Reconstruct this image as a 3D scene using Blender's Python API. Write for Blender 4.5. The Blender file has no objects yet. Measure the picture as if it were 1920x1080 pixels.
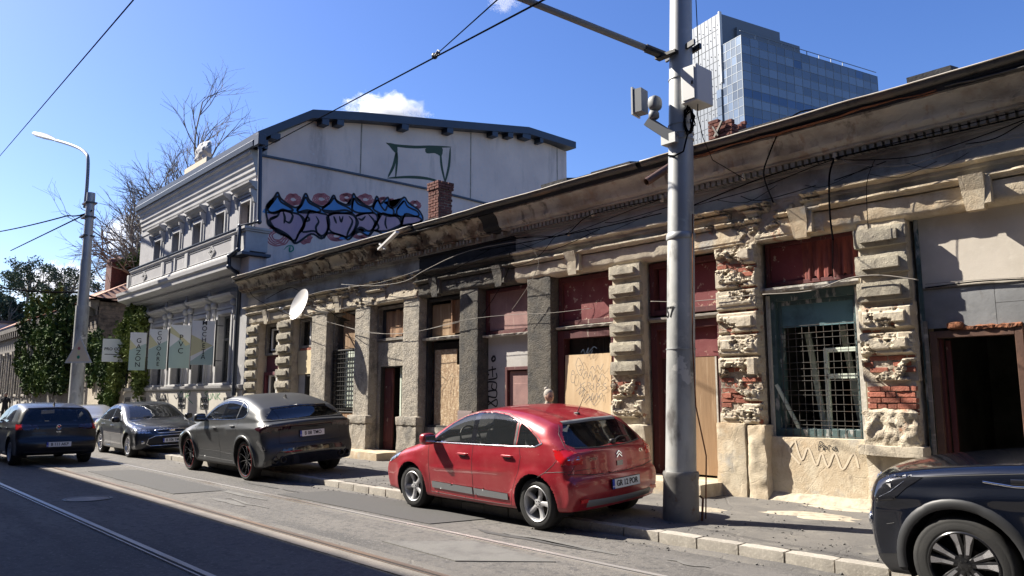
import bpy, bmesh, math, random
import numpy as np
from mathutils import Vector, Matrix, noise as mnoise
random.seed(7)
S = bpy.context.scene
C = S.collection
PI = math.pi
rad = math.radians
# ------------------------------------------------------------ camera
FPX = 1440.0
PITCH = math.atan(206 / FPX)
YAW = math.atan(1327 / (FPX / math.cos(PITCH)))
CAMZ = 1.6
_fw = np.array([-math.cos(YAW), math.sin(YAW), 0.0]); _rt = np.array([_fw[1], -_fw[0], 0.0]); _up = np.array([0, 0, 1.0])
_f3 = _fw * math.cos(PITCH) + _up * math.sin(PITCH); _u3 = _up * math.cos(PITCH) - _fw * math.sin(PITCH)
_C = np.array([0, 0, CAMZ])
cam = bpy.data.cameras.new('camera'); camo = bpy.data.objects.new('camera', cam); C.objects.link(camo)
cam.sensor_width = 36.0; cam.lens = 36.0 * FPX / 1920; cam.clip_start = 0.05; cam.clip_end = 4000
camo.location = (0, 0, CAMZ)
camo.rotation_euler = (PI / 2 + PITCH, 0, math.atan2(-_fw[0], _fw[1]))
S.camera = camo
# ------------------------------------------------------------ light
SUN_AZ, SUN_EL = rad(25), rad(41)      # light travels towards (cos az, sin az)
sd = Vector((math.cos(SUN_AZ) * math.cos(SUN_EL), math.sin(SUN_AZ) * math.cos(SUN_EL), -math.sin(SUN_EL)))
sl = bpy.data.lights.new('sun', 'SUN'); so = bpy.data.objects.new('sun', sl); C.objects.link(so)
sl.energy = 5.0; sl.angle = rad(0.5); sl.color = (1.0, 0.93, 0.82)
so.rotation_euler = sd.to_track_quat('-Z', 'Y').to_euler()
W = bpy.data.worlds.new('World'); S.world = W; W.use_nodes = True
wn = W.node_tree.nodes; wl = W.node_tree.links
sky = wn.new('ShaderNodeTexSky'); sky.sky_type = 'NISHITA'; sky.sun_disc = False
sky.sun_elevation = SUN_EL
sky.sun_rotation = math.atan2(-sd.x, -sd.y)
sky.air_density = 1.0; sky.dust_density = 0.7; sky.ozone_density = 4.0
hs = wn.new('ShaderNodeHueSaturation'); hs.inputs['Saturation'].default_value = 1.2; hs.inputs['Hue'].default_value = 0.515
wl.new(sky.outputs[0], hs.inputs['Color']); wl.new(hs.outputs[0], wn['Background'].inputs[0])
wn['Background'].inputs[1].default_value = 0.075
S.view_settings.view_transform = 'Standard'; S.view_settings.look = 'None'
S.view_settings.exposure = 1.42; S.view_settings.gamma = 1.0
S.render.engine = 'CYCLES'
S.cycles.max_bounces = 6; S.cycles.transparent_max_bounces = 12

# ------------------------------------------------------------ helpers
def ray(px, py): return _f3 * FPX + _rt * (px - 960) - _u3 * (py - 540)
def PY(px, py, Y):
    d = ray(px, py); return _C + d * (Y / d[1])
def PX(px, py, X):
    d = ray(px, py); return _C + d * (X / d[0])
def PZ(px, py, Z):
    d = ray(px, py); return _C + d * ((Z - CAMZ) / d[2])
def RECT(x0, y0, x1, y1, Y):
    """rectangle on the plane y=Y: X0, X1, Z0, Z1"""
    xm, ym = (x0 + x1) / 2, (y0 + y1) / 2
    return PY(x0, ym, Y)[0], PY(x1, ym, Y)[0], PY(xm, y1, Y)[2], PY(xm, y0, Y)[2]

MATS = {}
def srgb(h):
    if isinstance(h, str):
        h = h.lstrip('#'); c = [int(h[i:i + 2], 16) / 255 for i in (0, 2, 4)]
        return tuple((x / 12.92 if x <= .04045 else ((x + .055) / 1.055) ** 2.4) for x in c)
    return tuple(h)
def mat(name, col, rough=.85, metal=0.0, layers=(), bumps=(), coat=0.0, spec=.5, rnd=0.0, rough_layer=None):
    """layers: (scale, colour, lo, hi[, stretch(x,y,z)[, detail]])  bumps: (scale, strength, dist[, kind[, stretch]])"""
    m = bpy.data.materials.new(name); m.use_nodes = True
    n = m.node_tree.nodes; l = m.node_tree.links; b = n['Principled BSDF']
    tc = n.new('ShaderNodeTexCoord')
    def tex(scale, stretch=(1, 1, 1), detail=5, kind='noise', seed=0.0):
        mp = n.new('ShaderNodeMapping'); mp.inputs['Scale'].default_value = stretch
        mp.inputs['Location'].default_value = (seed * 3.1, seed * 1.7, seed * 2.3)
        l.new(tc.outputs['Object'], mp.inputs[0])
        if kind == 'vor':
            t = n.new('ShaderNodeTexVoronoi'); t.inputs['Scale'].default_value = scale; l.new(mp.outputs[0], t.inputs['Vector'])
            return t.outputs['Distance']
        if kind == 'crack':
            t = n.new('ShaderNodeTexVoronoi'); t.feature = 'DISTANCE_TO_EDGE'; t.inputs['Scale'].default_value = scale
            t2 = n.new('ShaderNodeTexNoise'); t2.inputs['Scale'].default_value = scale * 2.5
            l.new(mp.outputs[0], t2.inputs['Vector'])
            ad = n.new('ShaderNodeMixRGB'); ad.inputs[0].default_value = .25 / max(scale, .3); ad.blend_type = 'ADD'
            l.new(mp.outputs[0], ad.inputs[1]); l.new(t2.outputs['Color'], ad.inputs[2]); l.new(ad.outputs[0], t.inputs['Vector'])
            return t.outputs['Distance']
        t = n.new('ShaderNodeTexNoise'); t.inputs['Scale'].default_value = scale; t.inputs['Detail'].default_value = detail
        t.inputs['Roughness'].default_value = .62
        l.new(mp.outputs[0], t.inputs['Vector']); return t.outputs['Fac']
    cur = None
    c0 = n.new('ShaderNodeRGB'); c0.outputs[0].default_value = (*srgb(col), 1); cur = c0.outputs[0]
    for i, L in enumerate(layers):
        sc, cc, lo, hi = L[:4]; st = L[4] if len(L) > 4 else (1, 1, 1); kind = L[5] if len(L) > 5 else 'noise'
        f = tex(sc, st, 6, kind, seed=i + 1)
        r = n.new('ShaderNodeMapRange'); r.inputs['From Min'].default_value = lo; r.inputs['From Max'].default_value = hi
        l.new(f, r.inputs['Value'])
        mx = n.new('ShaderNodeMixRGB'); l.new(r.outputs[0], mx.inputs[0]); l.new(cur, mx.inputs[1]); mx.inputs[2].default_value = (*srgb(cc), 1)
        cur = mx.outputs[0]
    if rnd:
        oi = n.new('ShaderNodeObjectInfo'); hv = n.new('ShaderNodeHueSaturation')
        r = n.new('ShaderNodeMapRange'); r.inputs['To Min'].default_value = 1 - rnd; r.inputs['To Max'].default_value = 1 + rnd
        l.new(oi.outputs['Random'], r.inputs['Value']); l.new(r.outputs[0], hv.inputs['Value']); l.new(cur, hv.inputs['Color']); cur = hv.outputs[0]
    l.new(cur, b.inputs['Base Color'])
    b.inputs['Roughness'].default_value = rough; b.inputs['Metallic'].default_value = metal
    b.inputs['Specular IOR Level'].default_value = spec
    if coat: b.inputs['Coat Weight'].default_value = coat; b.inputs['Coat Roughness'].default_value = .04
    if rough_layer:
        sc, r0, r1 = rough_layer
        f = tex(sc, seed=9); r = n.new('ShaderNodeMapRange'); r.inputs['From Min'].default_value = .3; r.inputs['From Max'].default_value = .7
        r.inputs['To Min'].default_value = r0; r.inputs['To Max'].default_value = r1
        l.new(f, r.inputs['Value']); l.new(r.outputs[0], b.inputs['Roughness'])
    prev = None
    for i, B in enumerate(bumps):
        sc, st, ds = B[:3]; kind = B[3] if len(B) > 3 else 'noise'; sv = B[4] if len(B) > 4 else (1, 1, 1)
        f = tex(sc, sv, 6, kind, seed=20 + i)
        if kind == 'crack':
            r = n.new('ShaderNodeMapRange'); r.inputs['From Max'].default_value = .02; l.new(f, r.inputs['Value']); f = r.outputs[0]
        bp = n.new('ShaderNodeBump'); bp.inputs['Strength'].default_value = st; bp.inputs['Distance'].default_value = ds
        l.new(f, bp.inputs['Height'])
        if prev: l.new(prev, bp.inputs['Normal'])
        prev = bp.outputs[0]
    if prev: l.new(prev, b.inputs['Normal'])
    MATS[name] = m
    return m
def glass(name, tint=(.1, .12, .12), trans=.5, rough=.02, refl=None):
    """thin window pane: fresnel reflection over a tinted see-through layer"""
    m = bpy.data.materials.new(name); m.use_nodes = True
    n = m.node_tree.nodes; l = m.node_tree.links; n.remove(n['Principled BSDF'])
    g = n.new('ShaderNodeBsdfGlossy'); g.inputs['Roughness'].default_value = rough
    g.inputs['Color'].default_value = (*(refl or (.95, .97, 1)), 1)
    t = n.new('ShaderNodeBsdfTransparent'); t.inputs[0].default_value = (trans, trans, trans * .97, 1)
    d = n.new('ShaderNodeBsdfDiffuse'); d.inputs[0].default_value = (*tint, 1)
    m1 = n.new('ShaderNodeMixShader'); m1.inputs[0].default_value = .08
    l.new(t.outputs[0], m1.inputs[1]); l.new(d.outputs[0], m1.inputs[2])
    f = n.new('ShaderNodeFresnel'); f.inputs['IOR'].default_value = 1.55
    m2 = n.new('ShaderNodeMixShader'); l.new(f.outputs[0], m2.inputs[0]); l.new(m1.outputs[0], m2.inputs[1]); l.new(g.outputs[0], m2.inputs[2])
    l.new(m2.outputs[0], n['Material Output'].inputs[0])
    MATS[name] = m; return m

WORLD = {}
def tag(o, label=None, cat=None, group=None, kind=None):
    if label: o['label'] = label
    if cat: o['category'] = cat
    if group: o['group'] = group
    if kind: o['kind'] = kind
    return o
def empty(name, loc=(0, 0, 0), label=None, cat=None, group=None):
    o = bpy.data.objects.new(name, None); C.objects.link(o); o.location = loc; o.empty_display_size = .2
    WORLD[o.name] = Matrix.Translation(loc)
    return tag(o, label, cat, group)
def link(o, parent=None):
    C.objects.link(o)
    if parent is not None:
        o.parent = parent
        if parent.type == 'EMPTY' and parent.name in WORLD: o.matrix_parent_inverse = WORLD[parent.name].inverted()
    return o
class MB:
    def __init__(s): s.v = []; s.f = []; s.mi = []; s.cur = 0
    def add(s, vs, fs):
        b = len(s.v); s.v.extend([tuple(map(float, v)) for v in vs]); s.f.extend([tuple(i + b for i in f) for f in fs]); s.mi.extend([s.cur] * len(fs)); return s
    def box(s, x0, x1, y0, y1, z0, z1, bev=0):
        if x0 > x1: x0, x1 = x1, x0
        if y0 > y1: y0, y1 = y1, y0
        if z0 > z1: z0, z1 = z1, z0
        if bev:
            b = min(bev, (x1 - x0) * .45, (y1 - y0) * .45, (z1 - z0) * .45); vs = []
            for z, i in ((z0, b), (z0 + b, 0), (z1 - b, 0), (z1, b)):
                for (X, Y, dx, dy) in ((x0, y0, 1, 1), (x1, y0, -1, 1), (x1, y1, -1, -1), (x0, y1, 1, -1)):
                    if i: vs.append((X + dx * b, Y + dy * b, z)); vs.append((X + dx * b, Y + dy * b, z))
                    else:
                        if (dx, dy) in ((1, 1), (-1, -1)): vs += [(X, Y + dy * b, z), (X + dx * b, Y, z)]
                        else: vs += [(X + dx * b, Y, z), (X, Y + dy * b, z)]
            fs = []
            for k in range(3):
                for j in range(8):
                    a = k * 8 + j; c = k * 8 + (j + 1) % 8
                    fs.append((a, c, c + 8, a + 8))
            fs.append((0, 6, 4, 2)); fs.append((24, 26, 28, 30))
            return s.add(vs, fs)
        vs = [(x0, y0, z0), (x1, y0, z0), (x1, y1, z0), (x0, y1, z0), (x0, y0, z1), (x1, y0, z1), (x1, y1, z1), (x0, y1, z1)]
        return s.add(vs, [(0, 3, 2, 1), (4, 5, 6, 7), (0, 1, 5, 4), (1, 2, 6, 5), (2, 3, 7, 6), (3, 0, 4, 7)])
    def obox(s, c, ax, ay, az, hx, hy, hz):
        c = Vector(c); ax = Vector(ax).normalized() * hx; ay = Vector(ay).normalized() * hy; az = Vector(az).normalized() * hz
        vs = [c - ax - ay - az, c + ax - ay - az, c + ax + ay - az, c - ax + ay - az, c - ax - ay + az, c + ax - ay + az, c + ax + ay + az, c - ax + ay + az]
        return s.add(vs, [(0, 3, 2, 1), (4, 5, 6, 7), (0, 1, 5, 4), (1, 2, 6, 5), (2, 3, 7, 6), (3, 0, 4, 7)])
    def bar(s, a, b, w, h=None, up=(0, 0, 1)):
        h = h or w; a = Vector(a); b = Vector(b); d = b - a; u = Vector(up)
        if abs(d.normalized().dot(u)) > .98: u = Vector((0, 1, 0))
        x = d.cross(u).normalized(); z = x.cross(d).normalized()
        return s.obox((a + b) / 2, d, x, z, d.length / 2, w / 2, h / 2)
    def tube(s, pts, r, n=6, cap=True):
        pts = [Vector(p) for p in pts]; rs = r if isinstance(r, (list, tuple)) else [r] * len(pts)
        vs = []; fs = []; prevx = None
        for i, p in enumerate(pts):
            d = (pts[min(i + 1, len(pts) - 1)] - pts[max(i - 1, 0)])
            if d.length < 1e-9: d = Vector((0, 0, 1))
            d.normalize()
            if prevx is None:
                u = Vector((0, 0, 1)) if abs(d.z) < .9 else Vector((1, 0, 0)); x = d.cross(u).normalized()
            else: x = (prevx - d * prevx.dot(d)); x = x.normalized() if x.length > 1e-6 else d.orthogonal().normalized()
            prevx = x; y = d.cross(x)
            for k in range(n):
                a = 2 * PI * k / n; vs.append(p + (x * math.cos(a) + y * math.sin(a)) * rs[i])
        for i in range(len(pts) - 1):
            for k in range(n): fs.append((i * n + k, i * n + (k + 1) % n, (i + 1) * n + (k + 1) % n, (i + 1) * n + k))
        if cap: fs.append(tuple(range(n))[::-1]); fs.append(tuple((len(pts) - 1) * n + k for k in range(n)))
        return s.add(vs, fs)
    def lathe(s, prof, c=(0, 0, 0), axis='z', n=24, cap=True):
        """prof: (radius, height along the axis)"""
        vs = []; fs = []; c = Vector(c)
        for r, h in prof:
            for k in range(n):
                a = 2 * PI * k / n; p = (r * math.cos(a), r * math.sin(a), h)
                if axis == 'y': p = (p[0], p[2], p[1])
                elif axis == 'x': p = (p[2], p[0], p[1])
                vs.append(c + Vector(p))
        for i in range(len(prof) - 1):
            for k in range(n): fs.append((i * n + k, i * n + (k + 1) % n, (i + 1) * n + (k + 1) % n, (i + 1) * n + k))
        if cap:
            if prof[0][0] > 1e-6: fs.append(tuple(range(n))[::-1])
            if prof[-1][0] > 1e-6: fs.append(tuple((len(prof) - 1) * n + k for k in range(n)))
        return s.add(vs, fs)
    def prism(s, poly, y0, y1, plane='xz'):
        """polygon in a plane, extruded along the third axis"""
        n = len(poly)
        def P(a, b, t): return (a, t, b) if plane == 'xz' else ((t, a, b) if plane == 'yz' else (a, b, t))
        vs = [P(a, b, y0) for a, b in poly] + [P(a, b, y1) for a, b in poly]
        fs = [tuple(range(n)), tuple(range(2 * n - 1, n - 1, -1))] + [(i + n, (i + 1) % n + n, (i + 1) % n, i) for i in range(n)]
        return s.add(vs, fs)
    def build(s, name, mats, parent=None, smooth=False, fix=True, sharp=None):
        me = bpy.data.meshes.new(name); me.from_pydata(s.v, [], s.f)
        if not isinstance(mats, (list, tuple)): mats = [mats]
        for m in mats: me.materials.append(MATS[m] if isinstance(m, str) else m)
        if len(mats) > 1: me.polygons.foreach_set('material_index', s.mi)
        if fix:
            bm = bmesh.new(); bm.from_mesh(me); bmesh.ops.recalc_face_normals(bm, faces=bm.faces); bm.to_mesh(me); bm.free()
        if smooth:
            me.polygons.foreach_set('use_smooth', [True] * len(me.polygons))
            if sharp: me.set_sharp_from_angle(angle=rad(sharp))
        me.update()
        o = bpy.data.objects.new(name, me); link(o, parent); return o
def piece(name, mesh, parent, loc=(0, 0, 0), rot=(0, 0, 0), scale=(1, 1, 1)):
    o = bpy.data.objects.new(name, mesh); o.location = loc; o.rotation_euler = rot; o.scale = scale
    return link(o, parent)
def mesh_of(o):
    me = o.data; bpy.data.objects.remove(o); return me
def nz(p, sc, amp, seed=0): return mnoise.noise(Vector((p[0] * sc + seed, p[1] * sc + seed * .7, p[2] * sc - seed))) * amp
def fbm(p, sc, amp, seed=0, o=4):
    return mnoise.fractal(Vector((p[0] * sc + seed, p[1] * sc + seed * .7, p[2] * sc - seed)), 1.0, 2.0, o) * amp
def rough_box(x0, x1, y0, y1, z0, z1, res=.04, amp=.02, sc=8, seed=0, round_=0.0, dirs=(1, 1, 1), back=False):
    """closed box with a fine front (−y), sides, top and bottom; every point pushed about by noise"""
    if x0 > x1: x0, x1 = x1, x0
    bm = bmesh.new()
    nx = max(1, int((x1 - x0) / res)); nyy = max(1, int((y1 - y0) / res / 1.5)); nzz = max(1, int((z1 - z0) / res))
    idx = {}
    def V(i, j, k):
        key = (i, j, k)
        if key in idx: return idx[key]
        p = Vector((x0 + (x1 - x0) * i / nx, y0 + (y1 - y0) * j / nyy, z0 + (z1 - z0) * k / nzz))
        ux = min(p.x - x0, x1 - p.x); uz = min(p.z - z0, z1 - p.z); uy = p.y - y0
        if round_:
            c = Vector((min(max(p.x, x0 + round_), x1 - round_), max(p.y, y0 + round_), min(max(p.z, z0 + round_), z1 - round_)))
            d = p - c
            if d.length > round_: p = c + d.normalized() * round_
        if amp:
            q = p.copy()
            fade = min(1, (y1 - q.y) / .04)
            p.y += (fbm(q, sc, amp, seed) + abs(fbm(q, sc * .5, amp, seed + 5))) * dirs[1] * fade
            p.x += fbm(q, sc, amp, seed + 11) * dirs[0] * fade * (1 if ux < res * .6 else .3)
            p.z += fbm(q, sc, amp, seed + 23) * dirs[2] * fade * (1 if uz < res * .6 else .3)
        idx[key] = bm.verts.new(p); return idx[key]
    for i in range(nx):
        for k in range(nzz): bm.faces.new((V(i, 0, k), V(i + 1, 0, k), V(i + 1, 0, k + 1), V(i, 0, k + 1)))
        for j in range(nyy):
            bm.faces.new((V(i, j, 0), V(i, j + 1, 0), V(i + 1, j + 1, 0), V(i + 1, j, 0)))
            bm.faces.new((V(i, j, nzz), V(i + 1, j, nzz), V(i + 1, j + 1, nzz), V(i, j + 1, nzz)))
    for k in range(nzz):
        for j in range(nyy):
            bm.faces.new((V(0, j, k), V(0, j, k + 1), V(0, j + 1, k + 1), V(0, j + 1, k)))
            bm.faces.new((V(nx, j, k), V(nx, j + 1, k), V(nx, j + 1, k + 1), V(nx, j, k + 1)))
    vs = [v.co[:] for v in bm.verts]; bm.verts.index_update(); fs = [tuple(v.index for v in f.verts) for f in bm.faces]; bm.free()
    return vs, fs
def rough(name, m, parent, *a, smooth=True, **k):
    b = MB(); b.add(*rough_box(*a, **k)); o = b.build(name, m, parent, smooth=smooth, fix=False, sharp=40); return o
def sweepx(name, m, parent, prof, x0, x1, res=.12, amp=0, sc=6, seed=0, chips=0, smooth=False):
    """a moulding: (y,z) profile run along x with worn edges"""
    n = max(1, int(abs(x1 - x0) / res)); k = len(prof); vs = []; fs = []
    for i in range(n + 1):
        x = x0 + (x1 - x0) * i / n
        for j, (y, z) in enumerate(prof):
            dy = dz = 0
            if amp:
                dy = fbm((x, y, z), sc, amp, seed); dz = fbm((x, y, z), sc, amp * .6, seed + 9)
                c = fbm((x, y * .3, z * .5), sc * .5, 1, seed + 3)
                if chips and c > .18 and j not in (0, k - 1): dy += min(chips, (c - .18) * chips * 6)
            vs.append((x, y + dy, z + dz))
    for i in range(n):
        for j in range(k - 1): fs.append((i * k + j, (i + 1) * k + j, (i + 1) * k + j + 1, i * k + j + 1))
    fs.append(tuple(range(k))); fs.append(tuple(n * k + j for j in range(k))[::-1])
    b = MB(); b.add(vs, fs); return b.build(name, m, parent, smooth=smooth, sharp=35)
def text_mesh(body, size, bold=0.0, extrude=.002, align='CENTER', xs=1.0, font_shear=0):
    cu = bpy.data.curves.new('lettering', 'FONT'); cu.body = body; cu.size = size; cu.extrude = extrude; cu.offset = bold
    cu.align_x = align; cu.align_y = 'CENTER'; cu.shear = font_shear; cu.resolution_u = 3
    o = bpy.data.objects.new('tmp', cu); C.objects.link(o)
    dg = bpy.context.evaluated_depsgraph_get()
    me = bpy.data.meshes.new_from_object(o.evaluated_get(dg)); bpy.data.objects.remove(o)
    if xs != 1: me.transform(Matrix.Diagonal((xs, 1, 1, 1)))
    return me
def lettering(name, body, size, m, parent, loc, xaxis, up, bold=0.0, xs=1.0, extrude=.002, shear=0):
    me = text_mesh(body, size, bold, extrude, xs=xs, font_shear=shear); me.name = name
    x = Vector(xaxis).normalized(); u = Vector(up); u = (u - x * u.dot(x)).normalized(); z = x.cross(u)
    M = Matrix(((x.x, u.x, z.x, loc[0]), (x.y, u.y, z.y, loc[1]), (x.z, u.z, z.z, loc[2]), (0, 0, 0, 1)))
    me.transform(M); me.materials.clear(); me.materials.append(MATS[m]); o = bpy.data.objects.new(name, me); return link(o, parent)
def ribbon(mb, pts, w, nrm, taper=False, off=0.0):
    """a flat painted stroke on a plane with the given normal"""
    pts = [Vector(p) for p in pts]; nrm = Vector(nrm); vs = []; n = len(pts)
    for i, p in enumerate(pts):
        d = (pts[min(i + 1, n - 1)] - pts[max(i - 1, 0)]).normalized(); s = d.cross(nrm).normalized()
        ww = w * (1 if not taper else max(.15, math.sin(PI * (i + .3) / (n - .4)) ** .6)) / 2
        vs += [p + s * ww + nrm * off, p - s * ww + nrm * off]
    mb.add(vs, [(2 * i, 2 * i + 1, 2 * i + 3, 2 * i + 2) for i in range(n - 1)])
def smoothpts(pts, n=6, closed=False):
    pts = [np.array(p, float) for p in pts]; out = []; m = len(pts)
    rng = m if closed else m - 1
    for i in range(rng):
        p0 = pts[(i - 1) % m] if closed or i > 0 else pts[0]; p1 = pts[i]; p2 = pts[(i + 1) % m]; p3 = pts[(i + 2) % m] if closed or i + 2 < m else pts[-1]
        for k in range(n):
            t = k / n
            out.append(.5 * ((2 * p1) + (-p0 + p2) * t + (2 * p0 - 5 * p1 + 4 * p2 - p3) * t * t + (-p0 + 3 * p1 - 3 * p2 + p3) * t ** 3))
    if not closed: out.append(pts[-1])
    return out
# ============================================================ vehicles
def blob(c, r, e=(.6, .6), nu=18, nv=12):
    """superellipsoid: verts, faces"""
    def pw(v, p): return math.copysign(abs(v) ** p, v)
    vs = []; fs = []
    for i in range(nv + 1):
        a = -PI / 2 + PI * i / nv
        for j in range(nu):
            b = 2 * PI * j / nu
            vs.append((c[0] + r[0] * pw(math.cos(a), e[0]) * pw(math.cos(b), e[1]), c[1] + r[1] * pw(math.cos(a), e[0]) * pw(math.sin(b), e[1]), c[2] + r[2] * pw(math.sin(a), e[0])))
    for i in range(nv):
        for j in range(nu): fs.append((i * nu + j, i * nu + (j + 1) % nu, (i + 1) * nu + (j + 1) % nu, (i + 1) * nu + j))
    return vs, fs
class Shell:
    def __init__(s, sp):
        s.sp = sp; s.L = sp['L']; s.W = sp['W']; s.H = sp['H']
        top = smoothpts(sp['prof'], 8)
        P = np.array([(s.L / 2 - p[0], p[1]) for p in top])
        s.x0 = -s.L / 2 - .4; s.z0 = -.1; s.g = .015
        gx = np.arange(s.x0, s.L / 2 + .4, s.g); gz = np.arange(s.z0, s.H + .4, s.g)
        X, Z = np.meshgrid(gx, gz, indexing='ij'); q = np.stack([X.ravel(), Z.ravel()], 1)
        A = P; B = np.roll(P, -1, 0); D = B - A; dd = (D ** 2).sum(1) + 1e-12
        best = np.full(len(q), 1e9); ins = np.zeros(len(q), bool)
        for a, b, d, l2 in zip(A, B, D, dd):
            t = np.clip(((q - a) @ d) / l2, 0, 1); r = q - a - t[:, None] * d
            best = np.minimum(best, (r ** 2).sum(1))
            c = (a[1] > q[:, 1]) != (b[1] > q[:, 1])
            if abs(d[1]) > 1e-9: ins ^= c & (q[:, 0] < d[0] * (q[:, 1] - a[1]) / d[1] + a[0])
        s.sd = (np.sqrt(best) * np.where(ins, -1, 1)).reshape(X.shape)
        s.wx = [(s.L / 2 - w) for w in sp['axles']]; s.wr = sp['wr']
        bl = sp['belt']; s.bx = np.array([s.L / 2 - p[0] for p in bl])[::-1]; s.bz = np.array([p[1] for p in bl])[::-1]
    def sil(s, x, z):
        u = np.clip((x - s.x0) / s.g, 0, s.sd.shape[0] - 1.001); v = np.clip((z - s.z0) / s.g, 0, s.sd.shape[1] - 1.001)
        i = u.astype(int); j = v.astype(int); fu = u - i; fv = v - j; a = s.sd
        return (a[i, j] * (1 - fu) + a[i + 1, j] * fu) * (1 - fv) + (a[i, j + 1] * (1 - fu) + a[i + 1, j + 1] * fu) * fv
    def width(s, x, z):
        sp = s.sp; bz = np.interp(x, s.bx, s.bz); t = z / bz
        tt, ff = sp.get('sec', ([0, .12, .25, .45, .65, .82, 1.0], [.90, .945, .97, .985, 1.0, .995, .955]))
        lo = np.interp(t, tt, ff)
        # smooth the table a little
        lo = (lo + np.interp(t - .06, tt, ff) + np.interp(t + .06, tt, ff)) / 3
        u = np.clip((z - bz) / (s.H - bz), 0, 1.3)
        hi = ff[-1] - .003 - (ff[-1] - sp['th']) * (u * .8 + .2 * u * u)
        k = np.clip((t - .93) / .14, 0, 1); k = k * k * (3 - 2 * k)
        w = (lo * (1 - k) + hi * k) * s.W / 2
        w = w * (1 - sp.get('tapf', .05) * np.clip(x / (s.L / 2), 0, 1.1) ** 3 - sp.get('tapr', .04) * np.clip(-x / (s.L / 2), 0, 1.1) ** 3)
        for wx in s.wx:
            d = np.hypot(x - wx, z - s.wr); ra = sp['ra']
            w = w + sp.get('flare', .02) * np.exp(-((d - ra) / .07) ** 2) * np.clip((z - s.wr + .12) / .2, 0, 1)
        for (xa, za, xb, zb, amp, wd) in sp.get('creases', []):
            ax, bx = s.L / 2 - xa, s.L / 2 - xb
            zc = za + (zb - za) * np.clip((ax - x) / (ax - bx), 0, 1)
            fade = np.clip((ax - x) / .2, 0, 1) * np.clip((x - bx) / .2, 0, 1)
            w = w + amp * fade * np.clip(1 - np.abs(z - zc) / wd, 0, 1)
        return w
    def f(s, x, y, z):
        sp = s.sp; yn = np.abs(y) / (s.W / 2); h = s.L / 2
        xs = x + sp.get('bowf', .22) * yn ** 2.6 * np.clip(x / h, 0, 1.2) ** 4 - sp.get('bowr', .12) * yn ** 2.6 * np.clip(-x / h, 0, 1.2) ** 4
        k = np.clip((z - .45) / .4, 0, 1)
        zs = z + sp.get('crown', .05) * yn ** 2 * k
        a = s.sil(xs, zs); b = np.abs(y) - s.width(x, z)
        r = sp.get('rad', .13) * (.45 + .55 * np.clip((z - .5) / .4, 0, 1))
        hh = np.clip(r - np.abs(a - b), 0, None) / r
        return np.maximum(a, b) + hh * hh * r / 4
    def grad(s, p):
        e = 2e-3; x, y, z = p.T
        g = np.stack([s.f(x + e, y, z) - s.f(x - e, y, z), s.f(x, y + e, z) - s.f(x, y - e, z), s.f(x, y, z + e) - s.f(x, y, z - e)], 1) / (2 * e)
        return g / (np.linalg.norm(g, axis=1, keepdims=True) + 1e-9)
    def solve(s, view, a, b, sign=1):
        """surface points: side (x,z), rear/front (y,z), top (x,y)"""
        a = np.asarray(a, float); b = np.asarray(b, float)
        if view == 'side': lo, hi = np.zeros_like(a), np.full_like(a, s.W * .62); mk = lambda t: (a, t * sign, b)
        elif view == 'rear': lo, hi = np.full_like(a, -s.L * .15), np.full_like(a, -s.L * .53); mk = lambda t: (t, a, b)
        elif view == 'front': lo, hi = np.full_like(a, -s.L * .02), np.full_like(a, s.L * .53); mk = lambda t: (t, a, b)
        else: lo, hi = np.full_like(a, .45), np.full_like(a, s.H * 1.1); mk = lambda t: (a, b, t)
        for _ in range(26):
            m = (lo + hi) / 2; v = s.f(*mk(m)); lo = np.where(v < 0, m, lo); hi = np.where(v < 0, hi, m)
        m = (lo + hi) / 2; r = mk(m); return np.stack([np.broadcast_to(q, m.shape) for q in r], 1)
    def mesh(s, res):
        L, Wd, H = s.L, s.W, s.H; nx, ny, nzz = int(L / res), int(Wd / res), int(H / res)
        quads = []
        def q(fn, na, nb, flip):
            a, b = np.meshgrid(np.arange(na), np.arange(nb), indexing='ij'); a = a.ravel(); b = b.ravel()
            c = [fn(a, b), fn(a + 1, b), fn(a + 1, b + 1), fn(a, b + 1)]
            if flip: c = c[::-1]
            quads.append(np.stack(c, 1))
        z_ = np.zeros_like
        q(lambda a, b: np.stack([a, b, z_(a)], -1), nx, ny, True); q(lambda a, b: np.stack([a, b, z_(a) + nzz], -1), nx, ny, False)
        q(lambda a, b: np.stack([a, z_(a), b], -1), nx, nzz, False); q(lambda a, b: np.stack([a, z_(a) + ny, b], -1), nx, nzz, True)
        q(lambda a, b: np.stack([z_(a), a, b], -1), ny, nzz, True); q(lambda a, b: np.stack([z_(a) + nx, a, b], -1), ny, nzz, False)
        Q = np.concatenate(quads); flat = Q.reshape(-1, 3); key = flat[:, 0] * 100000000 + flat[:, 1] * 10000 + flat[:, 2]
        u, first, inv = np.unique(key, return_index=True, return_inverse=True)
        G = flat[first].astype(float); F = inv.reshape(-1, 4)
        tgt = np.stack([(G[:, 0] / nx - .5) * L * 1.04, (G[:, 1] / ny - .5) * Wd * 1.04, G[:, 2] / nzz * H * 1.03], 1)
        c = np.stack([tgt[:, 0] * .80, tgt[:, 1] * .35, np.full(len(G), .5)], 1)
        d = tgt - c; lo = np.zeros(len(G)); hi = np.full(len(G), 1.6)
        for _ in range(24):
            m = (lo + hi) / 2; p = c + d * m[:, None]; v = s.f(*p.T); lo = np.where(v < 0, m, lo); hi = np.where(v < 0, hi, m)
        return c + d * ((lo + hi) / 2)[:, None], F
def inpoly(P, x, z):
    ins = np.zeros(len(x), bool); n = len(P)
    for i in range(n):
        a, b = P[i], P[(i + 1) % n]
        if a[1] == b[1]: continue
        c = (a[1] > z) != (b[1] > z); ins ^= c & (x < (b[0] - a[0]) * (z - a[1]) / (b[1] - a[1]) + a[0])
    return ins
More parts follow.
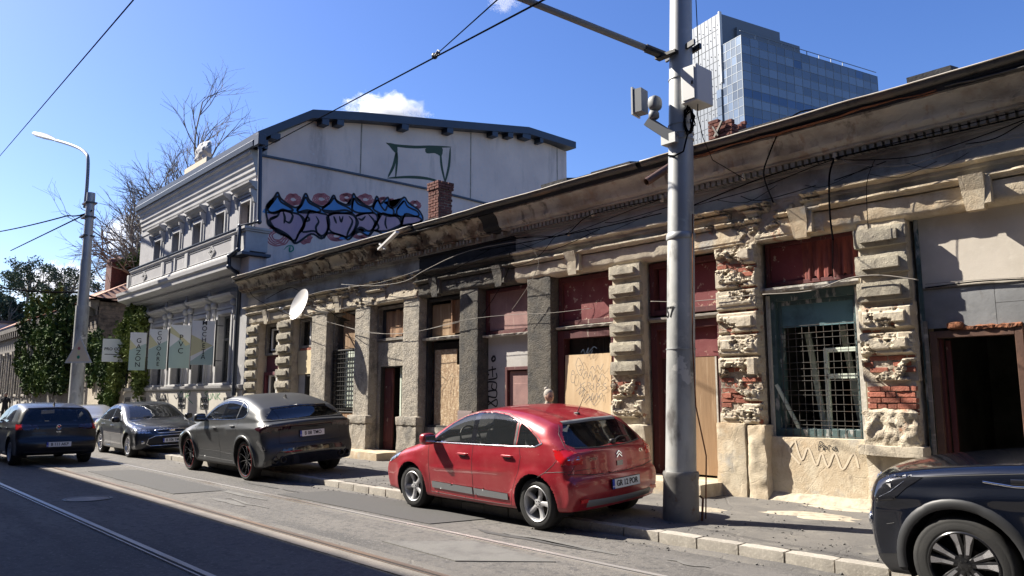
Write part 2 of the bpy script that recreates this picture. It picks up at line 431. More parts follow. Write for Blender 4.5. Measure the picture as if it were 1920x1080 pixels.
def wheel_mesh(sp, style):
    r, w, rr = sp['wr'], .22, sp['rim']
    t = MB(); b = .035
    prof = [(rr - .005, -.0), (rr + .01, -.004), (rr + .016, .001), (rr + .022, -.001), ((rr + r) / 2, .009), ((rr + r) / 2 + .004, .006), (r - .045, .008), (r - .018, .0), (r - .004, -.022), (r, -.05), (r, -w + .05), (r - .004, -w + .02), (r - .04, -w), (rr, -w + .01)]
    t.lathe(prof, axis='y', n=48, cap=False)
    # tread grooves
    rim = MB()
    lip = [(rr + .004, -.004), (rr - .006, .004), (rr - .016, -.004), (rr - .022, -.03), (rr - .03, -.12), (rr - .03, -w + .02)]
    rim.lathe(lip, axis='y', n=48, cap=False)
    n, w0, w1, y0, y1, twin = style['n'], style['w0'], style['w1'], style.get('y0', -.035), style.get('y1', -.012), style.get('twin', 0)
    for k in range(n):
        for tw in ((-1, 1) if twin else (0,)):
            a = 2 * PI * k / n + style.get('a0', PI / 2)
            ca, sa = math.cos(a), math.sin(a)
            r0, r1 = .045, rr - .012
            secs = []
            m = 5
            for i in range(m + 1):
                u = i / m; R = r0 + (r1 - r0) * u; hw = (w0 + (w1 - w0) * u) / 2; yy = y0 + (y1 - y0) * u - .012 * math.sin(PI * u)
                off = tw * (.012 + twin * u) + style.get('curve', 0) * math.sin(PI * u)
                for (s_, dy) in ((-1, -.008), (-.55, 0), (.55, 0), (1, -.008), (1, -.035), (-1, -.035)):
                    tt = off + s_ * hw; secs.append((R * ca - tt * sa, yy + dy, R * sa + tt * ca))
            fs = [(i * 6 + j, i * 6 + (j + 1) % 6, (i + 1) * 6 + (j + 1) % 6, (i + 1) * 6 + j) for i in range(m) for j in range(6)]
            fs += [(0, 1, 2, 3, 4, 5), tuple(m * 6 + j for j in range(6))]
            rim.add(secs, fs)
    rim.lathe([(.0, y0 + .006), (.03, y0 + .006), (.055, y0 - .002), (.062, y0 - .04)], axis='y', n=20)
    hub = MB()
    hub.lathe([(0, -.10), (.12, -.10), (.12, -.11), (0, -.11)], axis='y', n=28)
    drum = MB()
    drum.lathe([(0, -w * .72), (rr - .02, -w * .72)], axis='y', n=32)
    bolts = MB()
    for k in range(5):
        a = 2 * PI * k / 5 + .6; bolts.lathe([(.008, y0 + .008), (.008, y0 - .01)], c=(.032 * math.cos(a), 0, .032 * math.sin(a)), axis='y', n=8)
    return t, rim, hub, drum, bolts
def make_car(sp, name, label, cat='car', group=None):
    sh = Shell(sp); L = sp['L']; res = sp['res']
    root = empty(name, (0, 0, 0), label, cat, group)
    V, F = sh.mesh(res)
    N = sh.grad(V)
    ax = {'side': (0, 2, 1), 'rear': (1, 2, 0), 'front': (1, 2, 0), 'top': (0, 1, 2)}
    def cond(view, p, n):
        if view == 'side': return np.abs(n[:, 1]) > .33
        if view == 'rear': return (n[:, 0] < -.22) & (p[:, 0] < 0)
        if view == 'front': return (n[:, 0] > .2)
        return n[:, 2] > .3
    def poly2(view, poly):
        if view in ('side', 'top'): return [(L / 2 - a, b) for a, b in poly]
        return poly
    regs = [dict(r, P=poly2(r['view'], smoothpts(r['poly'], 4, True)[::1] if r.get('round') else r['poly'])) for r in sp['regions']]
    def co(view, p):
        if view == 'side': return p[:, 0], p[:, 2]
        if view in ('rear', 'front'): return np.abs(p[:, 1]), p[:, 2]
        return p[:, 0], np.abs(p[:, 1])
    archP = [[(wx + sp['ra'] * math.cos(a), sp['wr'] + sp['ra'] * math.sin(a)) for a in np.linspace(0, 2 * PI, 40, endpoint=False)] for wx in sh.wx]
    snaps = [('side', P) for P in archP] + [(r['view'], r['P']) for r in regs if not r.get('nosnap')]
    done = np.zeros(len(V), bool)
    for view, P in snaps:
        ok = cond(view, V, N) & ~done
        a, b = co(view, V)
        lo = np.array(P).min(0) - res; hi = np.array(P).max(0) + res
        ok &= (a > lo[0]) & (a < hi[0]) & (b > lo[1]) & (b < hi[1])
        ids = np.where(ok)[0]
        if not len(ids): continue
        q = np.stack([a[ids], b[ids]], 1); best = np.full(len(ids), 1e9); bp = q.copy()
        for i in range(len(P)):
            A = np.array(P[i]); B = np.array(P[(i + 1) % len(P)]); d = B - A; l2 = (d @ d) + 1e-12
            t = np.clip(((q - A) @ d) / l2, 0, 1); c = A + t[:, None] * d; dist = ((q - c) ** 2).sum(1)
            m = dist < best; best[m] = dist[m]; bp[m] = c[m]
        m = best < (.52 * res) ** 2
        ids = ids[m]; bp = bp[m]; done[ids] = True
        i0, i1, i2 = ax[view]
        if view in ('rear', 'front'): sgn = np.sign(V[ids, 1]); sgn[sgn == 0] = 1; V[ids, 1] = bp[:, 0] * sgn; V[ids, 2] = bp[:, 1]
        elif view == 'top': sgn = np.sign(V[ids, 1]); V[ids, 0] = bp[:, 0]; V[ids, 1] = bp[:, 1] * sgn
        else: V[ids, 0] = bp[:, 0]; V[ids, 2] = bp[:, 1]
        for _ in range(4):
            p = V[ids]; e = 2e-3; pp = p.copy(); pp[:, i2] += e; pm = p.copy(); pm[:, i2] -= e
            g = (sh.f(*pp.T) - sh.f(*pm.T)) / (2 * e); fv = sh.f(*p.T)
            st = np.clip(-fv / np.where(np.abs(g) < .15, .15 * np.sign(g + 1e-9), g), -.03, .03); V[ids, i2] += st
    N = sh.grad(V)
    ce = V[F].mean(1); fn = N[F].mean(1); fn /= np.linalg.norm(fn, axis=1, keepdims=True)
    region = np.full(len(F), -1)
    for k, r in list(enumerate(regs))[::-1]:
        a, b = co(r['view'], ce); m = cond(r['view'], ce, fn) & inpoly(r['P'], a, b)
        if 'zmax' in r: m &= ce[:, 2] < r['zmax']
        region[m] = k
    kill = np.zeros(len(F), bool)
    for wx in sh.wx:
        kill |= (np.hypot(ce[:, 0] - wx, ce[:, 2] - sp['wr']) < sp['ra']) & (np.abs(ce[:, 1]) > sp['W'] / 2 - .30)
    region[kill] = -9
    low = (region == -1) & (ce[:, 2] < sp.get('plastic', .26)); region[low] = -2
    def emit(mask, nm, m, off=0.0, flip=False):
        f = F[mask]
        if not len(f): return None
        u, inv = np.unique(f, return_inverse=True); vv = V[u] + N[u] * off; ff = inv.reshape(-1, 4)
        me = bpy.data.meshes.new(nm); me.from_pydata(vv.tolist(), [], ff.tolist() if not flip else ff[:, ::-1].tolist())
        me.materials.append(MATS[m]); me.polygons.foreach_set('use_smooth', [True] * len(me.polygons)); me.update()
        o = bpy.data.objects.new(nm, me); return link(o, root)
    paint = sp['paint']
    emit(region == -1, 'body', paint)
    emit(region == -2, 'underbody', 'car_plastic')
    inner = (region == -1) & (ce[:, 2] > .35)
    for k, r in enumerate(regs):
        if r.get('mat') == paint: inner |= (region == k) & (ce[:, 2] > .35)
    emit(inner, 'interior_lining', 'car_interior', -.022, True)
    groups = {}
    for k, r in enumerate(regs): groups.setdefault((r['name'], r.get('id', 0), r['mat']), []).append(k)
    for (nm, idd, m), ks in groups.items():
        mk = np.isin(region, ks); off = regs[ks[0]].get('off', 0.0)
        if regs[ks[0]].get('pair', regs[ks[0]]['view'] == 'side'):
            for sgn in (1, -1):
                o = emit(mk & (np.sign(ce[:, 1]) == sgn), nm, m, off)
        else: emit(mk, nm, m, off)
    # lines drawn on the shell (gaps, seals, chrome strips)
    def rib(view, pts, w, m, nm, off=.002, sign=1, parent=root, closed=False):
        if view in ('side', 'top'): q = [(L / 2 - a, b) for a, b in pts]
        else: q = list(pts)
        if closed: q = q + [q[0]]
        Q = []
        for a, b in zip(q[:-1], q[1:]):
            d = math.hypot(b[0] - a[0], b[1] - a[1]); n = max(1, int(d / .03))
            for i in range(n): Q.append((a[0] + (b[0] - a[0]) * i / n, a[1] + (b[1] - a[1]) * i / n))
        Q.append(q[-1]); Q = np.array(Q)
        if view == 'top': pt = sh.solve('top', Q[:, 0], Q[:, 1])
        elif view == 'side': pt = sh.solve('side', Q[:, 0], Q[:, 1], sign)
        else: pt = sh.solve(view, Q[:, 0], Q[:, 1])
        nn = sh.grad(pt); T = np.gradient(pt, axis=0); T /= (np.linalg.norm(T, axis=1, keepdims=True) + 1e-9)
        sd_ = np.cross(T, nn); sd_ /= (np.linalg.norm(sd_, axis=1, keepdims=True) + 1e-9)
        vs = []
        h = max(.001, off)
        for p, n_, s_ in zip(pt, nn, sd_): vs += [p + s_ * w / 2 - n_ * .001, p + s_ * w * .35 + n_ * h, p - s_ * w * .35 + n_ * h, p - s_ * w / 2 - n_ * .001]
        b = MB(); b.add(vs, [(4 * i + j, 4 * i + j + 1, 4 * i + 5 + j, 4 * i + 4 + j) for i in range(len(pt) - 1) for j in range(3)])
        return b.build(nm, m, parent, smooth=True)
    for ln in sp.get('lines', []):
        view, pts, w, m, nm = ln[:5]; off = ln[5] if len(ln) > 5 else .0015
        if view == 'side' or (view == 'top' and nm != 'antenna_base' and (len(ln) < 7)) or (view in ('rear', 'front') and len(ln) > 6 and ln[6] == 'mirror'):
            for sg in (1, -1):
                if view == 'side': rib('side', pts, w, m, nm, off, sg)
                elif view == 'top': rib('top', [(a, b * sg) for a, b in pts], w, m, nm, off)
                else: rib(view, [(a * sg, b) for a, b in pts], w, m, nm, off)
        else: rib(view, pts, w, m, nm, off)
    # arches
    for wx in sh.wx:
        for sg in (1, -1):
            ra = sp['ra']; b = MB(); n = 20; vs = []
            for i in range(n + 1):
                a = rad(-22) + rad(224) * i / n; x = wx + ra * math.cos(a); z = sp['wr'] + ra * math.sin(a)
                y = float(sh.width(np.array([x]), np.array([max(z, .12)]))[0])
                vs += [(x, sg * (y - .004), z), (x, sg * (sp['W'] / 2 - .34), z)]
            b.add(vs, [(2 * i, 2 * i + 1, 2 * i + 3, 2 * i + 2) for i in range(n)])
            cv = [(wx, sg * (sp['W'] / 2 - .34), sp['wr'])] + [vs[2 * i + 1] for i in range(n + 1)]
            b.add(cv, [(0, i + 1, i + 2) for i in range(n)])
            b.build('wheel_arch', 'car_plastic', root, fix=False)
            if sp.get('archtrim'):
                w_, m_ = sp['archtrim']; pts = []
                for i in range(26):
                    a = rad(-10) + rad(200) * i / 25; pts.append((L / 2 - (wx + (ra + w_ * .45) * math.cos(a)), sp['wr'] + (ra + w_ * .45) * math.sin(a)))
                rib('side', pts, w_, m_, 'arch_trim', .012, sg)
    # wheels
    t, rim, hub, drum, bolts = wheel_mesh(sp, sp['wheel'])
    protos = None
    for wx in sh.wx:
        for sg in (1, -1):
            yo = sg * (sp['W'] / 2 - sp.get('inset', .035))
            if protos is None:
                o = drum.build('wheel', 'car_plastic', root); kids = [t.build('tyre', 'tyre', o, smooth=True, sharp=60), rim.build('rim', sp['rim_mat'], o, smooth=True, sharp=35), hub.build('brake_disc', 'brake_metal', o), bolts.build('wheel_bolts', 'dark_metal', o)]
                if sp.get('rimline'):
                    q = MB(); rr = sp['rim']; q.lathe([(rr - .001, .0055), (rr + .004, .006), (rr + .004, .003)], axis='y', n=48, cap=False); kids.append(q.build('rim_stripe', sp['rimline'], o))
                protos = (o, kids)
            else:
                o = protos[0].copy(); C.objects.link(o); o.parent = root
                for k_ in protos[1]: c = k_.copy(); C.objects.link(c); c.parent = o
            o.location = (wx, yo, sp['wr']); o.rotation_euler = (0, rad(random.uniform(-30, 30)) if sp.get('spin', 1) else 0, 0 if sg > 0 else PI)
    # interior
    b = MB(); b.box(-L * .36, L * .3, -sp['W'] / 2 + .16, sp['W'] / 2 - .16, .27, .36); b.build('floor_pan', 'car_interior', root)
    xw = L / 2 - sp['dash'];
    b = MB(); b.add(*blob((xw, 0, sp['beltz'] - .16), (.26, sp['W'] / 2 - .2, .17), (.5, .4))); b.build('dashboard', 'car_interior', root, smooth=True)
    for sx in sp['seats']:
        for sy in (-.37, .37):
            X = L / 2 - sx; bz = sp['beltz']
            b = MB(); b.add(*blob((X + .22, sy, bz - .45), (.28, .25, .1), (.5, .5))); b.add(*blob((X - .06, sy, bz - .15), (.09, .24, .36), (.5, .5)))
            st = b.build('seat', sp.get('seatm', 'car_seat'), root, smooth=True)
            b = MB(); b.add(*blob((X - .1, sy, bz + .27), (.06, .14, .1), (.6, .6))); b.build('headrest', sp.get('seatm', 'car_seat'), st, smooth=True)
    b = MB(); cx = xw - .33; cz = sp['beltz'] + .0
    b.tube([(cx + .19 * math.sin(a) * .35, .37 + .18 * math.cos(a), cz + .18 * math.sin(a)) for a in np.linspace(0, 2 * PI, 25)], .014, 6, False)
    b.tube([(cx + .02, .37, cz), (xw - .1, .37, cz - .1)], .025, 6); b.box(cx, cx + .02, .2, .54, cz - .015, cz + .015)
    b.build('steering_wheel', 'car_plastic', root, smooth=True)
    # mirrors
    mx, mz, msz = sp['mirror']; X = L / 2 - mx
    for sg in (1, -1):
        yb = float(sh.width(np.array([X]), np.array([mz]))[0])
        b = MB(); b.add(*blob((X, sg * (yb + .13), mz + .03), (msz * .75, msz * 1.05, msz * .78), (.55, .6), 20, 12)); o = b.build('mirror', sp.get('mirm', paint), root, smooth=True)
        b = MB(); b.box(X - msz * .76, X - msz * .70, sg * (yb + .13) - msz * .85, sg * (yb + .13) + msz * .85, mz - .02, mz + .08, .004); b.build('mirror_glass', 'mirror_glass', o)
        b = MB(); b.bar((X, sg * (yb - .03), mz - .02), (X, sg * (yb + .09), mz - .01), .06, .035); b.build('mirror_arm', 'car_plastic', o)
    for hx, hz in sp['handles']:
        X = L / 2 - hx
        for sg in (1, -1):
            y = float(sh.solve('side', [X], [hz], sg)[0, 1])
            b = MB(); b.add(*blob((X, y, hz - .012), (.075, .006, .03), (.8, .8))); b.build('handle_recess', 'car_plastic', root, smooth=True)
            b = MB(); b.add(*blob((X, y + sg * .022, hz + .008), (.105, .012, .015), (.5, .5))); b.add(*blob((X + .085, y + sg * .008, hz + .005), (.015, .02, .012))); b.add(*blob((X - .085, y + sg * .008, hz + .005), (.015, .02, .012))); b.build('door_handle', sp.get('handm', paint), root, smooth=True)
    # plates
    for view, z, txt, mt in sp['plates']:
        p = sh.solve(view, [0.0], [z])[0]; n = sh.grad(p[None])[0]; n = Vector(n); n.z *= .4; n.normalize(); sgn = -1 if view == 'rear' else 1
        xa = Vector((0, sgn, 0)); up = n.cross(xa); up = up if up.z > 0 else -up; c = Vector(p) + n * .018
        b = MB(); b.obox(c, xa, up, n, .265, .062, .008); holder = b.build('licence_plate', 'car_plastic', root)
        b = MB(); b.obox(c + n * .0085, xa, up, n, .26, .056, .002); b.build('plate_face', 'plate_white', holder)
        b = MB(); b.obox(c + n * .0095 - xa * .24, xa, up, n, .02, .056, .002); b.build('plate_blue_band', 'plate_blue', holder)
        lettering('plate_lettering', txt, .098, 'black_print', holder, c + n * .0125 + xa * .015, xa, up, bold=.0012, xs=.86)
        lettering('plate_country_letters', 'RO', .028, 'white_print', holder, c + n * .0125 - xa * .24 - up * .03, xa, up)
    return root, sh, rib
def place_car(root, x, y, heading, roll=0.0, pitch=0.0, z=0.0):
    root.location = (x, y, z); root.rotation_mode = 'XYZ'
    root.rotation_euler = (roll, pitch, heading)

mat('car_plastic', (.012, .012, .013), .55, bumps=[(120, .15, .002)])
mat('car_interior', (.02, .02, .021), .8)
mat('car_seat', (.07, .07, .072), .85, bumps=[(60, .2, .005)])
mat('tyre', (.012, .012, .012), .75, layers=[(6, (.03, .028, .025), .5, .8)], bumps=[(90, .3, .004)])
mat('brake_metal', (.05, .045, .04), .45, .8)
mat('dark_metal', (.06, .06, .06), .4, .8)
mat('alloy', (.46, .46, .47), .42, .45, layers=[(5, (.2, .19, .18), .5, .8)])
mat('alloy_bright', (.62, .62, .64), .25, .9)
mat('alloy_black', (.015, .015, .016), .25, .3, coat=.5)
mat('chrome', (.75, .76, .78), .12, 1.0)
mat('plate_white', (.72, .72, .7), .35)
mat('plate_blue', (.01, .05, .4), .35)
mat('black_print', (.008, .008, .008), .5)
mat('white_print', (.8, .8, .8), .5)
mat('red_paint', (.30, .012, .022), .34, .25, coat=.75, layers=[(2.5, (.34, .05, .05), .45, .8), (40, (.36, .13, .11), .62, .75)], rough_layer=(4, .28, .45))
mat('grey_matt_paint', (.055, .057, .059), .42, .5)
mat('dark_grey_paint', (.045, .048, .055), .3, .6, coat=.8, layers=[(30, (.1, .1, .1), .6, .8)])
mat('black_blue_paint', (.004, .006, .013), .22, .3, coat=1.0, layers=[(60, (.03, .035, .045), .64, .75)])
mat('navy_paint', (.010, .010, .012), .35, .1, coat=.3)
mat('silver_paint', (.45, .45, .44), .3, .6, coat=.8)
mat('red_lens', (.50, .008, .010), .15, coat=1.0)
mat('dark_lens', (.03, .004, .005), .1, coat=1.0)
mat('clear_lens', (.55, .56, .58), .08, .6, coat=1.0, layers=[(14, (.12, .12, .13), .45, .55)])
mat('lens_black', (.012, .012, .014), .08, coat=1.0)
mat('mirror_glass', (.6, .62, .65), .03, 1.0)
mat('grey_trim', (.16, .165, .17), .45); mat('cladding', (.025, .026, .028), .5)
mat('red_stripe', (.35, .02, .02), .5)
glass('car_glass', (.14, .15, .15), .82)
glass('car_glass_dark', (.015, .016, .018), .16)
glass('car_glass_mid', (.05, .055, .06), .5)
# ============================================================ ground
mat('earth', (.10, .09, .075), .95, layers=[(.3, (.07, .07, .06), .4, .6)])
mat('asphalt', (.092, .086, .080), .92, layers=[(.35, (.130, .120, .108), .42, .62), (1.2, (.060, .058, .056), .52, .68, (.25, 1, 1)), (9, (.065, .062, .06), .50, .64), (24, (.15, .14, .13), .55, .66), (.5, (.16, .15, .14), .60, .70, (.12, 1, 1)), (45, (.18, .17, .155), .60, .78), (70, (.03, .03, .03), .62, .8)], bumps=[(.8, .35, .03), (22, .5, .02), (70, .6, .012), (1.1, .25, .01, 'crack')])
mat('asphalt_old', (.135, .125, .112), .95, layers=[(.8, (.09, .085, .08), .45, .65), (3, (.19, .175, .15), .55, .75), (60, (.24, .22, .19), .58, .75), (80, (.05, .05, .045), .6, .8)], bumps=[(2, .5, .03), (80, .7, .012), (1.1, .4, .012, 'crack')])
mat('asphalt_pale', (.14, .135, .125), .92, layers=[(3, (.1, .095, .09), .45, .65), (50, (.2, .19, .17), .58, .75)], bumps=[(80, .5, .01)])
mat('track_concrete', (.20, .175, .15), .9, layers=[(2, (.13, .12, .105), .45, .65), (50, (.26, .23, .2), .55, .75)], bumps=[(60, .5, .01)])
mat('kerb_concrete', (.31, .285, .245), .9, layers=[(3, (.24, .22, .19), .45, .7), (30, (.46, .42, .36), .5, .75), (9, (.14, .13, .12), .66, .8)], bumps=[(8, .5, .015), (60, .5, .006)], rnd=.12)
mat('rail_steel', (.42, .40, .38), .35, .4, layers=[(4, (.22, .17, .13), .5, .7, (.1, 1, 1))])
mat('rail_rust', (.13, .10, .08), .5, .3, layers=[(6, (.2, .14, .1), .4, .6, (.1, 1, 1))])
mat('groove', (.012, .011, .010), .9)
mat('sand', (.42, .36, .27), .95, layers=[(9, (.25, .22, .17), .45, .65)], bumps=[(40, .5, .01)])
def sheet(name, m, x0, x1, y0, y1, z, res=None, amp=0.0, sc=1.5, kind='structure', seed=0):
    b = MB(); nx = max(1, int((x1 - x0) / res)) if res else 1; ny = max(1, int((y1 - y0) / res)) if res else 1
    vs = []
    for i in range(nx + 1):
        for j in range(ny + 1):
            x = x0 + (x1 - x0) * i / nx; y = y0 + (y1 - y0) * j / ny
            vs.append((x, y, z + (fbm((x, y, 0), sc, amp, seed) if amp else 0)))
    b.add(vs, [(i * (ny + 1) + j, (i + 1) * (ny + 1) + j, (i + 1) * (ny + 1) + j + 1, i * (ny + 1) + j + 1) for i in range(nx) for j in range(ny)])
    o = b.build(name, m, smooth=True, fix=False); tag(o, kind=kind); return o
sheet('ground', 'earth', -900, 600, -600, 900, -.05)
sheet('road', 'asphalt', -32, 4, -.8, 7.185, 0, .12, .003, .8)
sheet('road', 'asphalt', -220, -32, -.8, 7.185, -.002)
sheet('pavement', 'asphalt_old', -26, 4, 7.33, 12.2, .118, .10, .012, 1.6, seed=4)
sheet('pavement', 'asphalt_old', -220, -26, 7.33, 12.2, .116)
b = MB(); b.box(-220, 14, -6, -.8, -.04, .12); tag(b.build('pavement', 'asphalt_old'), kind='structure')
sheet('track_bed_strip', 'track_concrete', -220, 4, 4.14, 4.37, .010)
sheet('track_bed_strip', 'asphalt_old', -220, 4, 4.44, 4.60, .0105)
# tram rails: head, groove, guard lip
def rail(Y, label, bright):
    r = empty('tram_rail', (-10, Y, 0), label, 'rail', 'tram rails in the road')
    b = MB(); b.box(-160, 4, Y - .03, Y + .03, -.02, .016, 0); b.build('rail_head', 'rail_steel' if bright else 'rail_rust', r)
    b = MB(); b.box(-160, 4, Y - .065, Y - .032, -.02, .012); b.build('rail_groove', 'groove', r)
    b = MB(); b.box(-160, 4, Y - .085, Y - .067, -.02, .015); b.build('rail_lip', 'rail_steel' if bright else 'rail_rust', r)
rail(2.86, 'tram rail nearest the camera, lying wholly in the shade', True)
rail(4.42, 'middle tram rail, rusty, beside the pale concrete strip', False)
rail(5.86, 'tram rail nearest the parked cars, bright in the sun', True)
rail(1.42, 'tram rail just in front of the camera, out of the frame', True)
# kerb stones
def kerb_mesh(seed):
    b = MB(); b.add(*rough_box(-.245, .245, -.075, .075, -.1, .12, res=.07, amp=.004, sc=9, seed=seed, round_=.014))
    me = b.build('kerb_stone', 'kerb_concrete', smooth=True, fix=False, sharp=40); m = me.data; bpy.data.objects.remove(me); return m
kms = [kerb_mesh(i * 3) for i in range(4)]
kr = empty('kerb', (-5, 7.25, 0), None); kr['kind'] = 'structure'
x = 3.8; i = 0
while x > -34:
    piece('kerb_stone', kms[i % 4], kr, (x, 7.25 + random.uniform(-.008, .008), random.uniform(-.006, .004)), (random.uniform(-.02, .02), 0, random.uniform(-.01, .01))); x -= .5; i += 1
b = MB(); b.box(-220, x + .25, 7.18, 7.33, -.1, .118); o = b.build('kerb_run', 'kerb_concrete', kr); o['kind'] = 'stuff'
# sandy debris along the gutter, patches in the pavement
def patch(name, m, cx, cy, rx, ry, z, h, seed, n=26, kind='structure'):
    vs = [(cx, cy, z + h)]; 
    for ring, f in ((0, .6), (1, 1.0)):
        for k in range(n):
            a = 2 * PI * k / n; q = 1 + fbm((math.cos(a), math.sin(a), seed), 1.6, .5, seed)
            vs.append((cx + rx * f * q * math.cos(a), cy + ry * f * q * math.sin(a), z + (h if ring == 0 else -.008)))
    fs = [(0, 1 + k, 1 + (k + 1) % n) for k in range(n)] + [(1 + k, 1 + n + k, 1 + n + (k + 1) % n, 1 + (k + 1) % n) for k in range(n)]
    b = MB(); b.add(vs, fs); o = b.build(name, m, smooth=True); tag(o, kind=kind); return o
for (cx, cy, rx, ry, s) in ((-4.3, 7.06, 1.1, .14, 1), (-2.7, 7.02, .8, .16, 2), (-12.6, 7.08, 1.4, .10, 3), (-19, 7.05, 1.5, .1, 5), (-5.8, 7.09, .9, .09, 6)): patch('gravel_debris', 'asphalt_old', cx, cy, rx, ry, .0, .022, s, kind='stuff')
for (cx, cy, rx, ry, s) in ((-4.9, 9.6, .55, .28, 4), (-6.1, 9.05, .35, .2, 8), (-11.2, 8.9, .6, .3, 9), (-4.6, 10.45, .9, .12, 12)): patch('sand_patch', 'sand', cx, cy, rx, ry, .122, .016, s)
for i in range(150):
    pass
b = MB(); rs = random.Random(3)
for i in range(1400):
    x = rs.uniform(-20, 0); y = rs.choice([rs.gauss(7.05, .10), rs.gauss(10.45, .16), rs.gauss(7.6, .2), rs.uniform(7.4, 10.4)])
    if y < 7.17 or 7.34 < y < 10.6:
        z = .004 if y < 7.18 else .122; s = rs.uniform(.004, .014); a = rs.uniform(0, 3)
        b.obox((x, y, z + s * .3), (math.cos(a), math.sin(a), .2), (-math.sin(a), math.cos(a), 0), (0, 0, 1), s, s * .7, s * .5)
tag(b.build('loose_gravel', 'asphalt_pale'), kind='stuff')
# asphalt repair patches in the road
def slab(name, m, pts, z, th=.004, kind='structure'):
    b = MB(); b.prism(pts, z - .02, z + th, 'xy'); o = b.build(name, m); tag(o, kind=kind); return o
mat('asphalt_new', (.058, .056, .054), .9, layers=[(50, (.12, .115, .11), .6, .78)], bumps=[(90, .5, .01)])
slab('asphalt_patch', 'asphalt_new', [(-12.4, 6.0), (-8.2, 6.05), (-8.0, 7.0), (-9.6, 7.1), (-12.2, 6.95)], .006)
slab('asphalt_patch', 'asphalt_new', [(-19.0, 4.75), (-13.6, 4.72), (-13.5, 5.6), (-18.6, 5.66)], .006)
slab('asphalt_patch', 'asphalt_pale', [(-7.6, 4.95), (-6.2, 4.9), (-5.5, 5.6), (-6.9, 5.7)], .007)
mat('tar', (.035, .034, .033), .9)
rc = random.Random(17)
for (xa, ya, xb, yb) in ((-6.2, 8.6, -3.9, 8.0), (-12, 9.4, -8.4, 8.3), (-17, 9.0, -13.2, 9.7)):
    b = MB(); n = 34; pts = [Vector((xa + (xb - xa) * i / n + rc.gauss(0, .02), ya + (yb - ya) * i / n + fbm((i * .15, xa, 0), 1, .35, 2) + rc.gauss(0, .03), .0145 if ya < 7 else .130)) for i in range(n + 1)]
    ribbon(b, pts, rc.uniform(.007, .013), (0, 0, 1), True); tag(b.build('road_crack', 'tar', fix=False), kind='structure')
for i in range(14):
    x = rc.uniform(-18, -4); y = rc.choice((rc.uniform(4.7, 5.6), rc.uniform(6.1, 6.9))); L = rc.uniform(.5, 2.2); b = MB()
    ribbon(b, [Vector((x + L * k / 8, y + fbm((k * .3, i, 0), 1, .08, i), .0062)) for k in range(9)], rc.uniform(.05, .16), (0, 0, 1), True); tag(b.build('tyre_scuff', rc.choice(('asphalt_new', 'asphalt_pale')), fix=False), kind='structure')
# ring of a manhole in the shaded lane
mh = empty('manhole_cover', (-13.9, 3.5, .0), 'round iron manhole cover in the shaded lane of the road', 'manhole')
b = MB(); b.lathe([(.30, 0), (.30, .009), (.27, .009), (.27, .007), (0, .007)], c=(-13.9, 3.5, 0), n=28); b.build('cover', 'rail_rust', mh)
b = MB(); b.lathe([(.36, .0), (.36, .010), (.315, .010), (.315, .0)], c=(-13.9, 3.5, 0), n=28, cap=False); b.build('frame_ring', 'dark_metal', mh)
# ============================================================ derelict one-storey building
YF = 10.7
PL = (.50, .44, .33)
mat('plaster_beige', (.45, .395, .305), .93, layers=[(1.1, (.36, .30, .22), .45, .68), (4, (.54, .48, .37), .5, .72), (14, (.27, .23, .18), .60, .76), (2.2, (.17, .15, .13), .58, .74, (1.6, 1, .35)), (1.4, (.20, .18, .16), .60, .72)], bumps=[(5, .5, .03), (40, .6, .012), (2.2, .3, .006, 'crack')])
mat('plaster_sand', (.50, .43, .315), .94, layers=[(.9, (.44, .33, .21), .42, .66), (5, (.60, .53, .40), .5, .75), (30, (.34, .28, .2), .56, .76), (1.6, (.36, .34, .30), .56, .66), (2.4, (.22, .18, .14), .60, .74, (1.6, 1, .4))], bumps=[(6, .6, .02), (60, .7, .01), (1.7, .3, .006, 'crack')])
mat('plaster_broken', (.50, .44, .335), .95, layers=[(6, (.38, .32, .24), .45, .60), (4, (.40, .22, .14), .58, .66), (20, (.62, .55, .43), .55, .75)], bumps=[(9, 1.0, .06), (45, .8, .02)])
mat('stone_block', (.33, .30, .235), .94, layers=[(2.2, (.23, .205, .165), .45, .64), (9, (.40, .36, .28), .55, .72), (3.5, (.11, .10, .085), .57, .74), (11, (.10, .09, .08), .62, .72)], bumps=[(12, .6, .03), (70, .8, .012)], rnd=.10)
mat('concrete_rough', (.36, .32, .26), .96, layers=[(3, (.22, .20, .17), .45, .62), (25, (.46, .42, .35), .5, .7), (1.4, (.15, .14, .125), .55, .70), (2.2, (.10, .095, .085), .60, .72, (1.5, 1, .4))], bumps=[(14, .8, .05), (45, 1.0, .03)])
mat('concrete_dark', (.11, .098, .080), .96, layers=[(3, (.055, .053, .05), .45, .65), (28, (.16, .155, .14), .55, .75)], bumps=[(13, .8, .05), (40, 1.0, .04)])
mat('soot', (.014, .014, .017), .85, layers=[(2, (.03, .03, .032), .5, .7), (12, (.06, .055, .05), .66, .8)], bumps=[(4, .4, .02), (30, .5, .01)])
mat('cornice_plaster', (.44, .41, .36), .93, layers=[(1.3, (.27, .235, .20), .44, .60), (.9, (.42, .41, .38), .54, .66), (6, (.30, .225, .17), .56, .68, (1, 1, .3)), (2.6, (.13, .115, .10), .58, .68, (1, 1, .3)), (3, (.07, .06, .055), .62, .76, (1.4, 1, .25))], bumps=[(7, .6, .03), (40, .5, .01), (1.2, .35, .008, 'crack')])
mat('frieze_plaster', (.43, .405, .35), .93, layers=[(1.2, (.24, .22, .19), .45, .60), (4, (.38, .36, .32), .55, .7), (2.2, (.10, .09, .08), .62, .76, (1, 1, .4)), (1.0, (.20, .12, .085), .66, .74)], bumps=[(5, .5, .02), (40, .6, .01), (1.5, .35, .008, 'crack')])
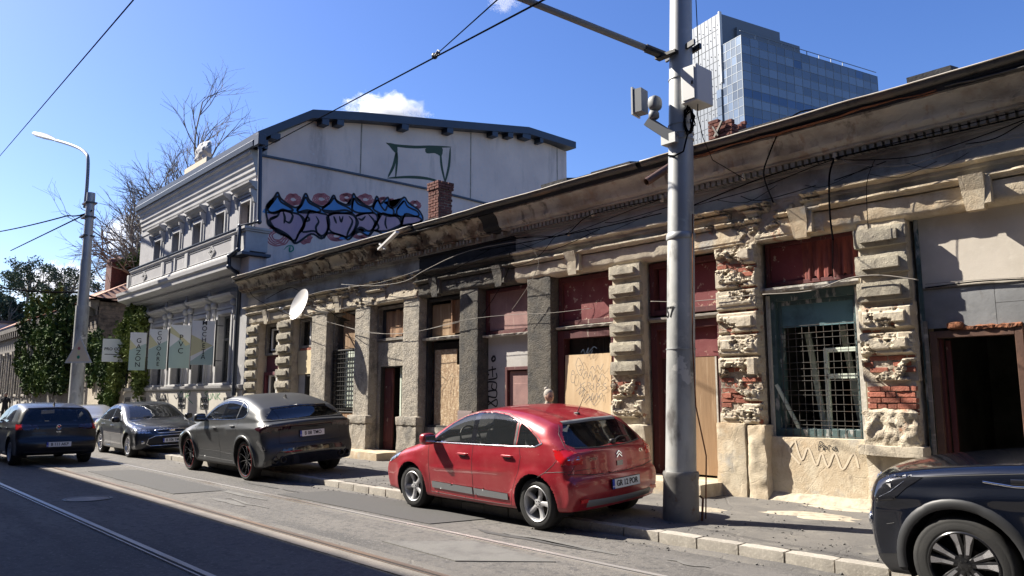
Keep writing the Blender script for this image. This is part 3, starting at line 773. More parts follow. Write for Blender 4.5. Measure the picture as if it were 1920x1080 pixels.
mat('rust_plaster', (.17, .10, .065), .93, layers=[(3, (.10, .07, .05), .45, .62), (7, (.26, .17, .11), .55, .7)], bumps=[(9, .7, .03), (40, .5, .01)])
mat('brick', (.29, .105, .068), .92, layers=[(6, (.24, .07, .045), .45, .65), (16, (.46, .22, .14), .55, .75), (3, (.42, .33, .25), .66, .8)], bumps=[(30, .8, .015)], rnd=.28)
mat('brick_dark', (.15, .05, .036), .92, layers=[(6, (.09, .04, .03), .45, .65), (12, (.24, .12, .09), .55, .75)], bumps=[(30, .8, .015)], rnd=.3)
mat('mortar', (.36, .31, .24), .97, layers=[(8, (.26, .21, .16), .4, .7)], bumps=[(30, .8, .02)])
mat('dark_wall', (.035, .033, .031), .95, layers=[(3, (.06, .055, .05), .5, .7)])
mat('room_wall', (.10, .10, .09), .95, layers=[(1.5, (.05, .05, .045), .45, .65)])
mat('roof_tar', (.035, .036, .042), .7, layers=[(2, (.06, .058, .055), .5, .7), (.8, (.12, .08, .06), .66, .75)], bumps=[(4, .6, .03), (30, .4, .01)])
mat('gutter_metal', (.10, .095, .09), .5, .5, layers=[(3, (.20, .13, .09), .5, .7, (.3, 1, 1)), (5, (.03, .03, .03), .55, .75)], bumps=[(6, .5, .02)])
mat('bright_edge', (.42, .38, .32), .6, layers=[(5, (.2, .16, .12), .45, .65, (.3, 1, 1))])
mat('red_wood', (.085, .018, .018), .75, layers=[(2.5, (.07, .016, .016), .45, .68, (1, 1, .4)), (14, (.18, .05, .04), .6, .75, (1, 1, .15)), (9, (.26, .20, .16), .63, .68, (1, 1, .4))], bumps=[(16, .5, .012, 'noise', (1, 1, .1))])
mat('red_panel', (.15, .028, .030), .8, layers=[(2, (.20, .06, .055), .5, .72), (7, (.42, .30, .22), .61, .66)], bumps=[(5, .4, .02)])
mat('red_cloth', (.20, .045, .032), .85, layers=[(5, (.07, .014, .014), .45, .65, (1, 1, .2)), (9, (.30, .12, .08), .58, .70, (1, 1, .12))], bumps=[(9, .8, .05, 'noise', (1, 1, .12))])
mat('pink_panel', (.30, .17, .15), .8, layers=[(2, (.22, .12, .11), .45, .65), (8, (.36, .24, .2), .6, .75, (1, 1, .2))], bumps=[(6, .3, .01)])
mat('ply', (.50, .36, .21), .75, layers=[(1.6, (.40, .27, .15), .45, .65, (1, 1, .3)), (9, (.56, .43, .27), .5, .7, (1, 1, .08)), (3, (.20, .13, .08), .66, .8)], bumps=[(30, .2, .003, 'noise', (1, 1, .1))])
mat('ply_old', (.25, .155, .08), .8, layers=[(3, (.20, .12, .06), .42, .65, (1, 1, .16)), (12, (.40, .28, .17), .55, .72, (1, 1, .07))], bumps=[(20, .5, .01, 'noise', (1, 1, .08))])
mat('osb', (.42, .30, .18), .8, layers=[(16, (.28, .18, .10), .42, .58, (1, 1, .35)), (22, (.58, .46, .31), .52, .66, (.5, 1, 1)), (13, (.18, .11, .06), .60, .72, (1, 1, .5)), (1.5, (.22, .16, .10), .62, .75)], bumps=[(24, .5, .008, 'vor')])
mat('wood_raw', (.34, .20, .11), .85, layers=[(4, (.20, .10, .05), .42, .62, (1, 1, .12)), (14, (.50, .36, .22), .55, .72, (1, 1, .06))], bumps=[(22, .8, .02, 'noise', (1, 1, .06))], rnd=.2)
mat('wood_grey', (.24, .22, .19), .9, layers=[(5, (.13, .11, .09), .42, .62, (1, 1, .12)), (12, (.46, .43, .38), .55, .72, (.2, 1, 1))], bumps=[(22, .8, .015, 'noise', (.1, 1, 1))])
mat('old_white_wood', (.40, .38, .33), .85, layers=[(7, (.16, .12, .09), .52, .66, (1, 1, .2)), (14, (.5, .48, .43), .5, .7)], bumps=[(14, .7, .012)])
mat('teal_wood', (.06, .105, .105), .7, layers=[(9, (.36, .36, .34), .54, .60, (1, 1, .3)), (4, (.03, .055, .06), .45, .65), (16, (.12, .07, .05), .66, .76)], bumps=[(14, .6, .012)])
mat('teal_panel', (.10, .20, .22), .65, layers=[(2, (.05, .10, .11), .45, .65), (12, (.20, .25, .25), .66, .76)], bumps=[(14, .4, .008)])
mat('green_wood', (.58, .64, .54), .7, layers=[(8, (.20, .19, .14), .58, .70), (4, (.42, .47, .42), .5, .7)], bumps=[(14, .5, .01)])
mat('iron_bar', (.11, .105, .095), .6, .5, layers=[(9, (.12, .07, .045), .5, .7)])
mat('iron_dark', (.04, .038, .036), .6, .5)
mat('brown_metal', (.105, .058, .042), .55, .3, layers=[(4, (.17, .09, .06), .52, .7), (12, (.05, .03, .025), .58, .75)], bumps=[(20, .3, .006)])
mat('rust', (.22, .08, .035), .9, layers=[(12, (.10, .04, .02), .45, .65), (20, (.35, .17, .08), .6, .8)], bumps=[(25, 1.0, .02)])
mat('sheet_metal', (.25, .255, .26), .5, .35, layers=[(1.5, (.19, .195, .20), .45, .62), (6, (.33, .33, .32), .6, .75), (3, (.15, .13, .11), .70, .8, (1, 1, .3))], bumps=[(2, .35, .03)])
mat('board_white', (.50, .455, .39), .85, layers=[(1.1, (.44, .40, .34), .45, .65), (4, (.56, .52, .45), .55, .75), (2, (.30, .26, .21), .68, .8, (1, 1, .3))], bumps=[(2, .3, .02), (30, .2, .004)])
mat('white_wall', (.45, .43, .40), .85, layers=[(2, (.36, .345, .32), .45, .65)], bumps=[(20, .3, .006)])
mat('cream_panel', (.62, .52, .32), .85, layers=[(2, (.54, .45, .28), .45, .65), (8, (.40, .34, .24), .66, .78)], bumps=[(12, .3, .01)])
mat('maroon_panel', (.13, .030, .042), .7)
mat('white_frame', (.62, .61, .58), .5)
mat('cable_black', (.005, .005, .006), .9, spec=0)
mat('cable_pale', (.20, .18, .155), .7)
mat('curtain', (.40, .38, .36), .9, layers=[(12, (.22, .20, .19), .45, .6, (1, 1, .05))])
mat('spray_black', (.02, .02, .022), .8); mat('spray_white', (.60, .51, .38), .85); mat('spray_green', (.06, .19, .08), .85)
mat('spray_dkgreen', (.045, .075, .05), .85); mat('ink_blue', (.03, .05, .09), .8)
mat('meter_box', (.22, .17, .16), .8)
glass('old_glass', (.06, .07, .075), .25, .05)

bld = empty('derelict_building', (-12, 10.7, .12), 'long one-storey derelict building with crumbling plaster piers and boarded shopfronts', 'building')
PIERS = [(-24.73, -23.90, 'rustic'), (-22.48, -21.55, 'rustic_broken'), (-20.37, -19.50, 'smooth'), (-17.97, -17.23, 'smooth'), (-15.71, -15.04, 'smooth'), (-13.49, -12.85, 'dark'), (-11.28, -10.61, 'dark'), (-9.05, -8.33, 'rustic_low'), (-6.82, -6.10, 'broken'), (-4.58, -3.87, 'rustic_half'), (-2.32, -1.62, 'rustic'), (-.1, .6, 'rustic')]
ZB = .05; ZL = 4.0
bk = MB(); bk.box(-.118, .118, 0, .11, 0, .066, .006)
brick_me = mesh_of(bk.build('brick', 'brick', fix=True))
bk = MB(); bk.add(*rough_box(-.118, .118, 0, .11, 0, .066, res=.05, amp=.006, sc=14, seed=3, round_=.01))
brick_me2 = mesh_of(bk.build('brick', 'brick', fix=False, smooth=True, sharp=50))
bk = MB(); bk.add(*rough_box(-.118, .118, 0, .11, 0, .066, res=.05, amp=.010, sc=18, seed=9, round_=.014))
brick_dk = brick_me.copy(); brick_dk.materials[0] = MATS['brick_dark']; brick_dk2 = brick_me2.copy(); brick_dk2.materials[0] = MATS['brick_dark']
brick_me3 = mesh_of(bk.build('brick', 'brick', fix=False, smooth=True, sharp=50))
def bricks(parent, x0, x1, yf, z0, z1, rs, miss=.06, shard=.3):
    """courses of separate bricks, some chipped or pushed back"""
    z = z0; row = 0
    while z + .066 < z1 + .02:
        x = x0 - (row % 2) * .06
        while x < x1:
            half = rs.random() < .35; w = .118 if half else .236
            a, b_ = max(x, x0), min(x + w, x1)
            if b_ - a > .05 and rs.random() > miss:
                piece('brick', rs.choice((brick_me, brick_me2, brick_me3)), parent, ((a + b_) / 2, yf + rs.uniform(-.012, .022), z + rs.uniform(-.002, .002)), (0, rs.uniform(-.015, .015), rs.uniform(-.03, .03)), ((b_ - a) / .236, 1, 1))
            x += w + .012
        z += .078; row += 1
def block(parent, x0, x1, z0, z1, seed, rough_=0.0):
    """bossed rustication block: chamfered base, raised face"""
    b = MB(); d0, d1 = .10, .135
    if rough_ < .02:
        c = .035
        vs = [(x0, YF, z0), (x1, YF, z0), (x1, YF, z1), (x0, YF, z1), (x0, YF - d0 + .03, z0), (x1, YF - d0 + .03, z0), (x1, YF - d0 + .03, z1), (x0, YF - d0 + .03, z1)]
        b.add(*rough_box(x0, x1, YF - d0 + .02, YF + .02, z0 + .015, z1 - .01, res=.06, amp=.006 + rough_, sc=7, seed=seed, round_=.03))
        b.add(*rough_box(x0 + .10, x1 - .10, YF - d1, YF - .02, z0 + .085, z1 - .075, res=.05, amp=.004 + rough_, sc=9, seed=seed + 7, round_=.012))
    else:
        b.add(*rough_box(x0, x1, YF - d0 + .02, YF + .02, z0 + .015, z1 - .01, res=.028, amp=.012 + rough_ * .6, sc=11, seed=seed, round_=.014))
    return b.build('stone_block', 'stone_block' if rough_ < .02 else 'plaster_broken', parent, smooth=True, fix=False, sharp=45)
def sstep(a, b_, t):
    t = max(0.0, min(1.0, (t - a) / (b_ - a))); return t * t * (3 - 2 * t)
def decay(name, parent, x0, x1, z0, z1, prof, bias, seed, mats, res=.018, back=YF + .12, core=.0):
    """a worn face as real relief. prof(x, z) is how far the sound surface stands out from YF; where the damage field is
    high the render coat is gone (crisp step) and rubble, then the brick core, shows"""
    nx = max(2, int((x1 - x0) / res)); nz_ = max(2, int((z1 - z0) / res)); vs = []; lev = []
    for i in range(nx + 1):
        for k in range(nz_ + 1):
            x = x0 + (x1 - x0) * i / nx; z = z0 + (z1 - z0) * k / nz_
            D = fbm((x, z * 1.25, 0), 2.3, .9, seed, 5) + fbm((x, z * 1.6, 3), 9, .22, seed + 2, 3) + bias(x, z)
            p = prof(x, z); l_ = 0
            y = p + fbm((x, z, 1), 16, .004, seed)
            if D > .12: y = min(y, p * .55 + .012 + abs(fbm((x, z * 1.6, 5), 11, .055, seed + 4, 4)) ); l_ = 1
            if D > .36: y = core + .004 + fbm((x, z * 2, 7), 20, .012, seed + 6, 3); l_ = 2
            e = min(x - x0, x1 - x)
            jx = fbm((0, z, 2), 9, .012, seed) if i in (0, nx) else 0
            vs.append((x + jx, YF - y, z)); lev.append(l_)
    m = nz_ + 1; fs = []; mi = []
    for i in range(nx):
        for k in range(nz_):
            q = (i * m + k, (i + 1) * m + k, (i + 1) * m + k + 1, i * m + k + 1); fs.append(q); mi.append(sorted(lev[j] for j in q)[2])
    n0 = len(vs); ring = [k for k in range(m)] + [i * m + nz_ for i in range(1, nx + 1)] + [nx * m + k for k in range(nz_ - 1, -1, -1)] + [i * m for i in range(nx - 1, 0, -1)]
    for j in ring: v = vs[j]; vs.append((v[0], back, v[2]))
    for j in range(len(ring)): a_ = ring[j]; b_ = ring[(j + 1) % len(ring)]; fs.append((a_, n0 + j, n0 + (j + 1) % len(ring), b_)); mi.append(lev[a_])
    b = MB(); b.v = vs; b.f = fs; b.mi = mi; return b.build(name, mats, parent, smooth=True, sharp=28)
def bossed(x0, x1, zs, h=.335, d0=.085, d1=.12):
    def p(x, z):
        for zb in zs:
            if zb <= z <= zb + h - .03:
                e = min(x - x0, x1 - x, z - zb, zb + h - .03 - z); v = d0 * sstep(-.005, .022, e)
                if e > .075: v = d0 + (d1 - d0) * sstep(.075, .088, e)
                return v
        return .0
    return p
DM = ['stone_block', 'plaster_broken', 'mortar']
rs = random.Random(11)
for pi, (x0, x1, kind) in enumerate(PIERS):
    w = x1 - x0
    if kind in ('smooth', 'dark'):
        m = 'concrete_rough' if kind == 'smooth' else 'concrete_dark'
        p = rough('pier', m, bld, x0, x1, YF, 11.45, ZB, ZL + .02, res=.045, amp=.006, sc=9, seed=pi * 3, round_=.025)
        if kind == 'smooth' and pi in (3, 4):
            rough('pier_base', m, p, x0 - .06, x1 + .06, YF - .09, YF + .1, ZB, .95, res=.05, amp=.012, sc=7, seed=pi)
            rough('pier_cap', m, p, x0 - .09, x1 + .09, YF - .12, YF + .1, .95, 1.16, res=.05, amp=.014, sc=7, seed=pi + 4, round_=.03)
        continue
    core = 'plaster_beige' if kind != 'broken' else 'mortar'
    p = rough('pier', core, bld, x0 + .03, x1 - .03, YF, 11.45, ZB, ZL + .02, res=.05, amp=.012, sc=8, seed=pi * 5, round_=.02)
    if kind in ('rustic', 'rustic_broken'):
        for k in range(8):
            z0_ = 1.10 + k * .365
            if z0_ + .33 < ZL + .05: block(p, x0, x1, z0_, z0_ + .295, pi * 31 + k, .012 if (kind == 'rustic_broken' and k in (0, 1, 5)) else 0)
        rough('pier_base', 'plaster_sand', p, x0 - .05, x1 + .05, YF - .10, YF + .05, ZB, 1.02, res=.06, amp=.01, sc=4, seed=pi, round_=.03)
    elif kind == 'rustic_low':
        for k in range(6): block(p, x0, x1, 1.98 + k * .345, 1.98 + k * .345 + .275, pi * 31 + k)
        bricks(p, x0 + .02, x1 - .04, YF - .03, 1.66, 1.92, rs)
        decay('decayed_blocks', p, x0, x1, 1.16, 2.0, bossed(x0, x1, (1.26, 1.62)), lambda x, z: .14 + .2 * sstep(1.55, 1.7, z), 79, ['plaster_beige', 'plaster_broken', 'mortar'])
        rough('pier_base', 'plaster_beige', p, x0 - .06, x1 + .06, YF - .12, YF + .1, ZB, 1.15, res=.05, amp=.018, sc=4, seed=5, round_=.04)
    elif kind == 'rustic_half':
        bricks(p, x0 + .03, x1 - .02, YF - .014, 1.86, 2.84, rs, .05)
        for k in range(4): block(p, x0, x1, 2.88 + k * .375 - (.375 if k == 3 else 0) * 0, 2.88 + k * .375 + .305, pi * 31 + k, 0) if k < 3 else None
        decay('decayed_blocks', p, x0, x1, 1.82, 2.87, bossed(x0, x1, (1.82, 2.17, 2.52)), lambda x, z: .02 + .32 * sstep(2.75, 1.9, z) - .25 * sstep(x1 - .25, x1 - .1, x) * sstep(1.9, 2.2, z), 31, ['plaster_beige', 'plaster_broken', 'mortar'])
        bricks(p, x0 + .05, x1 - .03, YF - .045, 1.30, 1.80, rs, .03)
        rough('plaster_lump', 'plaster_broken', p, x0 + .02, x1 - .02, YF - .14, YF + .1, .95, 1.44, res=.025, amp=.04, sc=7, seed=91, round_=.04)
        b = MB(); b.add(*rough_box(x0 - .07, x1 + .05, YF - .17, YF + .1, .84, .98, res=.05, amp=.012, sc=6, seed=15, round_=.02)); b.build('ledge', 'plaster_beige', p, smooth=True, fix=False, sharp=40)
        rough('pier_base', 'plaster_beige', p, x0 - .02, x1 + .02, YF - .03, YF + .1, ZB, .86, res=.05, amp=.015, sc=4, seed=55, round_=.02)
    elif kind == 'broken':
        zz = 1.22; bricks(p, x0 + .01, x1 - .01, YF - .014, 1.22, 3.95, rs, .05)
        decay('decayed_blocks', p, x0, x1, 1.20, 4.02, bossed(x0, x1, [1.2 + .352 * q for q in range(8)], .352), lambda x, z: .16 + .10 * math.sin(z * 8) + .30 * sstep(2.15, 1.75, z) + .22 * sstep(3.55, 3.75, z) - .2 * sstep(3.75, 3.95, z), 47, ['plaster_beige', 'plaster_broken', 'mortar'])
        for k, h in enumerate((.30, .34, .36, .33, .34, .33, .34, .33)):
            if k in (0, 1): bricks(p, x0 + .02, x1 - .02, YF - .045, zz, zz + h * .62, rs, .22)
            elif k in (5, 6, 7): bricks(p, x0 + .02, x1 - .02, YF - .03, zz, zz + h * .4, rs, .35)
            zz += h
        rough('pier_base', 'plaster_sand', p, x0 - .04, x0 + .46, YF - .13, YF + .15, ZB, 1.22, res=.04, amp=.012, sc=5, seed=61, round_=.015)
        rough('pier_base', 'plaster_sand', p, x0 + .49, x1 + .07, YF - .12, YF + .15, ZB, 1.20, res=.035, amp=.018, sc=6, seed=62, round_=.02)
        rough('rubble', 'brick', p, x0 + .42, x0 + .55, YF - .05, YF + .1, .55, 1.0, res=.03, amp=.03, sc=9, seed=63)
        b = MB(); b.box(x1 - .16, x1 - .03, YF - .16, YF - .05, 1.95, 2.2, .01); b.build('junction_box', 'plaster_beige', p)

# ---- entablature, in runs of different state
RUNS = [(-24.85, -20.6, 'frieze_plaster', 'plaster_beige', .012), (-20.6, -15.05, 'frieze_plaster', 'plaster_broken', .03), (-15.05, -11.6, 'soot', 'concrete_dark', .015), (-11.6, -7.4, 'frieze_plaster', 'plaster_beige', .012), (-7.4, -5.0, 'frieze_plaster', 'plaster_sand', .025), (-5.0, 2.2, 'frieze_plaster', 'plaster_sand', .008)]
for ri, (xa, xb, fm, bm_, am) in enumerate(RUNS):
    ch = .10 if am > .02 else .03
    if am > .02:
        def bp(x, z):
            for za, zb_, d in ((4.0, 4.05, .03), (4.05, 4.28, .045), (4.30, 4.33, .09), (4.33, 4.375, .14), (4.39, 4.46, .05), (4.46, 4.51, .10), (4.52, 4.545, .15), (4.545, 4.60, .20)):
                if za <= z < zb_: return d
            return .0
        bb = (lambda x, z: .06 + .22 * sstep(-19.5, -18, x) * (1 if z > 4.28 else .5)) if xa < -10 else (lambda x, z: .10 + .12 * math.sin(x * 3))
        decay('crumbling_entablature', bld, xa, xb, 3.99, 4.60, bp, bb, ri * 7 + 3, [bm_ if xa > -10 else 'plaster_beige', 'plaster_broken', 'mortar'], .02, 11.3)
        sweepx('frieze', fm, bld, [(11.4, 4.605), (10.70, 4.605), (10.69, 4.8), (10.70, 4.93), (10.66, 4.94), (10.66, 4.965), (11.4, 4.965)], xa, xb, .12, .006, 4, ri + 50)
        continue
    # lintel beam above the openings
    sweepx('lintel_beam', bm_, bld, [(11.4, 3.98), (10.74, 3.98), (10.68, 4.02), (10.66, 4.06), (10.66, 4.27), (10.70, 4.29), (11.4, 4.29)], xa, xb, .05, am * .5, 5, ri, ch * .5, smooth=True)
    sweepx('moulding', bm_, bld, [(11.4, 4.295), (10.70, 4.295), (10.62, 4.30), (10.60, 4.33), (10.56, 4.345), (10.56, 4.37), (10.66, 4.385), (11.4, 4.385)], xa, xb, .05, am * .55, 6, ri + 20, ch, smooth=True)
    sweepx('architrave', 'frieze_plaster' if fm != 'soot' else 'concrete_dark', bld, [(11.4, 4.39), (10.655, 4.39), (10.64, 4.46), (10.60, 4.47), (10.60, 4.51), (11.4, 4.51)], xa, xb, .07, am * .5, 5, ri + 30, ch, smooth=True)
    sweepx('string_course', bm_, bld, [(11.4, 4.515), (10.60, 4.515), (10.55, 4.53), (10.50, 4.545), (10.50, 4.575), (10.68, 4.60), (11.4, 4.60)], xa, xb, .05, am * .5, 6, ri + 40, ch, smooth=True)
    sweepx('frieze', fm, bld, [(11.4, 4.605), (10.70, 4.605), (10.69, 4.8), (10.70, 4.93), (10.66, 4.94), (10.66, 4.965), (11.4, 4.965)], xa, xb, .12, .006, 4, ri + 50)
mat('cornice_stained', (.42, .37, .29), .93, layers=[(1.6, (.12, .085, .065), .46, .56), (3, (.05, .04, .035), .54, .62), (6, (.5, .46, .38), .58, .68)], bumps=[(7, .6, .03), (40, .5, .01)])
CR = [(-24.95, -20.9, 'cornice_stained'), (-20.9, -15.9, 'cornice_stained'), (-15.9, -12.3, 'cornice_stained'), (-12.3, -11.8, 'soot'), (-11.8, 2.2, 'cornice_plaster')]
for ri, (xa, xb, m) in enumerate(CR):
    sweepx('cornice', m, bld, [(11.4, 5.075), (10.50, 5.075), (10.47, 5.085), (10.47, 5.115), (10.42, 5.13), (10.385, 5.17), (10.375, 5.24), (10.35, 5.31), (10.30, 5.37), (10.235, 5.41), (10.235, 5.44), (11.4, 5.44)], xa, xb, .05, .014, 5, ri + 60, .14 if ri in (1, 2) else .02, smooth=True)
b = MB(); b.box(-24.9, 2.2, 10.64, 11.4, 4.97, 5.07); b.build('dentil_band', 'frieze_plaster', bld)
dm = MB(); dm.box(-.033, .033, 10.53, 10.645, 4.985, 5.072, 0); dent = mesh_of(dm.build('dentil', 'frieze_plaster'))
x = 2.0; cnt = 0; far = MB()
while x > -24.7:
    gone = (-15.2 < x < -14.2 and False) or (-22.6 < x < -21.9) or (-13.0 < x < -11.5 and rs.random() < .35) or (x < -12 and rs.random() < .08)
    if not gone:
        if cnt < 295 and x > -24.7: o = piece('dentil', dent, bld, (x, 0, 0)); cnt += 1
        else: far.box(x - .033, x + .033, 10.53, 10.645, 4.985, 5.072)
    x -= .105 if x > -12 else .12
# bead of small teeth beneath
if far.v: o = far.build('dentil_row', 'frieze_plaster', bld); o['kind'] = 'stuff'
# keystones
for kx, ky in ((1505, 405), (1820, 350)):
    pass
for i, (kx, m) in enumerate(((-5.33, 'plaster_sand'), (-3.02, 'plaster_sand'), (-9.92, 'plaster_beige'), (-12.05, 'concrete_dark'), (-14.3, 'concrete_dark'), (-18.75, 'plaster_beige'), (-.8, 'plaster_sand'), (-23.25, 'plaster_beige'), (-21.0, 'plaster_beige'))):
    b = MB(); t = .14; bt = .10
    vs = []
    for (zz, hw, yy) in ((3.93, bt, 10.60), (4.18, t * .95, 10.565), (4.37, t, 10.50)):
        vs += [(kx - hw, yy, zz), (kx + hw, yy, zz), (kx + hw, 10.72, zz), (kx - hw, 10.72, zz)]
    b.add(vs, [(0, 1, 5, 4), (4, 5, 9, 8), (1, 2, 6, 5), (5, 6, 10, 9), (2, 3, 7, 6), (6, 7, 11, 10), (3, 0, 4, 7), (7, 4, 8, 11), (0, 3, 2, 1), (8, 9, 10, 11)])
    b.box(kx + t * .55, kx + t + .055, 10.59, 10.70, 3.99, 4.34, .008)
    b.build('keystone', m, bld, sharp=30)
# ---- roof, eaves and gutter
b = MB(); b.add([(-24.74, 10.12, 5.55), (2.3, 10.12, 5.55), (2.3, 15.5, 6.75), (-24.74, 15.5, 6.75), (-24.74, 10.12, 5.46), (2.3, 10.12, 5.46), (2.3, 15.5, 6.6), (-24.74, 15.5, 6.6)], [(0, 1, 2, 3), (4, 7, 6, 5), (0, 4, 5, 1), (1, 5, 6, 2), (2, 6, 7, 3), (3, 7, 4, 0)])
rf = b.build('roof', 'roof_tar', bld)
b = MB(); b.add([(-24.74, 15.5, 6.75), (2.3, 15.5, 6.75), (2.3, 20, 5.6), (-24.74, 20, 5.6)], [(0, 1, 2, 3)]); b.build('rear_slope', 'roof_tar', rf)
sweepx('soffit_board', 'soot', bld, [(10.14, 5.40), (10.12, 5.47), (10.30, 5.475), (10.30, 5.43)], -24.9, 2.2, .2, .012, 2, 71)
def gutter(xa, xb, dz0, dz1, seed):
    n = int((xb - xa) / .2); vs = []; K = 7
    for i in range(n + 1):
        u = i / n; x = xa + (xb - xa) * u; dz = dz0 + (dz1 - dz0) * u + fbm((x, 0, 0), .6, .02, seed); dy = fbm((x, 3, 0), .8, .02, seed)
        for k in range(K):
            a = PI + PI * k / (K - 1); vs.append((x, 10.10 + .075 * math.cos(a) + dy, 5.545 + .08 * math.sin(a) + dz))
        for k in range(K - 1, -1, -1):
            a = PI + PI * k / (K - 1); vs.append((x, 10.10 + .068 * math.cos(a) + dy, 5.548 + .072 * math.sin(a) + dz))
    m = 2 * K
    b = MB(); b.add(vs, [(i * m + j, (i + 1) * m + j, (i + 1) * m + (j + 1) % m, i * m + (j + 1) % m) for i in range(n) for j in range(m)])
    g = b.build('gutter', 'gutter_metal', bld, smooth=True, sharp=40)
    b = MB(); b.tube([(xa + (xb - xa) * i / n, 10.022 + fbm((xa + (xb - xa) * i / n, 3, 0), .8, .02, seed), 5.55 + dz0 + (dz1 - dz0) * i / n + fbm((xa + (xb - xa) * i / n, 0, 0), .6, .02, seed)) for i in range(n + 1)], .011, 5)
    b.build('gutter_rim', 'bright_edge', g, smooth=True)
gutter(-24.7, -14.5, -.02, 0, 3); gutter(-14.4, -7.9, 0, .01, 5); gutter(-7.8, 2.2, .01, .02, 8)
# loose flashing strip under the gutter and ragged roofing felt
for (xa, xb, s) in ((-24.0, -16.0, 1), (-15.6, -12.2, 2), (-7.2, -3.2, 3), (-3.1, 1.8, 4)):
    n = int((xb - xa) / .15); pts = []
    for i in range(n + 1):
        x = xa + (xb - xa) * i / n; pts.append((x, 10.17 + fbm((x, 0, 0), 1.3, .05, s), 5.42 + fbm((x, 5, 0), 1.1, .045, s)))
    b = MB(); vs = []
    for p in pts: vs += [p, (p[0], p[1] - .07, p[2] + .012), (p[0], p[1] - .07, p[2] + .004), (p[0], p[1], p[2] - .008)]
    b.add(vs, [(4 * i + j, 4 * i + (j + 1) % 4, 4 * i + 4 + (j + 1) % 4, 4 * i + 4 + j) for i in range(n) for j in range(4)])
    b.build('flashing_strip', 'gutter_metal' if s != 3 else 'rust', bld)
b = MB()
for i in range(60):
    x = rs.uniform(-24.5, 1.5); w = rs.uniform(.2, .9); z = 5.56 + rs.uniform(0, .02); b.obox((x, 10.16 + rs.uniform(0, .1), z + .02), (1, 0, rs.uniform(-.02, .02)), (0, 1, .25), (0, -.25, 1), w / 2, .14, .008)
o = b.build('roofing_scraps', 'roof_tar', rf); o['kind'] = 'stuff'
for x, h in ((-10.0, .08), (-8.6, .05), (-5.6, .04), (-3.3, .10), (-14.0, .04), (-9.3, .03)):
    b = MB(); b.obox((x, 10.35, 5.64 + h / 2), (1, 0, 0), (0, 1, .2), (0, -.2, 1), rs.uniform(.15, .5), .15, h / 2 + .01); b.build('roof_patch', 'roof_tar', rf)
# ---- chimneys
def chimney(x0, x1, y0, y1, z0, z1, m, cap=True, broken=False, seed=0):
    r_ = random.Random(seed)
    b = MB(); b.box(x0 + .02, x1 - .02, y0 + .02, y1 - .02, z0, z1 - (.3 if broken else .02)); ch = b.build('chimney', 'mortar', bld)
    z = z0 + .01; row = 0; n = 0
    while z < z1:
        o_ = (.03 if (cap and z > z1 - .26) or (cap and z > z1 - .26) else 0) if not broken else (.05 if z > z1 - .5 else 0)
        for (face) in ('f', 's', 'w'):
            L0, L1 = (x0 - o_, x1 + o_) if face == 'f' else (y0 - o_, y1 + o_)
            t = L0 - (row % 2) * .12
            while t < L1:
                a, c = max(t, L0), min(t + .23, L1)
                if c - a > .04 and not (broken and z > z1 - .16 and r_.random() < .5):
                    me = r_.choice((brick_dk, brick_dk2))
                    if face == 'f': q = piece('brick', me, ch, ((a + c) / 2, y0 - o_ + r_.uniform(-.008, .006), z), (0, 0, 0), ((c - a - .008) / .236, 1, 1))
                    elif face == 's': q = piece('brick', me, ch, (x1 + o_ + r_.uniform(-.006, .008), (a + c) / 2, z), (0, 0, PI / 2), ((c - a - .008) / .236, 1, 1))
                    else: q = piece('brick', me, ch, (x0 - o_ + r_.uniform(-.008, .006), (a + c) / 2, z), (0, 0, -PI / 2), ((c - a - .008) / .236, 1, 1))
                    n += 1
                t += .24
        z += .078; row += 1
    return ch
chimney(-17.22, -16.74, 12.5, 13.0, 5.9, 7.62, 'brick_dark', seed=2)
chimney(-7.96, -7.54, 12.5, 12.95, 5.9, 6.92, 'brick_dark', broken=True, seed=5)
b = MB(); b.bar((-7.85, 12.42, 6.55), (-7.66, 12.40, 6.82), .04); b.bar((-7.87, 12.40, 6.76), (-7.76, 12.40, 6.55), .03); b.build('iron_strap', 'iron_bar', bld)
# ---- broken downpipe ends hanging from the gutter
def pipe(name, m, a, b_, r, parent, hollow=True):
    q = MB(); a = Vector(a); b_ = Vector(b_); d = (b_ - a).normalized(); u = d.orthogonal().normalized(); v = d.cross(u); n = 16; vs = []
    for (p, rr) in ((a, r), (b_, r), (b_, r * .86), (a, r * .86)):
        for k in range(n): t = 2 * PI * k / n; vs.append(p + u * math.cos(t) * rr + v * math.sin(t) * rr)
    q.add(vs, [(i * n + k, i * n + (k + 1) % n, ((i + 1) % 4) * n + (k + 1) % n, ((i + 1) % 4) * n + k) for i in range(4) for k in range(n)])
    return q.build(name, m, parent, smooth=True, sharp=40)
pipe('rainwater_pipe', 'brown_metal', (-6.9, 10.05, 5.42), (-7.15, 9.35, 4.92), .062, bld)
sp_ = [PY(745, 435, 9.9), PY(711, 468, 9.9)]
b = MB(); b.bar(sp_[0], sp_[1], .10, .05); pb = b.build('dangling_trim', 'white_frame', bld)
b = MB(); b.bar(PY(712, 457, 9.9), PY(722, 467, 9.9), .05, .03); b.build('dangling_trim', 'white_frame', bld)

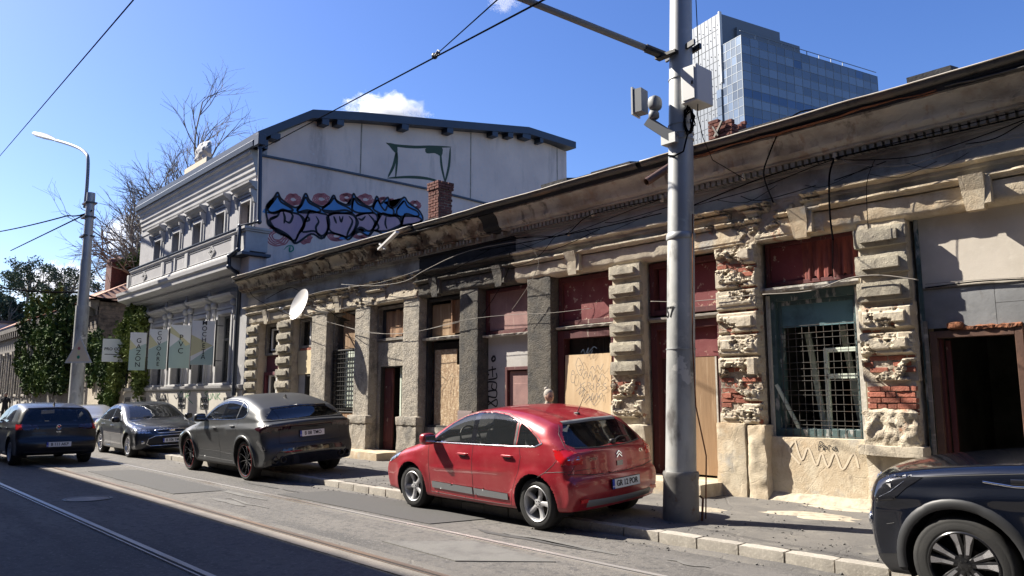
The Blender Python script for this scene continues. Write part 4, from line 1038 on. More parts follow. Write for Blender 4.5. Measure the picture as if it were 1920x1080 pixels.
# ---- bays. openings lie between the piers; infill sits back at YI
YI = 11.0
def frame(parent, name, m, x0, x1, z0, z1, y0=YI - .08, y1=YI + .06, w=.07, sill=True, wtop=None):
    b = MB(); wt = wtop or w
    b.box(x0, x0 + w, y0, y1, z0, z1, .005); b.box(x1 - w, x1, y0, y1, z0, z1, .005); b.box(x0 + w, x1 - w, y0, y1, z1 - wt, z1, .005)
    if sill: b.box(x0 + w, x1 - w, y0, y1, z0, z0 + w, .005)
    return b.build(name, m, parent)
def panel(parent, name, m, x0, x1, z0, z1, y=YI, t=.03, amp=0.0, seed=0, sc=3):
    if amp: return rough(name, m, parent, x0, x1, y, y + t, z0, z1, res=.08, amp=amp, sc=sc, seed=seed)
    b = MB(); b.box(x0, x1, y, y + t, z0, z1, .003); return b.build(name, m, parent)
def wins(px0, py0, px1, py1, Y=YI): return RECT(px0, py0, px1, py1, Y)
bay = [(PIERS[i][1], PIERS[i + 1][0]) for i in range(len(PIERS) - 1)]
# bay 0: window over maroon panel, white window below
a, c = bay[0]; a += .02; c -= .02
t = frame(bld, 'transom_window', 'wood_grey', a, c, 2.95, 3.95); frame(t, 'casement', 'white_frame', a + .30, c - .08, 3.1, 3.8, YI - .02, YI + .03, .05); b = MB(); b.box((a + c) / 2 + .1, (a + c) / 2 + .16, YI - .02, YI + .03, 3.15, 3.75); b.build('mullion', 'white_frame', t); panel(t, 'pane', 'old_glass', a + .07, c - .07, 3.02, 3.88, YI + .035, .006)
panel(bld, 'apron_panel', 'maroon_panel', a, c, 2.42, 2.95)
t = frame(bld, 'window', 'maroon_panel', a, c, .9, 2.42, w=.1); frame(t, 'casement', 'white_frame', a + .25, c - .05, 1.0, 2.34, YI - .03, YI + .03, .06); b = MB(); b.box((a + c) / 2 + .08, (a + c) / 2 + .17, YI - .035, YI + .03, 1.0, 2.3); b.build('mullion', 'white_frame', t); panel(t, 'pane', 'old_glass', a + .1, c - .06, 1.0, 2.32, YI + .035, .006); panel(t, 'curtain', 'curtain', a + .1, (a + c) / 2 - .1, 1.0, 2.3, YI + .12, .02)
panel(bld, 'apron_wall', 'plaster_beige', a, c, ZB, .92, YF + .1, .2)
# bay 1
a, c = bay[1]; a += .02; c -= .02
t = frame(bld, 'transom_window', 'wood_grey', a, c, 3.08, 3.95); b = MB(); b.box(a + .55, a + .62, YI - .03, YI + .03, 3.15, 3.88); b.build('mullion', 'white_frame', t); panel(t, 'pane', 'old_glass', a + .07, c - .07, 3.15, 3.88, YI + .035, .006)
panel(bld, 'apron_panel', 'cream_panel', a, c, 2.30, 3.0, YI - .10, .1); 
b = MB()
for i in range(7): b.box(a + .12 + i * .14, a + .24 + i * .14, YI - .1, YI, 3.0, 3.07, .01)
o = b.build('bricks_on_ledge', 'brick', bld); o['kind'] = 'stuff'
panel(bld, 'side_panel', 'white_wall', a, a + .42, .1, 2.3, YI - .05, .06)
t = frame(bld, 'door', 'dark_wall', a + .44, c, .1, 2.3, sill=False); panel(t, 'curtain', 'curtain', a + .55, c - .05, .15, 2.2, YI + .10, .02); 
panel(bld, 'apron_wall', 'plaster_beige', a, c, ZB, .55, YF + .18, .2)
# bay 2: board, steel grille, planks
a, c = bay[2]; a += .02; c -= .02
frame(bld, 'opening_frame', 'wood_grey', a, c, .35, 3.95, sill=True)
panel(bld, 'plywood_board', 'ply_old', a + .45, c - .05, 2.95, 3.72, YI - .02, .02)
b = MB(); b.bar((a + .45, YI - .06, 3.93), (c + .15, YI - .12, 3.58), .02, .17); b.build('loose_plank', 'wood_raw', bld)
t = panel(bld, 'shutter', 'green_wood', a + .5, c - .05, 1.35, 2.88, YI + .02, .03); panel(bld, 'dark_board', 'iron_dark', a + .05, a + .48, 1.3, 2.9, YI + .02, .03)
g = frame(bld, 'window_grille', 'iron_dark', a + .05, c - .05, 1.2, 2.92, YI - .12, YI - .08, .035)
vb = MB(); vb.box(-.008, .008, YI - .105, YI - .092, 1.2, 2.92); vme = mesh_of(vb.build('grille_bar', 'iron_dark'))
n = 11
for i in range(n): piece('grille_bar', vme, g, (a + .12 + (c - a - .24) * i / (n - 1), 0, 0))
hb = MB(); hb.box(a + .06, c - .06, YI - .118, YI - .106, -.008, .008); hme = mesh_of(hb.build('grille_bar', 'iron_dark'))
for i in range(13): piece('grille_bar', hme, g, (0, 0, 1.3 + i * .125))
pl = MB(); pl.box(-.088, .088, YI - .10, YI - .07, .42, 1.22, .004); plm = mesh_of(pl.build('plank', 'wood_raw'))
k = 0; x = a + .12
while x < c: piece('plank', plm, bld, (x, rs.uniform(-.01, .01), rs.uniform(-.03, .03)), (0, rs.uniform(-.01, .01), 0)); x += .185
rough('plinth', 'plaster_beige', bld, a, c, YF + .05, YI + .1, ZB, .42, res=.08, amp=.02, seed=33)
# bay 3: torn wood, concrete panel, doorway with open red leaf
a, c = bay[3]; a += .02; c -= .02
frame(bld, 'opening_frame', 'wood_grey', a, c, 3.05, 3.95)
k = 0; x = a + .42
while x < c - .05:
    b = MB(); b.add(*rough_box(x - .07, x + .07, YI - .03, YI - .005, 3.12 + rs.uniform(-.03, .08), 3.80 + rs.uniform(-.02, .04), res=.06, amp=.012, sc=5, seed=k)); b.build('torn_board', 'wood_raw', bld, fix=False); x += .145; k += 1
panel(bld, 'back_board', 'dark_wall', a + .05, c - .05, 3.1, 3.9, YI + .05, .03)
rough('over_door_wall', 'concrete_rough', bld, a, c, YI - .05, YI + .2, 2.40, 3.04, res=.07, amp=.008, seed=41)
panel(bld, 'side_wall', 'concrete_rough', a, a + .14, .2, 2.42, YI - .04, .2); panel(bld, 'side_wall', 'concrete_rough', c - .18, c, .2, 2.42, YI - .04, .2)
d = frame(bld, 'doorway', 'iron_dark', a + .14, c - .18, .25, 2.42, YI - .03, YI + .1, .05, sill=False)
b = MB(); b.box(a + .19, a + .58, YI + .06, YI + .11, .27, 2.36, .004); b.build('door_leaf', 'red_wood', d)
for zz in (.5, 1.3): b = MB(); b.box(a + .26, a + .52, YI + .045, YI + .06, zz, zz + .6, .008); b.build('door_panel', 'red_wood', d)
b = MB(); b.box(a + .84, a + .90, YI + .1, YI + .75, .27, 2.36); b.build('door_leaf', 'green_wood', d)
# steps
def step(x0, x1, y0, z1, seed, label):
    o = rough('door_step', 'plaster_sand', None, x0, x1, y0, 10.98, .05, z1, res=.08, amp=.012, sc=4, seed=seed, round_=.02); tag(o, label, 'step'); return o
step(-18.3, -15.9, 10.15, .30, 3, 'worn concrete step in front of the doorway with the open red leaf')
step(-9.6, -6.78, 9.98, .32, 5, 'pale concrete step at the foot of the lamp pole, before the brown door')
# bay 4: plywood, OSB
a, c = bay[4]; a += .02; c -= .02
frame(bld, 'opening_frame', 'dark_wall', a, c, .9, 3.95); panel(bld, 'plywood_board', 'ply_old', a + .15, a + 1.02, 3.05, 3.80, YI - .02, .02); panel(bld, 'plywood_board', 'wood_raw', a + 1.0, c - .05, 3.08, 3.85, YI - .05, .02)
b = MB(); b.bar((a + 1.05, YI - .07, 3.08), (a + 1.02, YI - .07, 3.85), .04, .12); b.build('loose_plank', 'wood_raw', bld)
sweepx('window_ledge', 'old_white_wood', bld, [(11.05, 2.95), (10.80, 2.95), (10.78, 3.0), (11.05, 3.05)], a, c, .1, .012, 6, 3)
panel(bld, 'osb_board', 'osb', a + .28, a + 1.12, .95, 2.72, YI - .03, .018); panel(bld, 'osb_board', 'osb', a + 1.13, c - .02, .90, 2.35, YI - .05, .018)
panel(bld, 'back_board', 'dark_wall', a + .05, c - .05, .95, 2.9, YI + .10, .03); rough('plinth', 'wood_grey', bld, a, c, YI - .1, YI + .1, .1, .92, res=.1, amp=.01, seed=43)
b = MB(); b.box(-13.48, -12.98, YF - .035, YF, .98, 1.32, .006); mb_ = b.build('meter_box', 'meter_box', bld); b = MB(); b.box(-13.43, -13.03, YF - .042, YF - .034, 1.02, 1.28, .003); b.build('meter_door', 'meter_box', mb_)
# bay 5: pink board above, pale wall with a red door
a, c = bay[5]; a += .02; c -= .02
frame(bld, 'opening_frame', 'red_wood', a, c, 2.95, 3.95, w=.08); panel(bld, 'upper_panel', 'pink_panel', a + .08, c - .05, 3.05, 3.88, YI - .02, .03, .004, 4)
sweepx('window_ledge', 'old_white_wood', bld, [(11.05, 2.90), (10.84, 2.90), (10.82, 2.94), (11.05, 2.98)], a, c, .1, .012, 6, 4)
panel(bld, 'infill_wall', 'white_wall', a, c, 2.25, 2.9, YI, .1); panel(bld, 'infill_wall', 'white_wall', a, a + .57, .1, 2.25, YI, .1)
d = frame(bld, 'door', 'red_wood', a + .57, c, .12, 2.25, YI - .02, YI + .08, .07, sill=False); panel(d, 'door_leaf', 'pink_panel', a + .66, c - .05, .12, 2.16, YI + .04, .03)
for zz, hh in ((.4, .6), (1.2, .7)): panel(d, 'door_panel', 'pink_panel', a + .78, c - .2, zz, zz + hh, YI + .028, .012)
# bay 6: red panel, leaning plywood
a, c = bay[6]; a += .02; c -= .02
frame(bld, 'opening_frame', 'red_wood', a, c, 3.0, 3.95, w=.09); panel(bld, 'upper_panel', 'red_panel', a + .09, c - .06, 3.08, 3.86, YI - .02, .03)
sweepx('window_ledge', 'old_white_wood', bld, [(11.05, 2.93), (10.84, 2.93), (10.82, 2.97), (11.05, 3.02)], a, c, .1, .012, 6, 5)
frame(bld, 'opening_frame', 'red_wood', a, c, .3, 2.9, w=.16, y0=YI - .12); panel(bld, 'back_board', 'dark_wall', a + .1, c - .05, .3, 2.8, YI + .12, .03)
for i in range(6): b = MB(); b.box(a + .62 + i * .14, a + .635 + i * .14, YI + .05, YI + .065, 2.3, 2.85); b.build('window_bar', 'iron_dark', bld)
panel(bld, 'side_board', 'pink_panel', c - .16, c, .5, 2.25, YI - .14, .03)
b = MB(); b.obox(((a + c) / 2 + .04, YI - .16, 1.40), (1, 0, 0), (0, 1, -.04), (0, .04, 1), .58, .012, 1.02); pw6 = b.build('plywood_sheet', 'ply', bld)
rough('plinth', 'plaster_beige', bld, a, c, YI - .1, YI + .1, .1, .4, res=.1, amp=.01, seed=44)
# bay 7: brown double door behind the pole
a, c = bay[7]; a += .02; c -= .02
frame(bld, 'opening_frame', 'red_wood', a, c, 3.02, 3.95, w=.09, y0=YI - .12); panel(bld, 'upper_panel', 'red_panel', a + .12, (a + c) / 2 - .03, 3.12, 3.85, YI - .0, .03); panel(bld, 'upper_panel', 'red_panel', (a + c) / 2 + .03, c - .1, 3.12, 3.85, YI - .0, .03, .004, 9)
sweepx('window_ledge', 'wood_grey', bld, [(11.05, 2.90), (10.84, 2.90), (10.80, 2.94), (10.80, 2.97), (11.05, 3.02)], a, c, .1, .01, 6, 6)
d = frame(bld, 'double_door', 'red_wood', a, c, .28, 2.9, YI - .12, YI + .06, .13, sill=False); panel(d, 'fanlight_board', 'red_panel', a + .13, c - .12, 2.28, 2.78, YI - .02, .03)
panel(d, 'door_leaf', 'red_wood', a + .13, (a + c) / 2, .3, 2.28, YI + .02, .04)
for zz, hh in ((.42, .3), (.8, .3), (1.2, .42), (1.72, .42)): panel(d, 'door_panel', 'red_wood', a + .22, (a + c) / 2 - .08, zz, zz + hh, YI - .0, .03)
panel(d, 'plywood_cover', 'ply_old', (a + c) / 2 + .02, c - .22, .36, 2.27, YI - .06, .02, .002, 4)
b = MB(); b.box(c - .22, c - .19, YI - .08, YI - .05, .3, 2.27); b.build('white_strip', 'old_white_wood', d)
# bay 8: cloth-hung transom, blue window with welded mesh, low plastered wall
a, c = bay[8]; a += .02; c -= .02
frame(bld, 'opening_frame', 'red_wood', a, c, 3.30, 3.98, w=.06); panel(bld, 'upper_panel', 'red_panel', a + .06, a + .62, 3.36, 3.92, YI - .03, .03)
nn = 46; vs = []; zt = 3.95
for i in range(nn + 1):
    u = i / nn; x = a + .60 + (c - a - .66) * u
    for j in range(10):
        v = j / 9; z = zt - v * (.60 + .03 * math.sin(u * 21) + .02 * math.sin(u * 47))
        vs.append((x, YI - .07 + (.018 * math.sin(u * 38) + .012 * math.sin(u * 71 + 1)) * (v ** .7), z))
b = MB(); b.add(vs, [(i * 10 + j, (i + 1) * 10 + j, (i + 1) * 10 + j + 1, i * 10 + j + 1) for i in range(nn) for j in range(9)])
b.add([(x_, y_ + .006, z_) for x_, y_, z_ in vs], [(i * 10 + j, i * 10 + j + 1, (i + 1) * 10 + j + 1, (i + 1) * 10 + j) for i in range(nn) for j in range(9)])
b.build('cloth_curtain', 'red_cloth', bld, smooth=True, fix=False)
sweepx('window_ledge', 'old_white_wood', bld, [(11.05, 3.20), (10.76, 3.19), (10.74, 3.23), (10.74, 3.26), (11.05, 3.31)], a - .04, c + .02, .08, .012, 7, 7)
w = frame(bld, 'barred_window', 'teal_wood', a, c, 1.02, 3.19, YI - .10, YI + .10, .13)
frame(w, 'inner_frame', 'teal_wood', a + .13, c - .13, 1.10, 3.06, YI - .02, YI + .08, .06)
b = MB(); b.box(c - .10, c - .02, YI - .14, YI - .10, 1.0, 3.16, .006); b.build('white_jamb', 'old_white_wood', w); b = MB(); b.box(a - .0, a + .06, YI - .14, YI - .10, 1.0, 3.16, .006); b.build('white_jamb', 'old_white_wood', w)
b = MB(); b.box(a + .18, c - .18, YI + .0, YI + .03, 2.66, 3.0); b.build('blue_board', 'teal_panel', w)
b = MB(); b.box(c - .17, c - .145, YI - .05, YI - .02, 1.05, 2.9); b.build('iron_post', 'teal_wood', w)
gx0, gx1, gz0, gz1 = a + .22, c - .10, 1.05, 2.66
vb = MB(); vb.box(-.0032, .0032, YI - .112, YI - .105, gz0, gz1); vme = mesh_of(vb.build('mesh_wire', 'iron_bar'))
hb = MB(); hb.box(gx0, gx1, YI - .120, YI - .113, -.0032, .0032); hme = mesh_of(hb.build('mesh_wire', 'iron_bar'))
x = gx0
while x < gx1 + .01: piece('mesh_wire', vme, w, (x, 0, 0), (0, rs.uniform(-.004, .004), 0)); x += .112
z = gz0 + .02
while z < gz1 + .05: piece('mesh_wire', hme, w, (rs.uniform(-.05, .0), 0, z), (0, rs.uniform(-.006, .006), 0)); z += .108
cs = frame(w, 'broken_casement', 'green_wood', c - .72, c - .16, 1.08, 2.33, YI + .10, YI + .15, .065); b = MB(); b.box(c - .70, c - .18, YI + .10, YI + .15, 1.88, 1.95); b.build('glazing_bar', 'green_wood', w)
b = MB(); b.bar((a + .10, YI - .10, 1.80), (a + .46, YI - .06, 1.05), .045); b.build('leaning_stick', 'green_wood', w)
for (xa_, ya_, za_, xb_, yb_, zb_, t_) in ((a + .50, YI + .6, 1.0, a + .34, YI + .5, 2.6, .09), (a + .95, YI + .9, 1.0, a + .80, YI + .7, 2.7, .10), (a + .7, YI + 1.4, .9, a + 1.3, YI + 1.2, 2.8, .07)):
    b = MB(); b.bar((xa_, ya_, za_), (xb_, yb_, zb_), t_, .03); b.build('stored_door_frame', 'green_wood', w)
rough('low_wall', 'plaster_sand', bld, a - .06, c + .05, YF + .04, YI + .15, ZB, 1.03, res=.06, amp=.0025, sc=3, seed=46, round_=.015)
sweepx('wall_foot', 'sand', bld, [(YF + .1, .3), (YF + .02, .22), (YF - .10, .13), (YF - .12, .10), (YF + .1, .08)], a - .1, c + .1, .08, .02, 4, 9)
# bay 9: boards, sheet metal, open dark doorway
a, c = bay[9]; a += .02; c -= .02; y9 = 10.88
b = MB(); b.box(a, a + .05, y9 - .02, y9 + .10, .12, 4.0); b.build('corner_post', 'teal_wood', bld)
panel(bld, 'white_board', 'board_white', a + .05, c, 3.04, 3.98, y9, .02); b = MB(); b.box(a + .05, c, y9 - .012, y9 + .02, 3.02, 3.045); b.build('board_batten', 'wood_grey', bld)
for (xa_, xb_, za_, zb_) in ((a + .05, a + .88, 2.50, 3.015), (a + .885, c, 2.78, 3.015), (a + .885, c, 2.50, 2.775), (a + 1.16, c, .2, 2.49)): panel(bld, 'metal_sheet', 'sheet_metal', xa_, xb_, za_, zb_, y9 + .004, .012, .004, int(xa_ * 7), 2)
d = frame(bld, 'doorway', 'brown_metal', a + .10, a + 1.16, .12, 2.46, y9 - .04, y9 + .10, .09, sill=False)
b = MB(); b.box(a + .24, a + .30, y9 + .1, y9 + .14, .12, 2.34); b.box(a + .19, a + .22, y9 + .02, y9 + .1, .12, 2.36); b.build('inner_jamb', 'red_wood', d)
sweepx('rusty_edge', 'rust', d, [(y9 - .06, 2.46), (y9 - .07, 2.50), (y9 + .02, 2.52), (y9 + .02, 2.46)], a + .45, a + 1.15, .03, .02, 14, 3, .02)
b = MB(); b.add(*blob((a + .42, y9 - .04, 2.52), (.10, .05, .05))); b.build('rusty_bracket', 'rust', d, smooth=True)
b = MB(); b.box(a + .04, a + .09, y9 - .06, y9 - .04, .5, 2.6, .004); b.build('loose_strip', 'wood_grey', d)
# bay 10
a, c = bay[10]; panel(bld, 'white_board', 'board_white', a, c, .1, 3.98, YI, .03)
# the rooms behind (dark inside)
b = MB()
b.box(-24.8, 2.2, 14.6, 14.7, 0, 5.4); b.box(-24.8, 2.2, 11.2, 14.6, -.04, .10); b.box(-24.8, 2.2, 11.4, 14.6, 4.3, 4.36)
b.build('inner_room', 'room_wall', bld)
for x in (-24.75, -19.9, -17.6, -15.4, -13.2, -10.9, -8.7, -6.45, -4.2, -1.95, 2.15):
    b = MB(); b.box(x - .04, x + .04, 11.46, 14.6, .1, 4.3); b.build('partition', 'room_wall', bld)
b = MB(); b.box(2.2, 2.3, 10.72, 20, 0, 5.5); b.box(-24.74, 2.3, 19.9, 20, 0, 5.5); b.build('rear_wall', 'plaster_beige', bld)

# ---- graffiti on the boards and walls (flat paint strokes)
def strokes(name, m, px_lines, Y, w, parent, off=-.003):
    b = MB()
    for ln in px_lines:
        pts = [PY(x, y, Y) for x, y in smoothpts(ln, 5)]
        pts = [(p[0], Y + off, p[2]) for p in pts]; ribbon(b, pts, w, (0, -1, 0))
    return b.build(name, m, parent, fix=False)
o9 = ((780, 460), 1271 / 400)
def Z1(pts): return [(780 + x / 3.1775, 460 + y / 3.1765) for x, y in pts]
strokes('graffiti', 'ink_blue', [Z1(p) for p in (
    [(985, 640), (1000, 620), (1010, 650), (1030, 610), (1025, 645), (1060, 605), (1080, 615)], [(1035, 660), (1055, 625)],
    [(955, 710), (970, 670), (990, 700), (1000, 730), (985, 775), (965, 750), (955, 710)], [(965, 720), (985, 715)], [(975, 745), (990, 740)],
    [(925, 790), (935, 745), (950, 770), (945, 815), (930, 815), (925, 790)], [(932, 770), (942, 768)],
    [(980, 815), (985, 850)], [(1010, 815), (985, 835), (1010, 860)], [(1020, 860), (1025, 820), (1045, 825), (1030, 842), (1048, 860)], [(1062, 820), (1060, 862)], [(1075, 862), (1080, 825), (1098, 830), (1080, 845)], [(1135, 822), (1115, 832), (1138, 850), (1112, 868)],
    [(955, 870), (985, 845), (975, 890), (1010, 855), (990, 905)], [(1000, 930), (1030, 885), (1040, 925), (1055, 880), (1060, 920), (1080, 880), (1085, 905), (1110, 880), (1120, 930)], [(1005, 940), (1040, 905), (1060, 950), (1095, 900)],
    [(1040, 740), (1055, 720), (1070, 745), (1085, 715), (1100, 740), (1120, 705)], [(1000, 800), (1015, 750), (1030, 790), (1045, 750), (1060, 800), (1075, 770), (1090, 810), (1110, 765), (1130, 790)])], YI - .17, .008, pw6, -.012)
strokes('graffiti', 'spray_black', [Z1(p) for p in ([(455, 665), (468, 662), (472, 680), (458, 690), (452, 675), (460, 668)],)], YI, .05, bld)
strokes('graffiti', 'spray_black', [Z1(p) for p in ([(432, 745), (478, 735)], [(455, 720), (458, 785)], [(435, 765), (432, 775)], [(478, 760), (480, 790), (432, 800)], [(430, 850), (430, 815), (478, 820), (475, 860), (452, 850), (455, 822)], [(432, 895), (432, 940)], [(430, 870), (478, 865), (476, 905), (434, 900)], [(430, 950), (480, 918), (478, 960), (430, 925)])], YI, .035, bld)
strokes('graffiti', 'spray_white', [[(1490, 825), (1503, 862), (1515, 840), (1530, 872), (1540, 850), (1552, 875), (1565, 850), (1580, 880), (1600, 850), (1610, 878)], [(1488, 828), (1480, 845), (1500, 870)]], YF + .036, .028, bld, -.001)
strokes('graffiti', 'spray_black', [[(1535, 845), (1537, 828), (1543, 832), (1536, 838)], [(1543, 843), (1550, 838), (1543, 836), (1546, 845)], [(1553, 845), (1553, 836), (1558, 836)], [(1565, 838), (1560, 842), (1566, 844), (1567, 838), (1570, 846)]], YF + .036, .012, bld, -.003)
for (px, py) in ((1325, 690), (650, 870)): pass
strokes('graffiti', 'spray_black', [[(828, 720), (822, 760)], [(818, 700), (835, 712), (820, 735)], [(845, 740), (850, 700), (840, 715)]], YI - .05, .010, bld, -.006)
# ============================================================ grey two-storey building
mat('grey_render', (.33, .325, .33), .9, layers=[(.8, (.28, .275, .28), .45, .65), (6, (.42, .41, .40), .55, .72), (1.5, (.25, .24, .235), .66, .78, (1, 1, .2))], bumps=[(50, .35, .006), (3, .2, .01)])
mat('side_render', (.72, .58, .50), .9, layers=[(.5, (.62, .50, .44), .42, .62), (1.6, (.46, .38, .34), .54, .72, (1, 1, .18)), (8, (.60, .54, .51), .55, .72)], bumps=[(40, .4, .008), (1.5, .25, .02)])
mat('trim_light', (.40, .395, .39), .85, layers=[(2, (.33, .325, .32), .5, .7), (9, (.33, .31, .29), .66, .8)], bumps=[(30, .3, .005)])
mat('plinth_pale', (.46, .43, .37), .9, layers=[(1.2, (.36, .33, .28), .5, .7)], bumps=[(30, .4, .006)])
mat('plinth_blue', (.17, .20, .24), .85, layers=[(3, (.26, .29, .31), .5, .66), (8, (.08, .10, .13), .58, .7)])
mat('roof_metal', (.045, .055, .075), .45, .5, layers=[(.8, (.06, .07, .09), .5, .7)])
mat('roof_metal_pale', (.30, .34, .38), .3, .6)  # paler, shinier metal for the snow rail
mat('window_frame_dark', (.055, .060, .068), .5)
mat('grille_ornament', (.06, .06, .058), .7)
glass('town_glass', (.05, .055, .06), .18, .03)
mat('banner_white', (.74, .75, .72), .7); mat('banner_green', (.38, .50, .45), .7); mat('banner_yellow', (.60, .57, .33), .7); mat('banner_frame', (.02, .02, .022), .5)
gb = empty('town_house', (-30.5, 10.7, .12), 'grey two-storey classical town house with a balustrade and a blank graffitied gable wall', 'building')
GX0, GX1, GY = -37.0, -24.78, 10.72
# ---- gable wall profile (y, z) at x = GX1
gable = [(10.75, .0), (10.75, 10.15), (12.75, 11.75), (13.2, 11.88), (20.0, 12.9), (23.6, 13.8), (26.1, 12.0), (26.1, 0)]
def gy(px, py): p = PX(px, py, GX1); return p[1], p[2]
ridge = [gy(x, y) for x, y in ((500, 262), (587, 222), (680, 222), (830, 236), (985, 250), (1062, 285))]
gable = [(10.75, 0.0), (10.75, ridge[0][1])] + ridge + [(ridge[-1][0], 0.0)]
b = MB(); b.prism(gable, GX1 - .3, GX1, 'yz'); b.build('gable_wall', 'side_render', gb)
yl = [gy(498, 297), gy(600, 316), gy(800, 357), gy(905, 383), gy(1000, 402)]
low = [(10.75, 0.0), (10.74, yl[0][1])] + [q for q in yl[1:]] + [(yl[-1][0], 0.0)]
b = MB(); b.prism(low, GX1 - .01, GX1 + .10, 'yz'); b.build('lower_gable_wall', 'side_render', gb)
b = MB()
for p, q in zip([low[1]] + low[2:-1], low[2:-1]):
    if p != q: b.bar((GX1 + .07, p[0], p[1] + .03), (GX1 + .07, q[0], q[1] + .03), .22, .07)
b.build('wall_coping', 'roof_metal', gb)
for px in (678, 883, 1044):
    t_, z_ = gy(px, 240); t2, z2 = gy(px, 380)
    b = MB(); b.box(GX1 + .0005, GX1 + .012, t_ - .025, t_ + .025, 8.0, np.interp(t_, [r[0] for r in ridge], [r[1] for r in ridge]) - .02); b.build('wall_joint', 'concrete_rough', gb)
# roof: slab following the gable outline, overhanging
top = [tuple(PX(a_, b_, GX1 + .45)[1:]) for a_, b_ in ((484, 246), (587, 205), (680, 210), (830, 224), (992, 238), (1080, 266))]
vs = []; 
for (y, z) in top:
    for x in (GX1 + .45, GX0 - .3): vs += [(x, y, z), (x, y, z - .32)]
n = len(top); fs = []
for i in range(n - 1): a = 4 * i; c = a + 4; fs += [(a, c, c + 2, a + 2), (a + 1, a + 3, c + 3, c + 1), (a, a + 1, c + 1, c), (a + 2, c + 2, c + 3, a + 3)]
fs += [(0, 2, 3, 1), (4 * n - 4, 4 * n - 3, 4 * n - 1, 4 * n - 2)]
b = MB(); b.add(vs, fs); grf = b.build('roof', 'roof_metal', gb)
for px, wd in ((600, .28), (628, .28), (749, .32), (833, .32), (917, .32), (946, .30), (976, .5), (1004, .2), (508, .35)):
    y_, z_ = gy(px, 240); z_ = np.interp(y_, [r[0] for r in top], [r[1] for r in top]) - .32
    b = MB(); b.box(GX1 + .02, GX1 + .42, y_ - wd / 2, y_ + wd / 2, z_ - .22, z_ + .01); b.build('roof_bracket', 'roof_metal', grf)
# front roof slope edge, gutter, metal sheet strip
sweepx('eaves_gutter', 'roof_metal', gb, [(10.50, 10.02), (10.36, 10.02), (10.34, 10.20), (10.40, 10.26), (10.9, 10.34), (10.9, 10.02)], GX0 + .05, GX1 + .45, .5)
for i in range(22):
    x = GX0 + i * .58; pass
b = MB(); b.tube([(GX0 + .1, 10.55, 10.44), (GX1 + .4, 10.55, 10.44)], .02, 5); b.build('snow_rail', 'roof_metal_pale', grf)
# front wall with cut window openings (pieces round the holes)
def wall_with_holes(name, m, x0, x1, z0, z1, y0, y1, holes, parent):
    b = MB(); xs = sorted(set([x0, x1] + [h[0] for h in holes] + [h[1] for h in holes]))
    for a, c in zip(xs[:-1], xs[1:]):
        hs = sorted([(h[2], h[3]) for h in holes if h[0] <= a + 1e-6 and h[1] >= c - 1e-6]); z = z0
        for h0, h1 in hs:
            if h0 > z: b.box(a, c, y0, y1, z, h0)
            z = h1
        if z < z1: b.box(a, c, y0, y1, z, z1)
    return b.build(name, m, parent)
UPX = [-25.42, -27.62, -29.9, -32.2, -34.45, -36.6]
LOX = [-26.75, -29.05, -31.3, -33.6, -35.9]
uh = [(x - .42, x + .42, 6.9, 8.32) for x in UPX[:5]]; lh = [(x - .58, x + .58, 2.12, 4.50) for x in LOX]
wall_with_holes('front_wall', 'grey_render', GX0, GX1 + .03, 5.9, 10.3, GY, GY + .35, uh, gb)
wall_with_holes('front_wall', 'grey_render', GX0, GX1 - .55, .9, 5.9, GY, GY + .35, lh, gb)
b = MB(); b.box(GX1 - .55, GX1 + .03, GY - .02, GY + .35, 0, 5.9); b.build('corner_strip', 'grey_render', gb)
b = MB(); b.box(GX0, GX1, 12.4, 12.5, 0, 9.9); b.build('inner_wall', 'dark_wall', gb)
b = MB(); b.box(GX0 - .02, GX0 + .3, 10.74, 26, 0, 10.3); b.build('west_wall', 'grey_render', gb)
# top cornice profiles
sweepx('top_cornice', 'trim_light', gb, [(10.72, 9.12), (10.68, 9.15), (10.67, 9.30), (10.63, 9.33), (10.63, 9.46), (10.58, 9.52), (10.57, 9.68), (10.52, 9.74), (10.50, 9.86), (10.43, 9.92), (10.42, 10.02), (10.74, 10.02)], GX0 + .15, GX1 + .08, .5)
sweepx('frieze_band', 'trim_light', gb, [(10.72, 8.86), (10.69, 8.87), (10.69, 8.92), (10.72, 8.93)], GX0, GX1, .5)
for i, x in enumerate(UPX[:5]):
    w = frame(gb, 'upper_window', 'trim_light', x - .52, x + .52, 6.88, 8.42, GY - .07, GY + .02, .10, sill=False)
    frame(w, 'window_surround', 'trim_light', x - .70, x + .70, 6.8, 8.60, GY - .035, GY + .01, .07, sill=False)
    fr = frame(w, 'sash_frame', 'window_frame_dark', x - .42, x + .42, 6.9, 8.32, GY + .22, GY + .28, .06)
    b = MB(); b.box(x - .03, x + .03, GY + .21, GY + .28, 6.95, 8.3); b.box(x - .36, x - .03, GY + .225, GY + .27, 7.75, 7.80); b.box(x + .03, x + .36, GY + .225, GY + .27, 7.75, 7.80); b.build('sash_bar', 'window_frame_dark', w)
    panel(w, 'pane', 'town_glass', x - .38, x + .38, 6.94, 8.28, GY + .25, .006)
    sweepx('window_hood', 'trim_light', w, [(10.73, 8.62), (10.66, 8.64), (10.62, 8.70), (10.54, 8.74), (10.50, 8.80), (10.42, 8.84), (10.41, 8.90), (10.73, 8.92)], x - .80, x + .80, .5)
    for s in (-1, 1):
        b = MB(); b.prism([(10.73, 8.60), (10.50, 8.64), (10.52, 8.52), (10.60, 8.38), (10.64, 8.22), (10.73, 8.16)], x + s * .70 - .05, x + s * .70 + .05, 'yz'); b.build('hood_bracket', 'trim_light', w)
    b = MB(); b.tube([(x + 1.02, GY, 7.40), (x + 1.02, GY - .16, 7.48), (x + 1.06, GY - .22, 7.38), (x + 1.0, GY - .22, 7.30)], .02, 5); b.build('flag_hook', 'iron_dark', gb)
